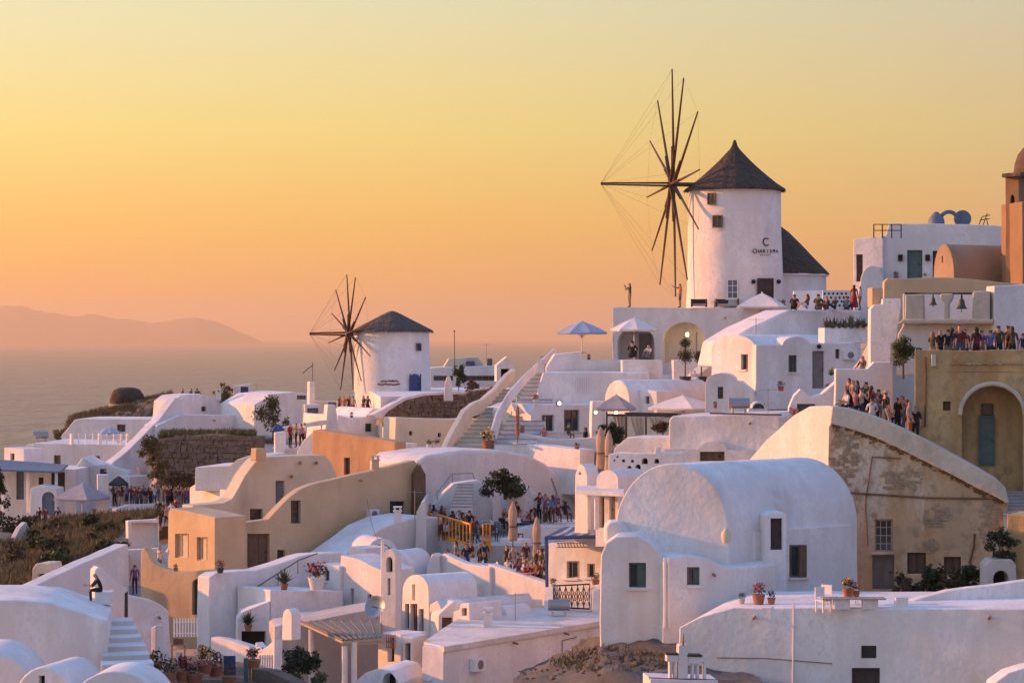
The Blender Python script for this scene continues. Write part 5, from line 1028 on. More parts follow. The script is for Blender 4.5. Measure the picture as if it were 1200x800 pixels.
person(1008, 364, 148.2, 'hip', -120, 'white', 'grey', 'between the pierced wall and the chimney', G, z=zt, s=.88)
# -- bell terrace
G = 'people on the bell terrace'
for x, pose, f, tp, bt, kw in ((1093, 'phone', 150, 'olive', 'khaki', {'hair': 'hair_fair', 'long': True, 's': .93}), (1102, 'stand', 40, 'black', 'black', {'s': .97}), (1111, 'hip', 170, 'black', 'grey', {'hair': 'hair_black'}), (1116, 'phone', 120, 'navy', 'black', {'long': True, 'hair': 'hair_black', 's': 1.02}), (1125, 'stand', -20, 'maroon', 'denim', {'s': 1.1}), (1131, 'reach', 10, 'red', 'denim', {'long': True, 's': .98}), (1144, 'stand', -160, 'maroon', 'black', {'hair': 'hair_black', 'long': True, 's': 1.04}), (1150, 'hip', 175, 'purple', 'grey', {'s': .98}), (1161, 'hip', 150, 'blue', 'navy', {'hair': 'hair_black', 's': .98}), (1170, 'stand', 165, 'olive', 'navy', {'s': 1.1}), (1181, 'stand', -165, 'beige', 'black', {'s': 1.1, 'bag': True}), (1186, 'stand', 170, 'brown', 'black', {'long': True, 's': 1.06}), (1199, 'stand', 180, 'grey', 'white', {'s': .9, 'bag': True})):
    person(x, 0, 104.5-(x-1072)*.006+random.uniform(.9, 2.4), pose, f, tp, bt, 'on the bell terrace', G, z=Z_BELL, **kw)
# -- on the steps above the weathered house
G = 'people gathered on the steps above the weathered house'
of3 = lambda x: np.interp(x, [976, 1000, 1026, 1050, 1080, 1110], [496, 503, 512, 523, 538, 552])
def onsteps(x, d, pose, f, tp, bt, dz=0, **kw):
    z = F2(972, 103.5, 1182, 101.5).pt(x, of3(x)).z + dz; person(x, 0, d, pose, f, tp, bt, 'above the weathered house', 'people gathered on the steps above the weathered house', z=z, **kw)
onsteps(991, 105.0, 'sit', -70, 'white', 'black', .3, hair='hair_black', long=True); onsteps(997, 105.3, 'lean', -60, 'black', 'black', .45, hair='hair_black', long=True); onsteps(1003, 105.6, 'sit', 150, 'pink', 'navy', .42)
onsteps(1010, 105.2, 'phone', 120, 'beige', 'navy', .25, hair='hair_brown', s=.94); onsteps(1015, 106, 'stand', 160, 'brown', 'navy', .5, hair='hair_black'); onsteps(1022, 104.4, 'sit', 175, 'white', 'beige', .32, legs=True); onsteps(1027, 105.4, 'phone', -150, 'blue', 'navy', .28, hair='hair_fair', s=.94)
onsteps(1038, 104.2, 'hip', 120, 'black', 'beige', .36, hair='hair_black', legs=True, s=1.05, hat=True); onsteps(1057, 105.5, 'stand', -40, 'pink', 'grey', .55, s=.98, long=True); onsteps(1063, 105.8, 'walk', -120, 'maroon', 'grey', .5); onsteps(1066, 103.6, 'stand', 60, 'beige', 'orange', .5, hair='hair_fair'); onsteps(1073, 104.4, 'stand', -30, 'black', 'black', .42, hair='hair_black', s=.98)
person(1010, 447, 117, 'sit', -50, 'brown', 'beige', 'in the pink sunlight beside the stepped piers', 'people on the steps', 'hair_black', legs=True, s=1.0)
# -- twin window house lounge and planter terrace
G = 'guests on the white terraces'
person(637, 0, 152.6, 'sit', -20, 'pink', 'white', 'behind the low parapet by the pale stair', G, 'hair_black', z=Z_LOUNGE, s=1.02); person(667, 0, 152.8, 'sit', 150, 'olive', 'khaki', 'before the grey windows', G, z=Z_LOUNGE+.3); person(686, 0, 153.0, 'stand', -60, 'black', 'black', 'before the grey windows', G, 'hair_black', long=True, z=Z_LOUNGE-.45)
person(741, 422, 161.6, 'floor', 170, 'black', 'black', 'beneath the white sunshade', G, 'hair_black', z=zat(421, 160.2)+.05, s=1.35); person(760, 422, 161.8, 'floor', -30, 'white', 'grey', 'beneath the white sunshade', G, z=zat(421, 160.2)+.05, s=1.05)
# -- upper restaurant terrace
G = 'diners on the upper restaurant terrace'; W = 'behind the yellow railing'; W2 = 'beside the white vault'
for x, d, pose, f, tp, bt, kw in ((502, 137.4, 'sit', 60, 'brown', 'black', {}), (511, 136.6, 'stand', 150, 'beige', 'denim', {'s': .95}), (517, 136.2, 'sit', 120, 'maroon', 'black', {'hair': 'hair_black'}), (523, 135.8, 'eat', -40, 'purple', 'navy', {'long': True}), (534, 137.8, 'phone', 30, 'olive', 'black', {'s': .95, 'hair': 'hair_black'}), (541, 138.6, 'stand', -30, 'navy', 'grey', {'s': .95}), (550, 134.5, 'stand', 170, 'black', 'black', {'hair': 'hair_black'}), (556, 135.5, 'sit', 10, 'maroon', 'navy', {'long': True}), (546, 133.5, 'sit', 160, 'black', 'khaki', {})):
    person(x, 0, d, pose, f, tp, bt, W, G, z=Z_UP, **kw)
Z_SIDE = zat(609, 137)
for x, d, pose, f, tp, bt, kw in ((592, 138.5, 'sit', 60, 'brown', 'black', {'hair': 'hair_black'}), (598, 138.2, 'eat', -40, 'orange', 'black', {'long': True}), (612, 138, 'sit', 90, 'pink', 'denim', {}), (619, 139.4, 'stand', 10, 'brown', 'khaki', {'s': .98}), (625, 139, 'sit', -80, 'red', 'white', {'long': True}), (632, 139.4, 'phone', -140, 'maroon', 'black', {'hair': 'hair_black', 's': .98}), (638, 138.8, 'sit', 160, 'white', 'grey', {}), (645, 139, 'sit', -20, 'olive', 'black', {}), (652, 139.3, 'stand', 30, 'purple', 'navy', {'hair': 'hair_black', 's': .98}), (659, 138.6, 'sit', -60, 'beige', 'white', {'long': True})):
    person(x, 0, d, pose, f, tp, bt, W2, G, z=Z_UP+.25 if x < 630 else Z_SIDE-.25, **kw)
# -- lower restaurant terrace
G = 'diners on the lower restaurant terrace'; W = 'on the terrace below the yellow railing'; W2 = 'at tables beside the blue pergola'
for x, d, pose, f, tp, bt, kw in ((523, 127.5, 'sit', 60, 'pink', 'denim', {'hair': 'hair_fair', 'long': True}), (529, 127.0, 'eat', -40, 'white', 'black', {}), (534, 128.4, 'sit', 20, 'maroon', 'black', {'hair': 'hair_black'}), (541, 127.6, 'sit', 170, 'light blue', 'denim', {}), (546, 128.6, 'lean', 150, 'blue', 'navy', {'hair': 'hair_black'}), (552, 129.6, 'stand', -60, 'black', 'black', {'hair': 'hair_black', 's': .98}), (563, 129, 'stand', 90, 'black', 'black', {'s': .96})):
    person(x, 0, d, pose, f, tp, bt, W, G, z=Z_LO, **kw)
for x, d, pose, f, tp, bt, kw in ((594, 128, 'stand', -60, 'black', 'black', {'hair': 'hair_black', 's': .97}), (606, 128.4, 'sit', 40, 'grey', 'black', {'hair': 'hair_black'}), (613, 128, 'sit', -20, 'navy', 'grey', {'long': True}), (600, 125, 'sit', 60, 'brown', 'beige', {'long': True}), (607, 124.2, 'sit', 175, 'purple', 'denim', {}), (613, 125.4, 'eat', -70, 'beige', 'white', {'hair': 'hair_fair'}), (620, 125, 'sit', 120, 'yellow', 'khaki', {}), (628, 125.6, 'sit', -40, 'pink', 'white', {'hair': 'hair_fair', 'long': True}), (636, 126.4, 'stand', 160, 'white', 'beige', {'s': .95}), (608, 122.8, 'sit', 80, 'maroon', 'brown', {'hair': 'hair_black', 'long': True}), (617, 122.6, 'lean', 20, 'red', 'black', {}), (626, 122.4, 'sit', -70, 'orange', 'brown', {'long': True}), (633, 122.8, 'eat', -120, 'brown', 'black', {'hair': 'hair_black'}), (643, 127, 'stand', -20, 'maroon', 'denim', {'s': .96})):
    person(x, 0, d, pose, f, tp, bt, W2, G, z=Z_LO, **kw)
for i in range(24):
    g = random.Random(500+i); tp = T[g.randrange(12)]
    person(g.uniform(596, 642), 0, g.uniform(122.6, 129.5), ['sit', 'eat', 'sit', 'lean', 'stand'][i % 5], g.choice([-60, 20, 90, 150, 175, -120]), tp, g.choice(['black', 'denim', 'beige', 'white']), W2, G, g.choice(['hair_black', 'hair_brown', 'hair_fair']), long=g.random() < .5, z=Z_LO, s=g.uniform(.93, 1.0))
for i in range(14):
    g = random.Random(540+i); person(g.uniform(524, 570), 0, g.uniform(128, 130.5), ['sit', 'eat', 'stand'][i % 3], g.choice([-60, 20, 90, 150, 175]), T[g.randrange(12)], g.choice(['black', 'denim', 'grey']), W, G, g.choice(['hair_black', 'hair_brown']), long=g.random() < .5, z=Z_LO, s=.97)
for i in range(18):
    g = random.Random(570+i); x = g.uniform(500, 556); person(x, 0, 137.8-(x-493)*.107+g.uniform(.8, 4.0), ['stand', 'phone', 'sit', 'hip'][i % 4], g.choice([-60, 20, 90, 150, 175, -140]), T[g.randrange(12)], g.choice(['black', 'denim', 'grey']), 'behind the yellow railing', 'diners on the upper restaurant terrace', g.choice(['hair_black', 'hair_brown']), long=g.random() < .5, z=Z_UP, s=.97)
for i in range(14):
    g = random.Random(600+i); x = g.uniform(590, 668); person(x, 0, g.uniform(137.2, 140.4), ['sit', 'stand', 'eat', 'sit', 'phone'][i % 5], g.choice([-60, 20, 90, 150, 175, -140]), T[g.randrange(12)], g.choice(['black', 'denim', 'brown']), 'beside the white vault', 'diners on the upper restaurant terrace', g.choice(['hair_black', 'hair_brown']), long=g.random() < .5, z=Z_UP+.25 if x < 630 else Z_SIDE-.25, s=.97)
for i in range(9):
    g = random.Random(630+i); onsteps(g.uniform(992, 1052), g.uniform(104.9, 106.6), ['stand', 'sit', 'phone', 'hip'][i % 4], g.choice([-60, 120, 150, 175, -140]), ['black', 'navy', 'maroon', 'brown', 'grey'][i % 5], ['black', 'denim', 'beige'][i % 3], .45, hair='hair_black', long=g.random() < .5, s=.96)
# -- crowd on the far left
G = 'crowd watching the sunset'; k = 0
for i in range(40):
    x = 132 + i*2.3 + random.uniform(-1, 1); d = 179.6 + random.uniform(0, 4.0); tp = random.choice(T); bt = random.choice(['black', 'navy', 'denim', 'beige', 'grey'])
    person(x, 0, d, random.choice(['stand', 'phone', 'hip', 'stand', 'phone', 'reach']), random.choice([-120, -150, -90, 170, -60, 30]), tp, bt, 'in the sunset crowd by the white pillar', G, random.choice(['hair_black', 'hair_brown', 'hair_fair']), random.choice(['skin_a', 'skin_b', 'skin_c']), long=random.random() < .4, legs=random.random() < .4, z=Z_CROWD, s=random.uniform(.92, 1.04))
for x, y, d, tp in ((188, 616, 173, 'maroon'), (195, 612, 174, 'pink'), (201, 607, 175, 'white'), (192, 606, 175.5, 'brown'), (206, 602, 176.5, 'red'), (186, 604, 175, 'black')):
    person(x, y+8, d, 'walk', random.choice([150, -30, 60]), tp, 'black', 'on the footpath below the sunset crowd', G, random.choice(['hair_black', 'hair_brown']), legs=True)
G = 'group on the far white terrace'
for x, tp, ps, f in ((46, 'black', 'stand', 150), (53, 'maroon', 'hip', -130), (68, 'navy', 'stand', 170)): person(x, 0, 176, ps, f, tp, 'black', 'behind the parapet over the brown scrub', G, 'hair_black', z=zat(622, 175))
# -- small mill yard
G = 'people in the small windmill yard'
for x, tp, ps, f, d in ((398, 'brown', 'phone', 60, 180), (403, 'orange', 'stand', -30, 179), (409, 'maroon', 'hip', 20, 180.5), (414, 'beige', 'stand', 150, 179.5), (426, 'black', 'stand', -60, 181), (431, 'navy', 'hip', 170, 180), (442, 'teal', 'stand', -20, 180), (448, 'navy', 'phone', -80, 181.5)):
    person(x, 0, d, ps, f, tp, 'black', 'in the yard of the small windmill', G, 'hair_black', z=Z_YARD, s=.96)
G = 'people beside the gate pier'
for x, tp, ps, f, d in ((340, 'red', 'stand', 60, 158), (347, 'yellow', 'phone', -90, 159), (353, 'pink', 'hip', 150, 158), (357, 'white', 'stand', -60, 160)): person(x, 0, d, ps, f, tp, 'black', 'between the gate pier and the orange wall', G, 'hair_black', z=zat(526, 157), s=.97)
# -- roof terrace and path on the left
G = 'people on the roofs above the scrub'
for x, tp, ps, f in ((214, 'black', 'floor', -80), (224, 'navy', 'floor', -100), (231, 'black', 'floor', 160)): person(x, 0, 203, ps, f, tp, 'black', 'on the roof above the stone terraces', G, 'hair_black', z=zat(477, 200.5)+.6, s=1.05)
person(158, 0, 135, 'stand', -150, 'purple', 'navy', 'beside the ochre yard wall', 'people on the footpath', 'hair_brown', z=zat(690, 138))
person(187, 0, 131, 'reach', 60, 'white', 'grey', 'by the ochre yard wall with the cream shutters above', 'people on the footpath', 'hair_brown', z=zat(690, 138)+1.4)
pz = F2(-20, 93.6, 125, 94.2).pt(115, 722).z
bo = thing('stone_bench', 'low white block bench on the roof terrace', 'bench', P(119.5, HZ, 99.0)); bo.location.z = pz; mb = MB(); mb.box((bo.location.x+.1, 99.0, pz+.2), (.3, 0, 0), (0, .45, 0), (0, 0, .22)); mb.build('block', 'white', bo); mb = MB(); mb.box((bo.location.x+.1, 99.0, pz+.445), (.32, 0, 0), (0, .47, 0), (0, 0, .022)); mb.build('seat', 'white', bo)
person(118.5, 0, 98.9, 'lean', -75, 'black', 'black', 'against the curved stair wall', 'seated photographer', 'hair_black', z=pz+.02, s=1.04)
# ================================================================ PLANTS
def leaf_cloud(blobs, n, size, seed, flat=.5):
    """many small two-triangle leaves through the blobs' volume, thicker towards their skins; blobs: (x, y, z, rx, ry, rz)"""
    g = np.random.default_rng(seed); V, Fc = [], []
    vol = np.array([b[3]*b[4]*b[5] for b in blobs])**.7; vol /= vol.sum()
    for i in g.choice(len(blobs), int(n*.72), p=vol):
        b = blobs[i]; v = g.normal(size=3); v /= np.linalg.norm(v); r = g.random()**.45*(1+.16*g.normal())
        c = Vector((b[0]+v[0]*b[3]*r, b[1]+v[1]*b[4]*r, b[2]+v[2]*b[5]*r))
        a = Vector(g.normal(size=3)).normalized(); w = a.cross(Vector(g.normal(size=3))).normalized(); s = size*g.uniform(.6, 1.4)
        k = len(V); V += [c-a*s, c+w*s*flat, c+a*s, c-w*s*flat]; Fc.append((k, k+1, k+2, k+3))
    return V, Fc
def tree(label, base, blobs, n, size, leaf, trunk_r, top, seed, cat='tree', name='tree', lean=(0, 0), group=None, limbs=11):
    o = thing(name, label, cat, base, group); V, Fc = leaf_cloud(blobs, n, size, seed)
    mk('crown', V, Fc, leaf, o, local=True)
    mb = MB(); t = Vector((lean[0], lean[1], top)); mb.bar((0, 0, -.15), t*.55, trunk_r, trunk_r*.75, seg=7); mb.bar(t*.53, t, trunk_r*.75, trunk_r*.45, seg=7)
    g = random.Random(seed)
    for k in range(limbs):
        b = blobs[g.randrange(len(blobs))]; mb.bar(t*g.uniform(.55, .9), (b[0]*.8, b[1]*.8, b[2]), trunk_r*.4, trunk_r*.12, seg=5)
    mb.build('trunk', 'bark', o, local=True); return o
def blobs_for(w, h, z0, n, seed, dp=.8):
    g = random.Random(seed); out = []
    for k in range(n):
        a = g.uniform(0, 6.28); r = g.uniform(.05, .82)*w/2; out.append((r*math.cos(a), r*math.sin(a)*dp, z0 + g.uniform(.12, .86)*h*(1-.35*r/(w/2)), w*g.uniform(.09, .22), w*g.uniform(.09, .22)*dp, h*g.uniform(.10, .22)))
    return out
def shrub_px(label, x0, y0, x1, y1, d, leaf, n, size, seed, stem=.0, cat='shrub', name='shrub', **k):
    s = 1/pxm(d); w, h = (x1-x0)*s, (y1-y0)*s; b = P((x0+x1)/2, y1, d); b.z -= stem*s
    return tree(label, b, blobs_for(w, h, stem*s, 15, seed), n, size, leaf, max(.03, w*.03), stem*s+h*.55, seed, cat, name, **k)
shrub_px('feathery yellow green tree beside the bluish flat house', 298, 458, 342, 508, 189, 'leaf_mid', 2600, .10, 3, 6, 'tree', 'tree')
shrub_px('small dark palm like plant on the roof terrace behind the stair hut', 248, 446, 277, 470, 203.5, 'leaf_brown', 900, .10, 4, 4)
shrub_px('dark cypress behind the rubble wall', 529, 421, 546, 452, 181, 'leaf_dark', 1500, .09, 5, 6, 'tree', 'cypress')
shrub_px('brown dry bush beside the white finial', 545, 442, 562, 462, 176.5, 'leaf_brown', 800, .09, 6)
shrub_px('broad dark green bush in the white planter above the restaurant', 556, 546, 628, 582, 138.4, 'leaf_dark', 3600, .10, 7, 0)
shrub_px('dark olive bush beside the cream curtained arbour', 698, 488, 737, 522, 137.5, 'leaf_dark', 2200, .08, 8, 22)
shrub_px('reddish bush at the far end of the cream curtained arbour', 764, 488, 790, 508, 137.5, 'leaf_brown', 1300, .08, 9, 6)
shrub_px('grey green olive tree beside the bell terrace', 1035, 388, 1082, 428, 106.6, 'leaf_mid', 3200, .06, 10, 12, 'tree', 'olive_tree')
shrub_px('dark leafy shrub spilling from the rounded planter', 1151, 617, 1192, 656, 95.4, 'leaf_dark', 1800, .08, 11)
shrub_px('tall dark shrub in front of the cane pergola', 324, 742, 377, 792, 101, 'leaf_dark', 3200, .085, 12, 8)
shrub_px('rounded clipped bush under the tall dark shrub', 331, 782, 356, 806, 97.5, 'leaf_mid', 1400, .05, 13); shrub_px('rounded clipped bush beside the pergola post', 357, 783, 386, 808, 97, 'leaf_mid', 1600, .05, 14)
shrub_px('yellowish dry bush beside the white ramp wall', 160, 505, 198, 548, 182, 'leaf_dry', 2600, .12, 15); shrub_px('rounded olive bush above the sunset crowd', 172, 532, 202, 562, 178.5, 'leaf_dry', 1800, .11, 16)
shrub_px('brown bush on the slope behind the long beam', 196, 548, 226, 566, 180, 'leaf_brown', 1200, .1, 17); shrub_px('round brown bush on the white terrace house roof', 60, 497, 84, 516, 215, 'leaf_dry', 900, .12, 18)
for i, (x0, y0, x1, y1, d, l) in enumerate(((1046, 668, 1086, 700, 100, 'leaf_brown'), (1076, 656, 1112, 697, 99, 'leaf_dark'), (1100, 662, 1134, 697, 98.5, 'leaf_brown'), (1122, 656, 1156, 694, 98, 'leaf_dark'))):
    shrub_px(['brown scrub against the barred door of the weathered house', 'dark scrub under the low windows of the weathered house', 'brown scrub between two dark shrubs of the weathered house', 'dark scrub beside the rounded planter'][i], x0, y0, x1, y1, d, l, 2200, .08, 30+i)
for i, (x0, y0, x1, y1, d, l) in enumerate(((-20, 545, 12, 600, 172, 'leaf_dark'), (-20, 590, 36, 640, 166, 'leaf_dark'), (-10, 625, 40, 690, 140, 'leaf_brown'))):
    shrub_px(['dark bush before the veranda house', 'low dark bush below the parapet at the scrub', 'brown thorny bush at the foot of the scrub slope'][i], x0, y0, x1, y1, d, l, 2200, .12, 40+i)
# scrub covering the slope and the mound: uncountable
def scrub(quads, n, size, m, seed):
    g = np.random.default_rng(seed); V, Fc = [], []
    for i in range(n):
        q = quads[g.integers(len(quads))]; a, b = g.random(2)
        p = P(*q[0]).lerp(P(*q[1]), a).lerp(P(*q[2]).lerp(P(*q[3]), a), b) + Vector((0, 0, g.uniform(-.1, .15)))
        for k in range(5):
            e = Vector((g.normal()*.5, g.normal()*.5, g.uniform(.6, 1.2))).normalized()*size*g.uniform(.5, 1.4); w = Vector((g.normal(), g.normal(), 0)).normalized()*size*.09
            j = len(V); V += [p-w, p+w, p+e]; Fc.append((j, j+1, j+2))
    return tag(mk('grass', V, Fc, m, local=True), 'dry grass and scrub', 'grass', kind='stuff')
scrub([((-40, 700, 125), (40, 690, 126), (-30, 640, 155), (30, 640, 156)), ((30, 676, 134), (120, 650, 142), (40, 630, 158), (150, 620, 160)), ((30, 630, 160), (150, 620, 160), (60, 612, 170), (190, 602, 171))], 9000, .55, 'leaf_dry', 1)
scrub([((80, 491, 222), (208, 470, 222), (100, 487, 228), (200, 461, 228)), ((76, 505, 216), (212, 500, 216), (80, 491, 222), (208, 470, 222))], 3500, .4, 'leaf_dry', 2)
scrub([((185, 514, 186.5), (300, 512, 184.5), (190, 508, 192), (298, 508, 192))], 1500, .4, 'leaf_mid', 3)
# potted and spiky plants
def agave(label, p, r, n, seed, m='agave', pot=None, group=None, name='agave'):
    o = thing(name, label, 'plant', p, group); g = random.Random(seed); z0 = 0
    if pot: MB().lathe((0, 0, 0), [(pot*.7, 0), (pot, pot*1.3), (pot*1.05, pot*1.45), (pot*.9, pot*1.45)], 12).build('pot', 'terracotta', o, local=True, smooth=40); z0 = pot*1.4
    V, Fc = [], []
    for k in range(n):
        a = g.uniform(0, 6.28); el = g.uniform(.25, 1.35); e = Vector((math.cos(a)*math.cos(el), math.sin(a)*math.cos(el), math.sin(el))); w = Vector((-math.sin(a), math.cos(a), 0))*r*.07; L = r*g.uniform(.7, 1.1)
        j = len(V); c = Vector((0, 0, z0)); V += [c-w, c+w, c+e*L*.5-w*1.1, c+e*L*.5+w*1.1, c+e*L+Vector((0, 0, -L*.05))]; Fc += [(j, j+1, j+3, j+2), (j+2, j+3, j+4)]
    mk('leaves', V, Fc, m, o, local=True); return o
for i in range(7): agave('spiky agave in the long planter above the corner house', P(969+i*7.2, 384.5, 143.4), .75+.2*(i % 3 == 1), 26, 60+i, group='agaves in the long planter')
agave('spiky plant beside the grey door of the corner house', P(974, 440, 138.5), .55, 20, 70); agave('tall spiky shrub in the white roof planter', P(333, 690.5, 118), .85, 40, 71, 'leaf_mid', .2); agave('spiky shrub on the stair flank below the roof planter', P(291, 738.5, 116), .75, 34, 72, 'leaf_dark', .2)
def flower_pot(label, p, s, m, leaf='leaf_dark', seed=1, pot='terracotta', group=None):
    o = thing('flower_pot', label, 'flower pot', p, group)
    MB().lathe((0, 0, 0), [(.16*s, 0), (.22*s, .28*s), (.24*s, .32*s), (.2*s, .32*s)], 12).build('pot', pot, o, local=True, smooth=40)
    bl = [(0, 0, .5*s, .25*s, .25*s, .22*s)]; V, Fc = leaf_cloud(bl, 160, .05*s, seed); tag(mk('leaves', V, Fc, leaf, o, local=True), kind='stuff')
    if m: V, Fc = leaf_cloud([(0, 0, .58*s, .27*s, .27*s, .2*s)], 70, .045*s, seed+1, .8); tag(mk('flowers', V, Fc, m, o, local=True), kind='stuff')
    return o
flower_pot('pot of red flowers on the white roof planter', P(371, 690.5, 118.5), 1.9, 'flower_red', seed=2, pot='white')
flower_pot('pot of yellow flowers at the foot of the teal stair', P(572, 526, 150.5), 1.7, 'flower_yellow', seed=3); flower_pot('white pot of seedlings beside the cream wall', P(512, 526, 158), 1.0, None, seed=4, pot='white'); flower_pot('pot of leafy herbs at the top of the cream wall', P(503, 526, 158), .9, None, 'leaf_mid', 5, 'white')
for i, (x, y, d, m) in enumerate(((869, 707, 90.6, None), (889, 707, 90.4, 'flower_pink'), (904, 707, 90.2, None))): flower_pot(['small green pot on the long house ledge', 'bushy dark red pot on the long house ledge', 'slim green pot on the long house ledge'][i], P(x, y, d), [.6, 1.1, .7][i], m, 'leaf_dark' if i != 1 else 'leaf_brown', 80+i, 'terracotta' if i else 'concrete')
flower_pot('pot with bright yellow green plant on the table terrace', P(994, 699, 88.7), 1.0, 'flower_yellow', 'leaf_mid', 90); flower_pot('small pot beside the yellow green plant', P(1003, 699, 88.9), .7, 'flower_pink', 'leaf_dark', 91)
# ball topiaries
def topiary(label, x, ypot, d, balls, pot_w):
    s = 1/pxm(d); b = P(x, ypot, d); o = thing('topiary', label, 'topiary', b)
    MB().lathe((0, 0, 0), [(pot_w*.62, 0), (pot_w, .55), (pot_w*1.05, .6), (pot_w*.85, .6)], 12).build('pot', 'pot_dark', o, local=True, smooth=40)
    mb = MB(); mb.bar((0, 0, .4), (0, 0, (ypot-balls[-1][0])*s), .045); mb.build('stem', 'bark', o, local=True)
    bl = [(0, 0, (ypot-y)*s, r*s, r*s, r*s*.85) for y, r in balls]; V, Fc = leaf_cloud(bl, 2200, .05, int(x)); mk('crown', V, Fc, 'leaf_dark', o, local=True)
topiary('two tiered ball topiary in a dark pot', 803, 452, 152, [(417, 9.5), (402, 7)], .38); topiary('single ball topiary beside the two tiered one', 822, 452, 153, [(418.5, 9)], .34)
# ================================================================ SUNSHADES, AWNINGS
def sunshade(label, x, yt, d, half_w, drop, ybase, m, ribs=8, rz=.3, sq=False, pole='white_paint', group=None):
    """open parasol: canopy of separate sloping panels with a valance, ribs under it, pole and foot"""
    s = 1/pxm(d); b = P(x, ybase, d); H = (ybase-yt)*s; r = half_w*s; dp = drop*s
    o = thing('sunshade', label, 'sunshade', b, group); n = 4 if sq else ribs
    V, Fc = [Vector((0, 0, H))], []
    for ring, (q, zz) in enumerate(((.5, .44), (1.0, 1.0), (1.0, 1.0))):
        for k in range(n*4):
            a = rz + 2*math.pi*k/(n*4); seg = (k % 4)/4
            sag = 1-.10*math.sin(math.pi*seg); rr = r*q*(math.cos(math.pi/n)/math.cos((seg-.5)*2*math.pi/n) if not sq else 1/max(abs(math.cos(a-rz-math.pi/4)), abs(math.sin(a-rz-math.pi/4)))/1.15)*(1 if q < 1 else sag**.3)
            V.append(Vector((rr*math.cos(a), rr*math.sin(a), H-dp*zz-(.14 if ring == 2 else 0) - .03*math.sin(math.pi*seg))))
    N4 = n*4
    for k in range(N4):
        j = (k+1) % N4; Fc += [(0, 1+k, 1+j), (1+k, 1+N4+k, 1+N4+j, 1+j), (1+N4+k, 1+2*N4+k, 1+2*N4+j, 1+N4+j)]
    c = mk('canopy', V, Fc, m, o, local=True, smooth=25); c.modifiers.new('cloth', 'SOLIDIFY').thickness = .012
    MB().bar((0, 0, 0), (0, 0, H-.02), .035, seg=8).build('pole', pole, o, local=True); MB().lathe((0, 0, 0), [(.3, 0), (.3, .06), (.06, .1)], 12).build('foot', 'concrete', o, local=True)
    for k in range(n):
        a = rz + 2*math.pi*k/n; MB().bar((0, 0, H-.06), (r*.97*math.cos(a), r*.97*math.sin(a), H-dp-.04), .012, seg=4).build('rib', 'wood_grey', o, local=True)
        MB().bar((0, 0, H-dp*1.3-.15), (r*.5*math.cos(a), r*.5*math.sin(a), H-dp*.5-.06), .012, seg=4).build('strut', 'wood_grey', o, local=True)
    MB().ball((0, 0, H+.03), .05).build('finial', pole, o, local=True); return o
sunshade('pale blue open sunshade on a slim pole against the sky', 682, 376, 166, 31, 13, 414, 'canvas_blue'); sunshade('white open sunshade before the smaller arch', 743, 372.5, 163, 28, 13, 424, 'canvas_white', rz=.1)
sunshade('white open sunshade at the foot of the tall windmill', 893, 343, 164, 29, 16, 366, 'canvas_white', sq=True, rz=.5); sunshade('mauve white square sunshade beside the corner house', 855, 391, 152, 27, 15, 428, 'canvas_white', sq=True, rz=.9)
sunshade('greyish sunshade beside the cream curtained arbour', 722, 462, 145.5, 21, 16, 500, 'canvas_grey', sq=True, rz=.4); sunshade('white sunshade with a folded corner over the arbour', 800, 463, 144, 34, 14, 500, 'canvas_white', sq=True, rz=.2)
sunshade('small blue sunshade beside the white gate pier', 325, 496, 158.5, 9, 7, 525, 'blue_paint'); sunshade('black sunshade behind the tall white pillar', 139, 557, 181, 12, 9, 600, 'canvas_dark', rz=.6)
sunshade('large grey awning parasol on the far white terrace', 96, 566, 179, 27, 17, 618, 'canvas_grey', sq=True, rz=.35)
sunshade('white terrace sunshade by the dark deck chairs', 128, 500, 208, 14, 6, 516, 'canvas_blue')
def closed_parasol(label, x, yt, yb, d, w, m='canvas_beige'):
    s = 1/pxm(d); b = P(x, yb, d); H = (yb-yt)*s; w *= s; o = thing('closed_parasol', label, 'parasol', b)
    MB().lathe((0, 0, 0), [(.03, 0), (.03, H*.25)], 8).build('pole', 'wood_brown', o, local=True)
    MB().lathe((0, 0, H*.22), [(w*.40, 0), (w*.50, H*.05), (w*.44, H*.22), (w*.40, H*.30), (w*.47, H*.42), (w*.44, H*.58), (w*.30, H*.68), (w*.14, H*.75), (.02, H*.78)], 20, lambda t, z: .10*math.sin(7*t)+.05*math.sin(3*t+z*4)).build('canopy', m, o, local=True, smooth=70)
    MB().lathe((0, 0, H*.5), [(w*.56, 0), (w*.56, .06)], 12).build('tie', 'wood_brown', o, local=True); MB().lathe((0, 0, 0), [(.28, 0), (.28, .07), (.05, .1)], 12).build('foot', 'concrete', o, local=True)
closed_parasol('closed beige parasol between the two restaurant levels', 601, 588, 646, 130, 11); closed_parasol('tall closed beige parasol over the lower tables', 629, 605, 668, 127.5, 10)
closed_parasol('closed shaggy beige parasol before the dotted wall', 704, 500, 563, 121.5, 11, 'canvas_beige'); closed_parasol('second closed shaggy parasol nearer the dotted wall', 713.5, 504, 566, 120.8, 10, 'canvas_beige'); closed_parasol('slim pinkish closed parasol on the pale grey stair', 606.5, 474, 520, 149.5, 5, 'terracotta')
# white sail cloth over the stairs
o = thing('sail_cloth', 'small white sail cloth stretched above the teal stair', 'awning', P(586, 480, 158))
a, b, c = P(570, 477, 157), P(589, 477.5, 156), P(605, 465, 159); sg = (a+b+c)/3+Vector((0, 0, -.12)); mk('cloth', [a, b, c, sg], [(0, 1, 3), (1, 2, 3), (2, 0, 3)], 'canvas_white', o).modifiers.new('t', 'SOLIDIFY').thickness = .015
MB().bar(P(605, 464, 159), P(605, 490, 159), .03).build('pole', 'white_paint', o)
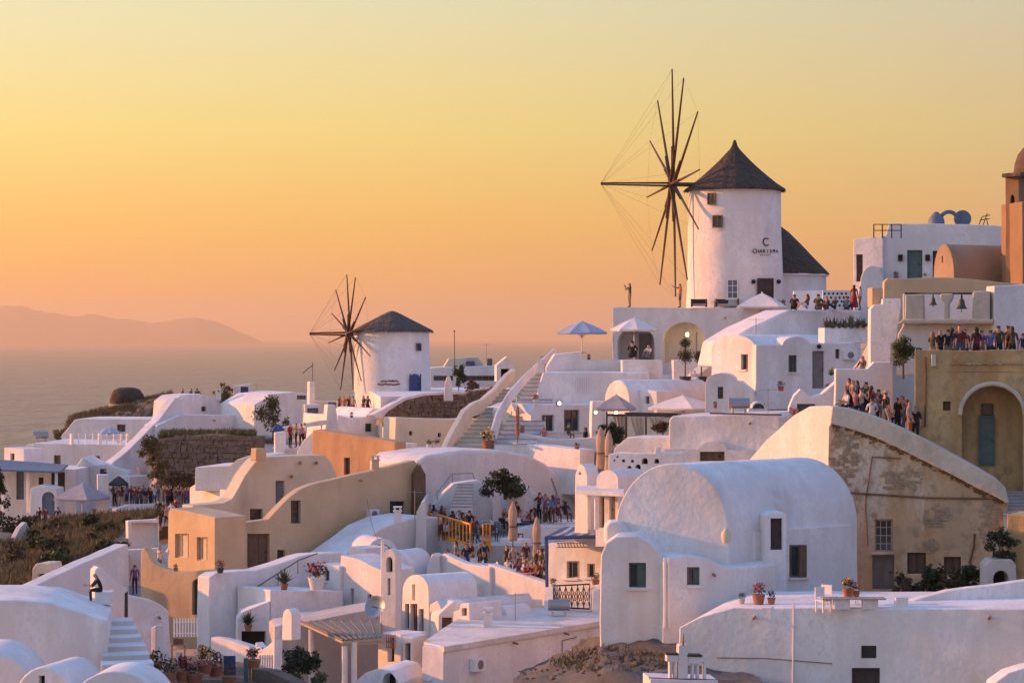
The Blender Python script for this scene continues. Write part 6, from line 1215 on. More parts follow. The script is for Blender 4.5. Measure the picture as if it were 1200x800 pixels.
# arbour with curtains
ab = thing('arbour', 'dark framed arbour hung with cream curtains', 'arbour', P(756, 516, 139))
for x, y0, d in ((711, 482, 139), (734, 485, 138.6), (757, 487, 138.4), (797, 486, 138.6), (733, 484, 142), (796, 485, 142)): MB().bar(P(x, y0, d), P(x, 518, d), .06, seg=6).build('post', 'wood_dark', ab)
for a, b in (((711, 486, 139), (798, 487, 138.6)), ((733, 484, 142), (797, 485, 142)), ((734, 486, 138.6), (733, 484, 142)), ((797, 486, 138.6), (796, 485, 142))): MB().bar(P(*a), P(*b), .07).build('beam', 'wood_dark', ab)
def curtain(x0, x1, y0, y1, xb0, xb1, d):
    V, Fc = [], []; n = 12
    for i in range(n+1):
        t = i/n; w = .07*math.sin(t*18)
        for (u0, u1, y) in ((x0, x1, y0), ((x0+xb0)/2, (x1+xb1)/2, (y0+y1)/2), (xb0, xb1, y1)): V.append(P(u0+(u1-u0)*t, y, d) + Vector((0, w, 0)))
    for i in range(n):
        for j in range(2): Fc.append((i*3+j, i*3+j+1, i*3+j+4, i*3+j+3))
    mk('curtain', V, Fc, 'shutter_cream', ab, smooth=60)
curtain(738, 755, 488, 512, 746, 755, 138.5); curtain(760, 778, 488, 508, 770, 778, 138.6); curtain(718, 732, 487, 512, 726, 732, 139)
slab('back_panel', [(712, 142.3), (800, 142.2), (800, 142.6), (712, 142.7)], zat(487, 142.4), 1.7, 'cream', parent=ab)
B('arbour_wall', 'wall', 'white terrace wall below the cream curtained arbour', F2(722, 131, 782, 130), [(718, 590), (720, 525), (735, 512), (782, 512), (782, 590)], 3, 'white')
wall_lamp('warm lit square lamp on the corner of the twin window house', Face(706, 150, 5), 698, 483, .09, 'lamp_glow'); wall_lamp('warm lit lamp on the cream arbour wall', F2(712, 142.1, 800, 142), 722, 483.5, .10, 'lamp_glow')
B('corner_pier', 'pillar', 'white corner pier carrying a warm square lamp', Face(694, 150.2, 5), [(693, 530), (694, 470), (708, 470), (709, 530)], 1.2)
# dotted wall with dark round holes
dw = B('dotted_wall', 'wall', 'white parapet wall dotted with dark round holes', F2(712, 119.5, 800, 118.5), [(712, 620), (713, 532), (725, 530), (767, 531), (768, 524), (771, 524), (772, 530), (800, 530), (800, 620)], .6, 'white', ops=[('gap', x-r, y-r, x+r, y+r, {'arch': r*.99}) for x, y, r in ((730.5, 539.5, 1.8), (741, 540, 1.8), (755.5, 540, 3.6), (747.5, 547, 3.2), (737.5, 548, 2.6), (769.5, 540, 2.8), (720, 539, 1.2), (723.5, 535, 1.2))], hd=.5)
B('', '', '', F2(712, 119.2, 740, 118.9), [(716, 572), (716, 553), (790, 553), (790, 620), (716, 620)], 3, 'white', parent=dw, part='lower_roof', bevel=.15)
# domed kiosk with white canopy, pointed niche
kf = Face(699, 114.8, -40)
kk = B('domed_kiosk', 'house', 'sunlit pink kiosk with a rounded top above a flat white canopy', kf, [(698, 640), (699, 562)] + arc(699, 724, 562, 550.5, 10) + [(725, 640)], 2.2, 'white', bevel=.08, ops=[('gap', 702, 582, 708, 618), ('door', 714, 581, 721, 612, {'mat': 'wood_pale', 'split': False})])
slab('canopy', [(675, 113), (731, 111.5), (731, 115.5), (675, 117)], zat(572.5, 114), .2, 'white', parent=kk)
for x, d in ((690, 113.2), (699, 112.8)): MB().bar(P(x, 576, d), P(x, 620, d), .11, seg=10).build('column', 'white', kk)
B('pointed_niche', 'chimney', 'tall pointed white chimney glowing in the sun', Face(689, 117, -50), [(673, 640), (674, 556), (678, 545), (681, 543), (685, 547), (688, 556), (689, 640)], .8, 'white', ops=[('gap', 678, 553, 681, 556)], bevel=.06)
# blue pergola with woven shade panels
bp_ = thing('blue_pergola', 'blue wooden pergola roofed with blue and white woven strips', 'pergola', P(660, 690, 116))
A, Bq, Cq, D = P(640, 630, 116), P(718, 628, 115), P(722, 620, 120.5), P(662, 619, 121)
for a, b in ((A, Bq), (Bq, Cq), (Cq, D), (D, A)): MB().bar(a, b, .09, seg=6).build('beam', 'blue_paint', bp_)
MB().bar(A, P(641, 690, 116), .09, seg=6).build('post', 'blue_paint', bp_); MB().bar(Bq, P(706, 690, 115.2), .07, seg=6).build('post', 'wood_brown', bp_)
for k in range(11):
    t = (k+.5)/11; p, q = A.lerp(Bq, t), D.lerp(Cq, t); u = (Bq-A)/11*.42; sg = Vector((0, 0, -.06))
    V = [p-u, p+u, (p+q)/2+u+sg, (p+q)/2-u+sg, q-u*.8, q+u*.8]; up = Vector((0, 0, .10))
    mk('slat', [v+up for v in V], [(0, 1, 2, 3), (3, 2, 5, 4)], 'canvas_blue' if k % 2 else 'blue_paint', bp_).modifiers.new('t', 'SOLIDIFY').thickness = .02
mb = MB()
for k in range(9): mb.bar(P(654+k*3.6, 636, 115.9), P(656+k*3.6, 641, 115.9), .03, seg=4)
mb.bar(P(652, 636, 115.9), P(688, 636, 115.9), .025); mb.bar(P(652, 641, 115.9), P(688, 641, 115.9), .025); mb.build('lattice', 'wood_pale', bp_)
# ================================================================ RAILINGS
yr = thing('yellow_railing', 'bright yellow wooden railing with solid lower boards round the upper terrace', 'railing', P(520, 640, 134))
def rail_run(xa, da, xb, db, yta, ytb, hgt, n):
    a, b = P(xa, yta, da), P(xb, ytb, db); dn = Vector((0, 0, -hgt))
    MB().bar(a, b, .06, seg=6).build('top_rail', 'yellow_paint', yr)
    for k in range(n+1):
        p = a.lerp(b, k/n); MB().bar(p, p+dn, .055 if k in (0, n) else .04, seg=4).build('baluster', 'yellow_paint', yr)
    v = (b-a); bd = MB(); c = (a+b)/2 + dn*.80; w = v.normalized().cross(Vector((0, 0, 1))); bd.box(c, v/2, w*.03, Vector((0, 0, hgt*.2))); bd.build('board', 'yellow_paint', yr)
rail_run(492, 137.6, 506, 136, 599, 602, 1.7, 4); rail_run(514, 135.5, 551, 131.4, 603, 614, 1.75, 9); rail_run(566, 131.2, 574, 131.2, 614, 613, 1.5, 2)
B('rail_wall', 'wall', 'white wall panel carrying the yellow railing', F2(489, 138.2, 552, 131.3), [(488, 680), (490, 618), (505, 624), (552, 645), (552, 680)], .3, 'white', foot=False)
ir = thing('iron_railing', 'black wrought iron balcony railing with crossed scrolls', 'railing', P(670, 714, 114)); q = F2(648, 114.7, 692, 113.6).pt
mb = MB(); mb.tube([q(649, 686), q(691, 684)], .04); mb.build('top_rail', 'black_metal', ir); mb = MB(); mb.tube([q(649, 711), q(691, 713)], .04); mb.build('bottom_rail', 'black_metal', ir)
for k in range(7): MB().bar(q(649+7*k, 685), q(649+7*k, 712), .025).build('baluster', 'black_metal', ir)
for k in range(6):
    x0, x1 = 649+7*k, 656+7*k; mb = MB(); mb.bar(q(x0, 687), q(x1, 710), .018); mb.bar(q(x1, 687), q(x0, 710), .018)
    cc = [q((x0+x1)/2+2.6*math.cos(t*.785), 698.5+5*math.sin(t*.785)) for t in range(9)]; mb.tube(cc, .016, 4); mb.build('scroll', 'black_metal', ir)
fr_ = thing('flower_rail', 'small rusty flower balcony on the narrow corner house', 'railing', P(457, 762, 105.8)); q = Face(458, 106.2, -30).pt
for y in (744, 751, 758): MB().bar(q(453, y), q(463, y+.5), .03).build('rail', 'terracotta', fr_)
for k in range(5): MB().bar(q(453+2.5*k, 743), q(453+2.5*k, 759), .022).build('baluster', 'terracotta', fr_)
tr = thing('terrace_railing', 'white railing along the far white house terrace', 'railing', P(118, 520, 200))
for y in (509, 514): MB().bar(P(84, y, 199.5), P(150, y+1, 199.7), .03).build('rail', 'white_paint', tr)
for k in range(9): MB().bar(P(84+8.2*k, 508, 199.5), P(84+8.2*k, 521, 199.5), .05 if k % 4 else .16, seg=4).build('post', 'white_paint', tr)
# pierced white block wall
pw = thing('pierced_wall', 'white block wall pierced by rows of round holes', 'wall', P(982, 364, 149)); pf = F2(964, 149, 998, 149)
prism('panel', pf, [(964, 364), (964, 340), (998, 340), (998, 364)], .2, 'white', pw, holes=[[(966.5+5*i+(2.5 if j % 2 else 0)+1.5*math.cos(t), 344+4.6*j+1.5*math.sin(t)) for t in np.linspace(0, 6.283, 9)[:-1]] for j in range(4) for i in range(6 if j % 2 else 7) if 966.5+5*i+(2.5 if j % 2 else 0) < 996], bevel=.03, hd=.17, foot=False)
B('low_wall', 'wall', 'low sunlit wall beside the thatched annex', F2(930, 152, 966, 152), [(929, 370), (930, 341), (966, 340), (966, 370)], .4, 'white')
B('small_arch_house', 'house', 'small rounded white arch hut beside the hilltop house', Face(1012, 151, -10), [(1002, 380), (1006, 340)] + arc(1008, 1036, 332, 311, 10) + [(1036, 380)], 2.5, 'white')
# ================================================================ FURNITURE
def chair_proto():
    parts = {}
    parts['seat'] = _proto('seat', MB().abox(-.22, .22, -.22, .22, .42, .46), 'white_paint')
    parts['backrest'] = _proto('backrest', MB().abox(-.22, .22, .19, .23, .56, .90).abox(-.22, -.18, .19, .23, .46, .56).abox(.18, .22, .19, .23, .46, .56), 'white_paint')
    parts['leg'] = _proto('leg', MB().abox(-.02, .02, -.02, .02, 0, .42), 'white_paint'); return parts
CH = chair_proto()
def chair(label, p, rz, m, group):
    o = thing('chair', label, 'chair', p, group, rz)
    for nm, loc in (('seat', (0, 0, 0)), ('backrest', (0, 0, 0)), ('leg', (-.19, -.19, 0)), ('leg', (.19, -.19, 0)), ('leg', (-.19, .19, 0)), ('leg', (.19, .19, 0))):
        c = bpy.data.objects.new(nm, CH[nm]); col.objects.link(c); c.parent = o; c.location = loc; c.material_slots[0].link = 'OBJECT'; c.material_slots[0].material = M[m]
TOP = _proto('table_top', MB().abox(-.42, .42, -.42, .42, .71, .75), 'white_paint'); CLO = _proto('tablecloth', MB().lathe((0, 0, .48), [(.62, 0), (.60, .12), (.585, .26), (.57, .275), (.0001, .275)], 24, lambda t, z: .035*math.sin(8*t)*(z < .2)), 'cloth_white'); LEG = _proto('leg', MB().abox(-.03, .03, -.03, .03, 0, .71), 'wood_grey')
GLASSP = _proto('place_setting', MB().lathe((.15, .1, .75), [(.09, 0), (.1, .012)], 10).lathe((-.15, -.1, .75), [(.09, 0), (.1, .012)], 10).lathe((.02, .2, .75), [(.03, 0), (.035, .14)], 8).lathe((-.05, -.22, .75), [(.03, 0), (.035, .14)], 8), 'white_paint')
def table(label, p, rz, group):
    o = thing('dining_table', label, 'table', p, group, rz)
    for nm, me, loc in (('table_top', TOP, (0, 0, 0)), ('tablecloth', CLO, (0, 0, .003)), ('leg', LEG, (-.36, -.36, 0)), ('leg', LEG, (.36, -.36, 0)), ('leg', LEG, (-.36, .36, 0)), ('leg', LEG, (.36, .36, 0)), ('place_setting', GLASSP, (0, 0, .012))):
        c = bpy.data.objects.new(nm, me); col.objects.link(c); c.parent = o; c.location = loc
def at(x, d, z): return Vector(((x-CX)/FPX*d, d, z))
for x, d, rz in ((530, 127.6, .2), (542, 126.6, .4), (553, 126.8, .1), (566, 126.4, .3), (604, 125.6, .3), (616, 124, .2), (629, 124, .1), (622, 127.8, .5)): table('white clothed table on the lower restaurant terrace', at(x, d, Z_LO), rz, 'lower terrace tables')
for x, d, rz in ((512, 137, .2), (528, 135.6, .4), (562, 139.4, .1), (575, 138.2, .3), (604, 138.4, .2)): table('white clothed table on the upper restaurant terrace', at(x, d, Z_UP+(.25 if x > 590 else 0)), rz, 'upper terrace tables')
for x, d, rz in ((526, 129, .5), (548, 125.6, 2.8), (560, 125.8, 3.2), (571, 127.2, 1.6), (578, 126.0, -1.4), (596, 124.6, -1.5), (611, 126.4, .2), (622, 123.2, 3.0), (634, 124.8, 1.5), (556, 128.2, .2)): chair('white chair on the lower restaurant terrace', at(x, d, Z_LO), rz, 'white_paint', 'lower terrace chairs')
for x, d, rz in ((558, 137.6, 1.2), (567, 140.2, .2), (580, 139.2, 1.5), (571, 136.8, 3.0), (585, 136.6, 2.6)): chair('pale blue chair on the upper restaurant terrace', at(x, d, Z_UP), rz, 'blue_grey', 'upper terrace chairs')
zt = zat(712, 88.6)+.02
for x, d, rz, w in ((965, 88.4, .6, 'beside the pot of yellow flowers'), (972, 89.6, 2.5, 'turned towards the barrel vaulted house'), (1010, 89.4, 1.2, 'behind the trestle table')): chair('white chair on the long house roof terrace, '+w, at(x, d, zt-.15), rz, 'white_paint', 'roof terrace chairs')
o = thing('trestle_table', 'low pale trestle table with pots on the long house roof terrace', 'table', at(1000, 88.2, zt)); v = MB(); v.box(at(1000, 88.2, zt+.38), Vector((1.15, -.05, 0)), Vector((0, .3, 0)), Vector((0, 0, .025))); v.build('table_top', 'wood_pale', o)
for x in (986, 1019):
    v = MB(); v.box(at(x, 88.2, zt+.18), Vector((.28, 0, 0)), Vector((0, .22, 0)), Vector((0, 0, .18))); v.build('trestle', 'white', o)
o = thing('cube_stool', 'white cube stool at the end of the trestle table', 'stool', at(1056, 88, zt)); mb = MB(); mb.box(at(1056, 88, zt+.22), Vector((.22, 0, 0)), Vector((0, .2, 0)), Vector((0, 0, .19))); mb.build('block', 'white_paint', o); mb = MB(); mb.box(at(1056, 88, zt+.43), Vector((.23, 0, 0)), Vector((0, .21, 0)), Vector((0, 0, .02))); mb.build('seat', 'white_paint', o)
o = thing('loungers', 'dark wicker lounge seats on the mill roof terrace', 'lounge seat', P(832, 361, 166)); o.name = 'lounge_seat'
def lounge(o, x, d, w):
    b = P(x, 360.5, d); mb = MB(); mb.box(b+Vector((0, 0, .2)), (w, 0, 0), (0, .35, 0), (0, 0, .09)); mb.build('seat', 'canvas_grey', o)
    mb = MB(); mb.box(b+Vector((0, .34, .42)), (w, 0, 0), (0, .05, 0), (0, 0, .18)); mb.build('backrest', 'wood_dark', o)
    for s in (-1, 1): mb = MB(); mb.box(b+Vector((s*w, 0, .33)), (.05, 0, 0), (0, .36, 0), (0, 0, .28)); mb.build('armrest', 'wood_dark', o)
lounge(o, 819, 166.2, .5); o2 = thing('lounge_seat', 'long dark wicker sofa on the mill roof terrace', 'lounge seat', P(852, 361, 166.2)); lounge(o2, 852, 166.4, .75)
o = thing('candle_table', 'small pale side table between the wicker seats', 'table', P(837.5, 361, 166)); b = P(837.5, 361, 166); MB().bar(b, b+Vector((0, 0, .42)), .05).build('leg', 'wood_pale', o); MB().lathe(b+Vector((0, 0, .42)), [(.22, 0), (.22, .04)], 12).build('table_top', 'wood_pale', o); MB().bar(b+Vector((0, 0, .46)), b+Vector((0, 0, .75)), .04).build('candle', 'cream', o)
# dish aerial
o = thing('satellite_dish', 'large grey satellite dish beside the slim belfry', 'satellite dish', P(441, 722, 109.4)); c = P(441, 711, 109); dirn = Vector((-.35, -.85, .35)).normalized(); tq = dirn.to_track_quat('Z', 'Y')
dm = MB(); dm.lathe((0, 0, 0), [(.02, 0), (.2, .02), (.38, .07), (.5, .14), (.51, .14), (.38, .05), (.2, 0), (.02, -.02)], 24); dm.v = [c + tq @ v for v in dm.v]; dm.build('reflector', 'grey_metal', o, smooth=50)
MB().bar(c, c+dirn*.5+Vector((0, 0, -.1)), .02).build('feed_arm', 'black_metal', o); MB().bar(c-dirn*.02, P(442, 724, 109.4), .04).build('mast', 'grey_metal', o)
# antennas and masts
o = thing('flag_mast', 'thin mast rising behind the cypress', 'mast', P(533, 440, 203)); MB().bar(P(533, 440, 203), P(532.5, 388, 203), .05, .03).build('pole', 'wood_brown', o); MB().ball(P(532.5, 388, 203), .08).build('finial', 'wood_brown', o)
o = thing('thin_mast', 'thin bent wire mast over the sea beside the small windmill', 'mast', P(366, 447, 189.5)); mb = MB(); mb.tube([P(366, 447, 189.5), P(366.5, 424, 189.5)], .02); mb.build('pole', 'black_metal', o); mb = MB(); mb.tube([P(355, 437, 189.5), P(362, 431, 189.5), P(366.3, 428, 189.5)], .035); mb.build('vane', 'black_metal', o)
# picket fences
def picket(label, xa, da, xb, db, yt, yb, n):
    o = thing('picket_fence', label, 'fence', P((xa+xb)/2, yb, (da+db)/2)); a, b = P(xa, yt, da), P(xb, yt, db); h = P(xa, yt, da).z-P(xa, yb, da).z
    for k in range(n):
        p = a.lerp(b, k/(n-1)); mb = MB(); mb.box(p-Vector((0, 0, h/2)), (.035, 0, 0), (0, .012, 0), (0, 0, h/2)); mb.build('picket', 'white_paint', o)
    for t in (.2, .8): MB().bar(a-Vector((0, -.03, h*t)), b-Vector((0, -.03, h*t)), .025).build('rail', 'white_paint', o)
picket('white picket fence below the narrow arched door', 204, 108, 231, 108, 724, 746, 9); picket('white picket gate in the scalloped wall', 305, 102.4, 319, 101.8, 767, 787, 6)
# patio with sign
o = thing('menu_sign', 'red lettered white sign board at the blue patio gate', 'sign', P(248, 775, 99.6)); sf = Face(248, 99.8, -18)
prism('board', sf, [(234, 757), (235, 762), (262, 772), (262, 766.5)], .05, 'white_paint', o, bevel=0, foot=False)
tx = lettering('lettering', 'TESSO', sf.pt(246.5, 763.2, .03), .36, R(-18), 'red_paint', o); tx.rotation_euler = (R(90), R(19), R(-18))
for x, y in ((236, 762), (260, 770)): MB().bar(sf.pt(x, y, -.06), sf.pt(x, 800, -.06), .03).build('post', 'wood_brown', o)
B('blue_gate', 'gate', 'solid dark blue gate panel beside the sign board', Face(262, 99, 4), [(262, 800), (262, 768), (276, 768), (276, 800)], .08, 'blue_paint', bevel=.01, foot=False)
B('blue_post', 'post', 'slim dark teal gate post by the patio', Face(286, 98.5, 0), [(285.5, 800), (285.5, 771), (290, 771), (290, 800)], .15, 'teal_paint', bevel=.01, foot=False)
o = thing('display_stand', 'small wooden stand with a framed picture on the patio', 'stand', P(209, 777, 101)); q = Face(209, 101, 5).pt
for x in (201.5, 216.5): MB().bar(q(x, 755), q(x, 778), .035, seg=4).build('leg', 'wood_pale', o)
mb = MB(); mb.box(q(209, 755, .0), (.3, 0, 0), (0, .16, 0), (0, 0, .03)); mb.build('shelf', 'wood_pale', o); prism('picture', Face(209, 100.9, 5), [(206, 774), (206, 764), (214, 764), (214, 774)], .03, 'white_paint', o, bevel=0, foot=False); mb = MB(); mb.box(q(209, 751, .0), (.2, 0, 0), (0, .13, 0), (0, 0, .12)); mb.build('crate', 'terracotta', o)
for i, (x, y, d, s, m) in enumerate(((182, 782, 97, 1.3, None), (176, 796, 95, 1.5, 'flower_pink'), (196, 797, 95, 1.6, None), (214, 792, 96, 1.4, 'flower_red'), (228, 797, 96, 1.5, 'flower_pink'), (240, 782, 98, 1.5, 'flower_yellow'), (252, 786, 98.5, 1.3, None), (166, 784, 96, 1.2, 'flower_red'), (268, 797, 96.5, 1.2, None), (297, 778, 100, 1.3, 'flower_pink'))):
    flower_pot(['leafy pot by the curved stair wall', 'pink flowering pot at the patio edge', 'bushy pot beside the picture stand', 'red flowering pot under the picture stand', 'pink flowering pot before the sign board', 'yellow flowering pot beneath the sign board', 'leafy pot between sign board and blue gate', 'red flowering pot against the sunlit pier', 'leafy pot at the foot of the blue gate', 'pink flowering pot by the picket gate'][i], P(x, y+6, d), s, m, ['leaf_dark', 'leaf_mid', 'leaf_brown'][i % 3], 100+i)
slab('patio_floor', [(150, 93), (300, 93), (300, 104), (190, 106)], zat(806, 96.5), 1.0, 'brown_stone', kind='structure')
# ornamental bell turret at the bottom
orn = B('white_turret', 'turret', 'ornamental white turret with dark red ledges and slit openings', Face(762, 83, 6), [(762, 860), (762, 795), (842, 797), (842, 860)], 1.6, 'white', bevel=.03)
of_ = Face(762, 83.2, 6)
B('', '', '', of_, [(761, 796.5), (761, 793.5), (843, 796), (843, 799)], .12, 'red_paint', parent=orn, part='ledge', foot=False, bevel=.01, off=.05)
B('', '', '', of_, [(795, 795), (795.5, 757), (797, 755), (805, 755), (806.5, 757), (806, 795)], .5, 'white', parent=orn, part='centre_pier', foot=False, bevel=.03, off=.02)
for x0, x1, y0 in ((781.5, 795, 766), (806.5, 823, 768)):
    B('', '', '', of_, [(x0, y0+9), (x0, y0), (x1, y0+.4), (x1, y0+9.4)], .4, 'white', parent=orn, part='bracket', foot=False, bevel=.02); B('', '', '', of_, [(x0-1, y0+1), (x0-1, y0-1.5), (x1, y0-1), (x1, y0+1.4)], .45, 'wood_dark', parent=orn, part='cap', foot=False, bevel=.01, off=.03)
for x in (786, 791.5, 812, 818, 826): B('', '', '', of_, [(x-1.5, 796), (x-1.5, 775), (x+1.5, 775), (x+1.5, 796)], .3, 'white', parent=orn, part='column', foot=False, bevel=.02, off=-.05)
MB().bar(P(800.5, 756, 83), P(801, 742, 83), .05, .02).build('spike', 'terracotta', orn)
# goods on the stall, vents, etc.
o = thing('hanging_goods', 'strings of coloured goods hung at the pink stall', 'goods', P(929, 494, 127.4))
for k in range(14):
    p = P(925+random.uniform(0, 9), 479+random.uniform(0, 16), 127.5); mb = MB(); mb.ball(p, .10, .06, .13); mb.build('bundle', random.choice(['flower_yellow', 'terracotta', 'wood_dark', 'flower_pink']), o)
o = thing('stone_jar', 'round white jar at the stall doorway', 'jar', P(944, 500, 125)); MB().lathe(P(944, 501, 125), [(.14, 0), (.26, .2), (.25, .36), (.14, .46), (.16, .5)], 14).build('jar_body', 'white', o, smooth=50); MB().lathe(P(944, 501, 125)+Vector((0, 0, .5)), [(.17, 0), (.17, .05)], 14).build('rim', 'white', o)
# ================================================================ SMALL ROOF AND WALL THINGS
def aerial(label, x, yb, d, h):
    b = P(x, yb, d); o = thing('television_aerial', label, 'aerial', b); MB().bar(b-Vector((0, 0, .2)), b+Vector((0, 0, h)), .022).build('mast', 'grey_metal', o)
    MB().bar(b+Vector((-.45, .1, h-.1)), b+Vector((.45, -.1, h-.1)), .014).build('boom', 'grey_metal', o)
    for k in range(6): MB().bar(b+Vector((-.4+.16*k, -.22+.02*k, h-.1)), b+Vector((-.4+.16*k, .30-.03*k, h-.1)), .009).build('element', 'grey_metal', o)
def tank(label, x, yb, d, r, L):
    b = P(x, yb, d); o = thing('water_tank', label, 'water tank', b); mb = MB(); mb.bar(b+Vector((-L/2, 0, r+.25)), b+Vector((L/2, 0, r+.25)), r, seg=16); mb.build('drum', 'grey_metal', o, smooth=40)
    for s in (-1, 1): MB().box(b+Vector((s*L*.3, 0, .12)), (.05, 0, 0), (0, r*.9, 0), (0, 0, .18)).build('cradle', 'concrete', o)
def cooler(label, face, x, y, w=.75):
    c = face.pt(x, y, .17); o = thing('air_conditioner', label, 'air conditioner', c-Vector((0, 0, .28))); mb = MB(); mb.box(c, face.u*w/2, face.n*.15, Vector((0, 0, .27))); mb.build('case', 'white_paint', o)
    mb = MB(); mb.bar(c+face.n*.151, c+face.n*.165, .2, seg=14); mb.build('grille', 'grey_door', o)
    for s in (-1, 1): MB().bar(c+face.u*s*w*.35+Vector((0, 0, -.28)), c+face.u*s*w*.35+Vector((0, 0, -.28))-face.n*.2, .02).build('bracket', 'grey_metal', o)
def pot_chimney(label, x, yb, d, s=1.0, m='white'):
    b = P(x, yb, d); o = thing('chimney', label, 'chimney', b); MB().box(b+Vector((0, 0, .3*s)), (.22*s, 0, 0), (0, .22*s, 0), (0, 0, .34*s)).build('stack', m, o); MB().box(b+Vector((0, 0, .66*s)), (.27*s, 0, 0), (0, .27*s, 0), (0, 0, .04*s)).build('cap', m, o)
    for a in (-1, 1):
        MB().box(b+Vector((.16*s*a, 0, .78*s)), (.05*s, 0, 0), (0, .2*s, 0), (0, 0, .09*s)).build('pier', m, o)
    MB().box(b+Vector((0, 0, .90*s)), (.26*s, 0, 0), (0, .26*s, 0), (0, 0, .035*s)).build('lid', m, o)
def cable(label, a, b, sag=.4, r=.012):
    a, b = P(*a), P(*b); mb = MB(); n = 10; mb.tube([a.lerp(b, k/n)-Vector((0, 0, sag*4*(k/n)*(1-k/n))) for k in range(n+1)], r, 4); tag(mb.build('cable', 'black_metal'), label, 'cable')
aerial('thin television aerial on the long low house behind the mill', 570, 420, 207, 1.3); aerial('television aerial on the white block with the wooden lintel', 900, 486, 125.8, 1.4); aerial('television aerial above the roof terrace beside the stair hut', 300, 470, 204, 1.5)
aerial('television aerial on the white humped roof', 486, 606, 133, 1.5); aerial('television aerial on the slab roofed house', 604, 727.3, 110, 1.3); aerial('television aerial on the corner house gable', 886, 398, 143, 1.3)
tank('small grey water tank on the plain white block', 866, 484, 128, .28, 1.1); tank('grey water tank on the slab roof', 655, 721.4, 112, .26, 1.0); tank('grey water tank on the flat roofed house by the sea', 48, 517, 203, .3, 1.2)
pot_chimney('little white chimney on the slab roof beside the aerial', 572, 733.5, 108, .9); pot_chimney('little white chimney on the twin window house', 634, 436, 160.5, .9); pot_chimney('little white chimney on the humped roof', 466, 611, 132, .9); pot_chimney('little tan chimney on the big tan house', 440, 551, 138.2, .9, 'tan'); pot_chimney('little white chimney at the end of the low vault', 812, 448, 153, .8); pot_chimney('little white chimney on the flat roofed house by the sea', 140, 520, 202, .9); pot_chimney('little white chimney on the roof terrace house', 256, 468, 201, .9)
cooler('air conditioner on the shaded front of the slab roofed house', LHF, 560, 778); cooler('air conditioner beside the vent of the corner house', Face(886, 140.6, 12), 996, 416); cooler('air conditioner under the window of the tan house', F2(253, 130, 490, 140), 437, 602)
cable('slack cable from the tan house to the belfry pole', (430, 585, 137), (447, 634, 114), .6); cable('slack cable from the twin window house to the arbour', (700, 472, 157), (797, 486, 138.6), .5); cable('cable hung across the front of the stone terraces', (196, 516, 185.5), (298, 519, 183.8), .4); cable('cable from the corner house to the stepped piers', (1002, 403, 141.5), (1022, 392, 112), .5); cable('cable from the plain block to the tall plain wall', (914, 490, 124.4), (948, 480, 107.5), .4)
# rubble and boulders on the bank at the bottom
g = random.Random(5); mb = MB()
for k in range(120):
    x = g.uniform(610, 800); t = g.random(); y = np.interp(x, [600, 660, 700, 770, 880], [790, 776, 757, 764, 790]); d = np.interp(x, [600, 660, 700, 770, 880], [100, 98, 95.5, 93, 90])
    p = P(x, y, d).lerp(P(x, np.interp(x, [600, 720, 800], [800, 790, 795]), np.interp(x, [600, 720, 800], [93, 88, 86])), t); s = g.uniform(.03, .15)*(1 if g.random() < .8 else 1.8); k0 = len(mb.v); mb.ball(p, s, s*g.uniform(.7, 1.2), s*g.uniform(.5, .8), 6, 4)
    for q in range(k0, len(mb.v)): mb.v[q] = mb.v[q] + Vector((g.uniform(-1, 1), g.uniform(-1, 1), g.uniform(-1, 1)))*s*.28
tag(mk('rubble', mb.v, mb.f, 'rock', local=True, smooth=20), 'loose stones on the bank', 'rubble', kind='stuff')
scrub([((640, 776, 97), (700, 758, 95.3), (690, 790, 90), (740, 790, 88)), ((705, 759, 95), (775, 766, 92.6), (740, 785, 90), (800, 792, 87))], 420, .22, 'leaf_dry', 9)
# scattered shrubs on the left slope
for i in range(22):
    g = random.Random(200+i); t = g.random(); x = g.uniform(30, 150); d = g.uniform(136, 168); y = np.interp(d, [130, 142, 158, 171], [676, 648, 626, 610]) - (x-30)*.10; w = g.uniform(14, 36)
    shrub_px('low dark shrub on the dry scrub slope', x-w/2, y-w*.6, x+w/2, y+3, d, ['leaf_dark', 'leaf_mid', 'leaf_dry', 'leaf_mid'][i % 4], 900, .11, 210+i, group='shrubs on the dry slope')
# potted plants along parapets, small lamps and rain spouts on the walls
ROW = (('row pot on the parapet by the pale stair', 612, 507, 151.6), ('row pot at the corner of the low parapet', 700, 512, 150.2), ('pot beside the corner house window', 915, 458, 138.6), ('pot beside the grey door of the corner house', 970, 459, 139), ('pot under the small lodge window', 838, 478, 136.6), ('pot at the chimney of the twin window house', 628, 473, 155.3), ('pot on the sunlit wall end', 676, 527.5, 147.2), ('pot on the upper terrace edge', 690, 421.5, 162.6), ('pot on the balcony wall beside the iron railing', 698, 686, 114), ('pot at the foot of the blue pergola', 648, 689, 116.4), ('pot on the curved yard wall', 206, 669, 122.6), ('pot on the white stair house end', 258, 671, 118.3), ('pot beside the hilltop house door', 1050, 327, 152), ('pot between the hilltop lamps', 1084, 327, 151.4), ('pot at the foot of the tall windmill door', 912, 361, 166.4), ('dark agave pot at the foot of the tall windmill', 918, 360, 166.4), ('pot on the far terrace parapet', 60, 611, 172.4), ('pot at the end of the far terrace parapet', 110, 605, 173), ('pot by the blue arched door', 42, 622, 176.5), ('pot on the mill terrace edge', 412, 489.5, 171))
for i, (l, x, y, d) in enumerate(ROW): flower_pot('small '+l, P(x, y, d), [.7, .55, .85][i % 3], [None, 'flower_pink', None, 'flower_red'][i % 4], ['leaf_dark', 'leaf_mid', 'leaf_brown'][i % 3], 300+i, ['terracotta', 'white', 'terracotta', 'pot_dark'][i % 4])
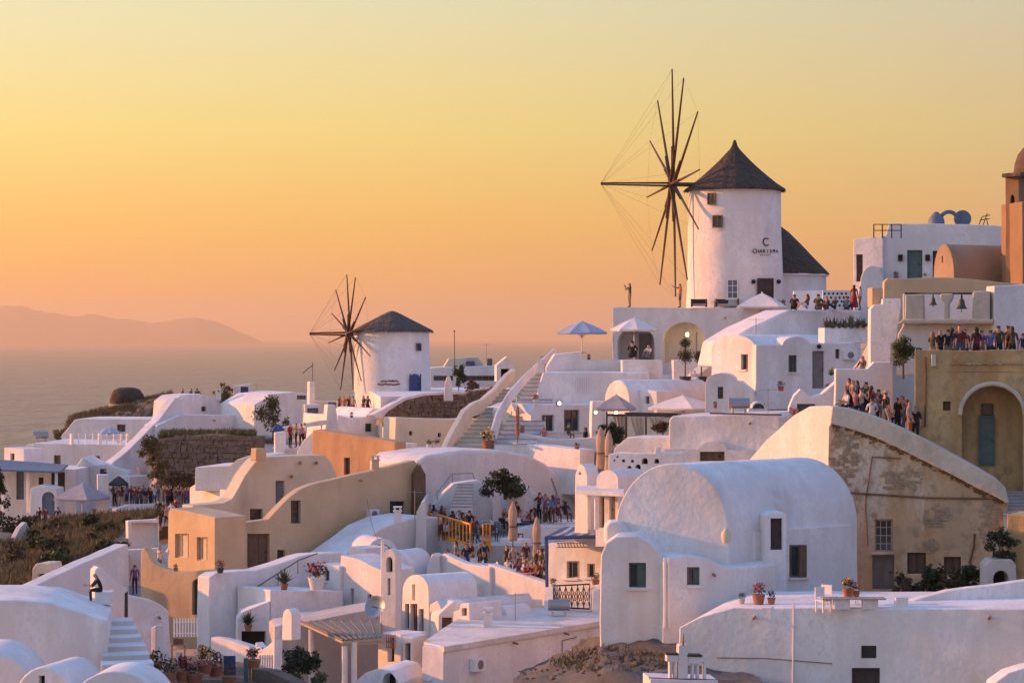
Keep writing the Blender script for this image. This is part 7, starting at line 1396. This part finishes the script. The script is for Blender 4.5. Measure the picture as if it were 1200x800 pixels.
def spout(label, face, x, y):
    p = face.pt(x, y, -.05); o = thing('rain_spout', label, 'spout', p); MB().bar(p, p+face.n*.32-Vector((0, 0, .05)), .05, seg=8).build('pipe', 'terracotta', o); mb = MB(); mb.bar(p+face.n*.04, p+face.n*.07, .085, seg=8); mb.build('collar', 'white', o)
for l, f, x, y in (('rain spout on the shaded wall of the slab roofed house', LHF, 600, 752), ('second rain spout on the slab roofed house', LHF, 660, 741), ('rain spout at the foot of the big gable', Face(776, 94.9, 14), 835, 672), ('rain spout on the plain white block', F2(780, 126.5, 916, 124.5), 880, 495), ('rain spout on the long house wall', F2(795, 90, 1260, 86), 885, 722), ('second rain spout on the long house wall', F2(795, 90, 1260, 86), 1160, 722), ('rain spout on the tan house gable', F2(253, 130, 490, 140), 420, 562), ('rain spout on the arcade wall', F2(718, 167, 905, 165.2), 850, 372), ('rain spout on the white buttress', F2(112, 101.5, 200, 103), 185, 722), ('rain spout on the terrace retaining wall', F2(183, 194, 299, 200), 250, 492)): spout(l, f, x, y)
B('goat_shed', 'shed', 'little beige shed half sunk in the scrub slope', Face(40, 126, -12), [(36, 720), (38, 666), (42, 660), (58, 660), (60, 668), (64, 720)], 1.6, 'coping', ops=[('gap', 45, 672, 52, 690)])
B('broken_wall', 'wall', 'broken whitewashed wall end above the dark bush', F2(8, 160, 44, 163), [(8, 680), (10, 640), (18, 630), (24, 618), (31, 611), (36, 622), (44, 630), (44, 680)], .4, 'white_worn', foot=False)
# more of the stacked small volumes in the middle of the slope
B('lunette_vault', 'house', 'small white vault end with a shaded lunette on the humped roof', Face(448, 128.5, 24), [(426, 690), (428, 652)] + arc(429, 467, 652, 630, 10) + [(468, 690)], 2.5, 'white', ops=[('gap', 434, 637, 461, 656, {'arch': 15})], hd=.35)
bpy.data.objects[[o.name for o in bpy.data.objects if o.get('label', '').startswith('small white vault end')][0]].children[0].data.materials[1] = M['white_worn']
stairway('narrow white steps climbing the broad smooth vault', 540, 596, 137.6, 26, 546, 566, 139.4, 18, 8, 'step_grey', 'white')
B('terrace_pier', 'pillar', 'short white pier at the end of the balcony wall', Face(700, 112.6, -20), [(693, 730), (694, 690), (703, 689), (704, 730)], .5, 'white', foot=False)
B('roof_parapet', 'parapet', 'low white parapet along the back of the slab roof', F2(548, 113.6, 640, 116.2), [(548, 730), (549, 709), (575, 706), (600, 703), (636, 702), (637, 730)], .3, 'white', foot=False)
B('stepped_block', 'house', 'stepped white block beside the chapel porch', Face(548, 110.6, -48), [(530, 740), (531, 716), (538, 714), (539, 707), (550, 706), (551, 740)], 2.0, 'white', ops=[('win', 541, 712, 547, 721, {'m': (1, 1), 'sill': False})], foot=False)
B('cube_annex', 'house', 'small white cube annex above the roof planter wall', Face(398, 121, -46), [(372, 720), (373, 660), (398, 663), (399, 720)], 1.6, 'white', ops=[('win', 379, 668, 386, 680, {'m': (1, 2)})], foot=False)
B('cube_annex', 'house', 'small white cube annex between the tan house and the belfry', Face(428, 126, -46), [(408, 690), (409, 640), (428, 642), (429, 690)], 1.6, 'white', ops=[('door', 414, 652, 420, 668, {'mat': 'blue_grey', 'split': False})], foot=False)
B('cube_annex', 'house', 'small white cube annex under the mill terrace', Face(470, 158, -40), [(448, 540), (449, 518), (470, 520), (471, 540)], 1.6, 'white', ops=[('win', 455, 523, 461, 530, {'m': (1, 1), 'sill': False})], foot=False)
B('cube_annex', 'house', 'small white cube annex behind the curtained arbour', Face(770, 147.5, -44), [(748, 500), (749, 456), (770, 458), (771, 500)], 1.6, 'white', ops=[('win', 756, 464, 761, 473, {'m': (1, 1), 'sill': False})], foot=False)
B('cube_annex', 'house', 'small white cube annex beside the veranda house', Face(28, 192, -40), [(4, 570), (5, 524), (28, 526), (29, 570)], 2, 'white', ops=[('win', 12, 531, 17, 539, {'m': (1, 1), 'sill': False})], foot=False)
B('cube_annex', 'house', 'small white cube annex beside the grey awning', Face(152, 189, -40), [(130, 600), (131, 556), (152, 558), (153, 600)], 2, 'white', ops=[('win', 138, 563, 143, 571, {'m': (1, 1), 'sill': False})], foot=False)
for i in range(5): chair(['dark wooden chair by the yellow railing', 'dark wooden chair behind the first closed parasol', 'dark wooden chair near the white pier', 'dark wooden chair at the terrace corner', 'dark wooden chair under the broad bush'][i], at([520, 607, 578, 553, 590][i], [134.4, 133.6, 134, 132.6, 139.6][i], Z_UP), [1, 2.2, .3, -1, 2.8][i], 'wood_dark', 'dark chairs on the upper terrace')
# ================================================================ HAZE
hb = MB(); hb.abox(-90500, 90500, -2500, 90500, -1.0, 760)
def haze_mat():
    m = bpy.data.materials.new('haze_air'); m.use_nodes = True; N, L = m.node_tree.nodes, m.node_tree.links; N.clear()
    o = N.new('ShaderNodeOutputMaterial'); v = N.new('ShaderNodeVolumePrincipled'); v.inputs['Color'].default_value = (1.0, .79, .52, 1); v.inputs['Density'].default_value = HAZE; v.inputs['Anisotropy'].default_value = .35
    L.new(v.outputs[0], o.inputs['Volume']); return m
HAZE = 3.7e-5
hz_o = mk('haze', hb.v, hb.f, haze_mat(), local=True); tag(hz_o, kind='stuff')
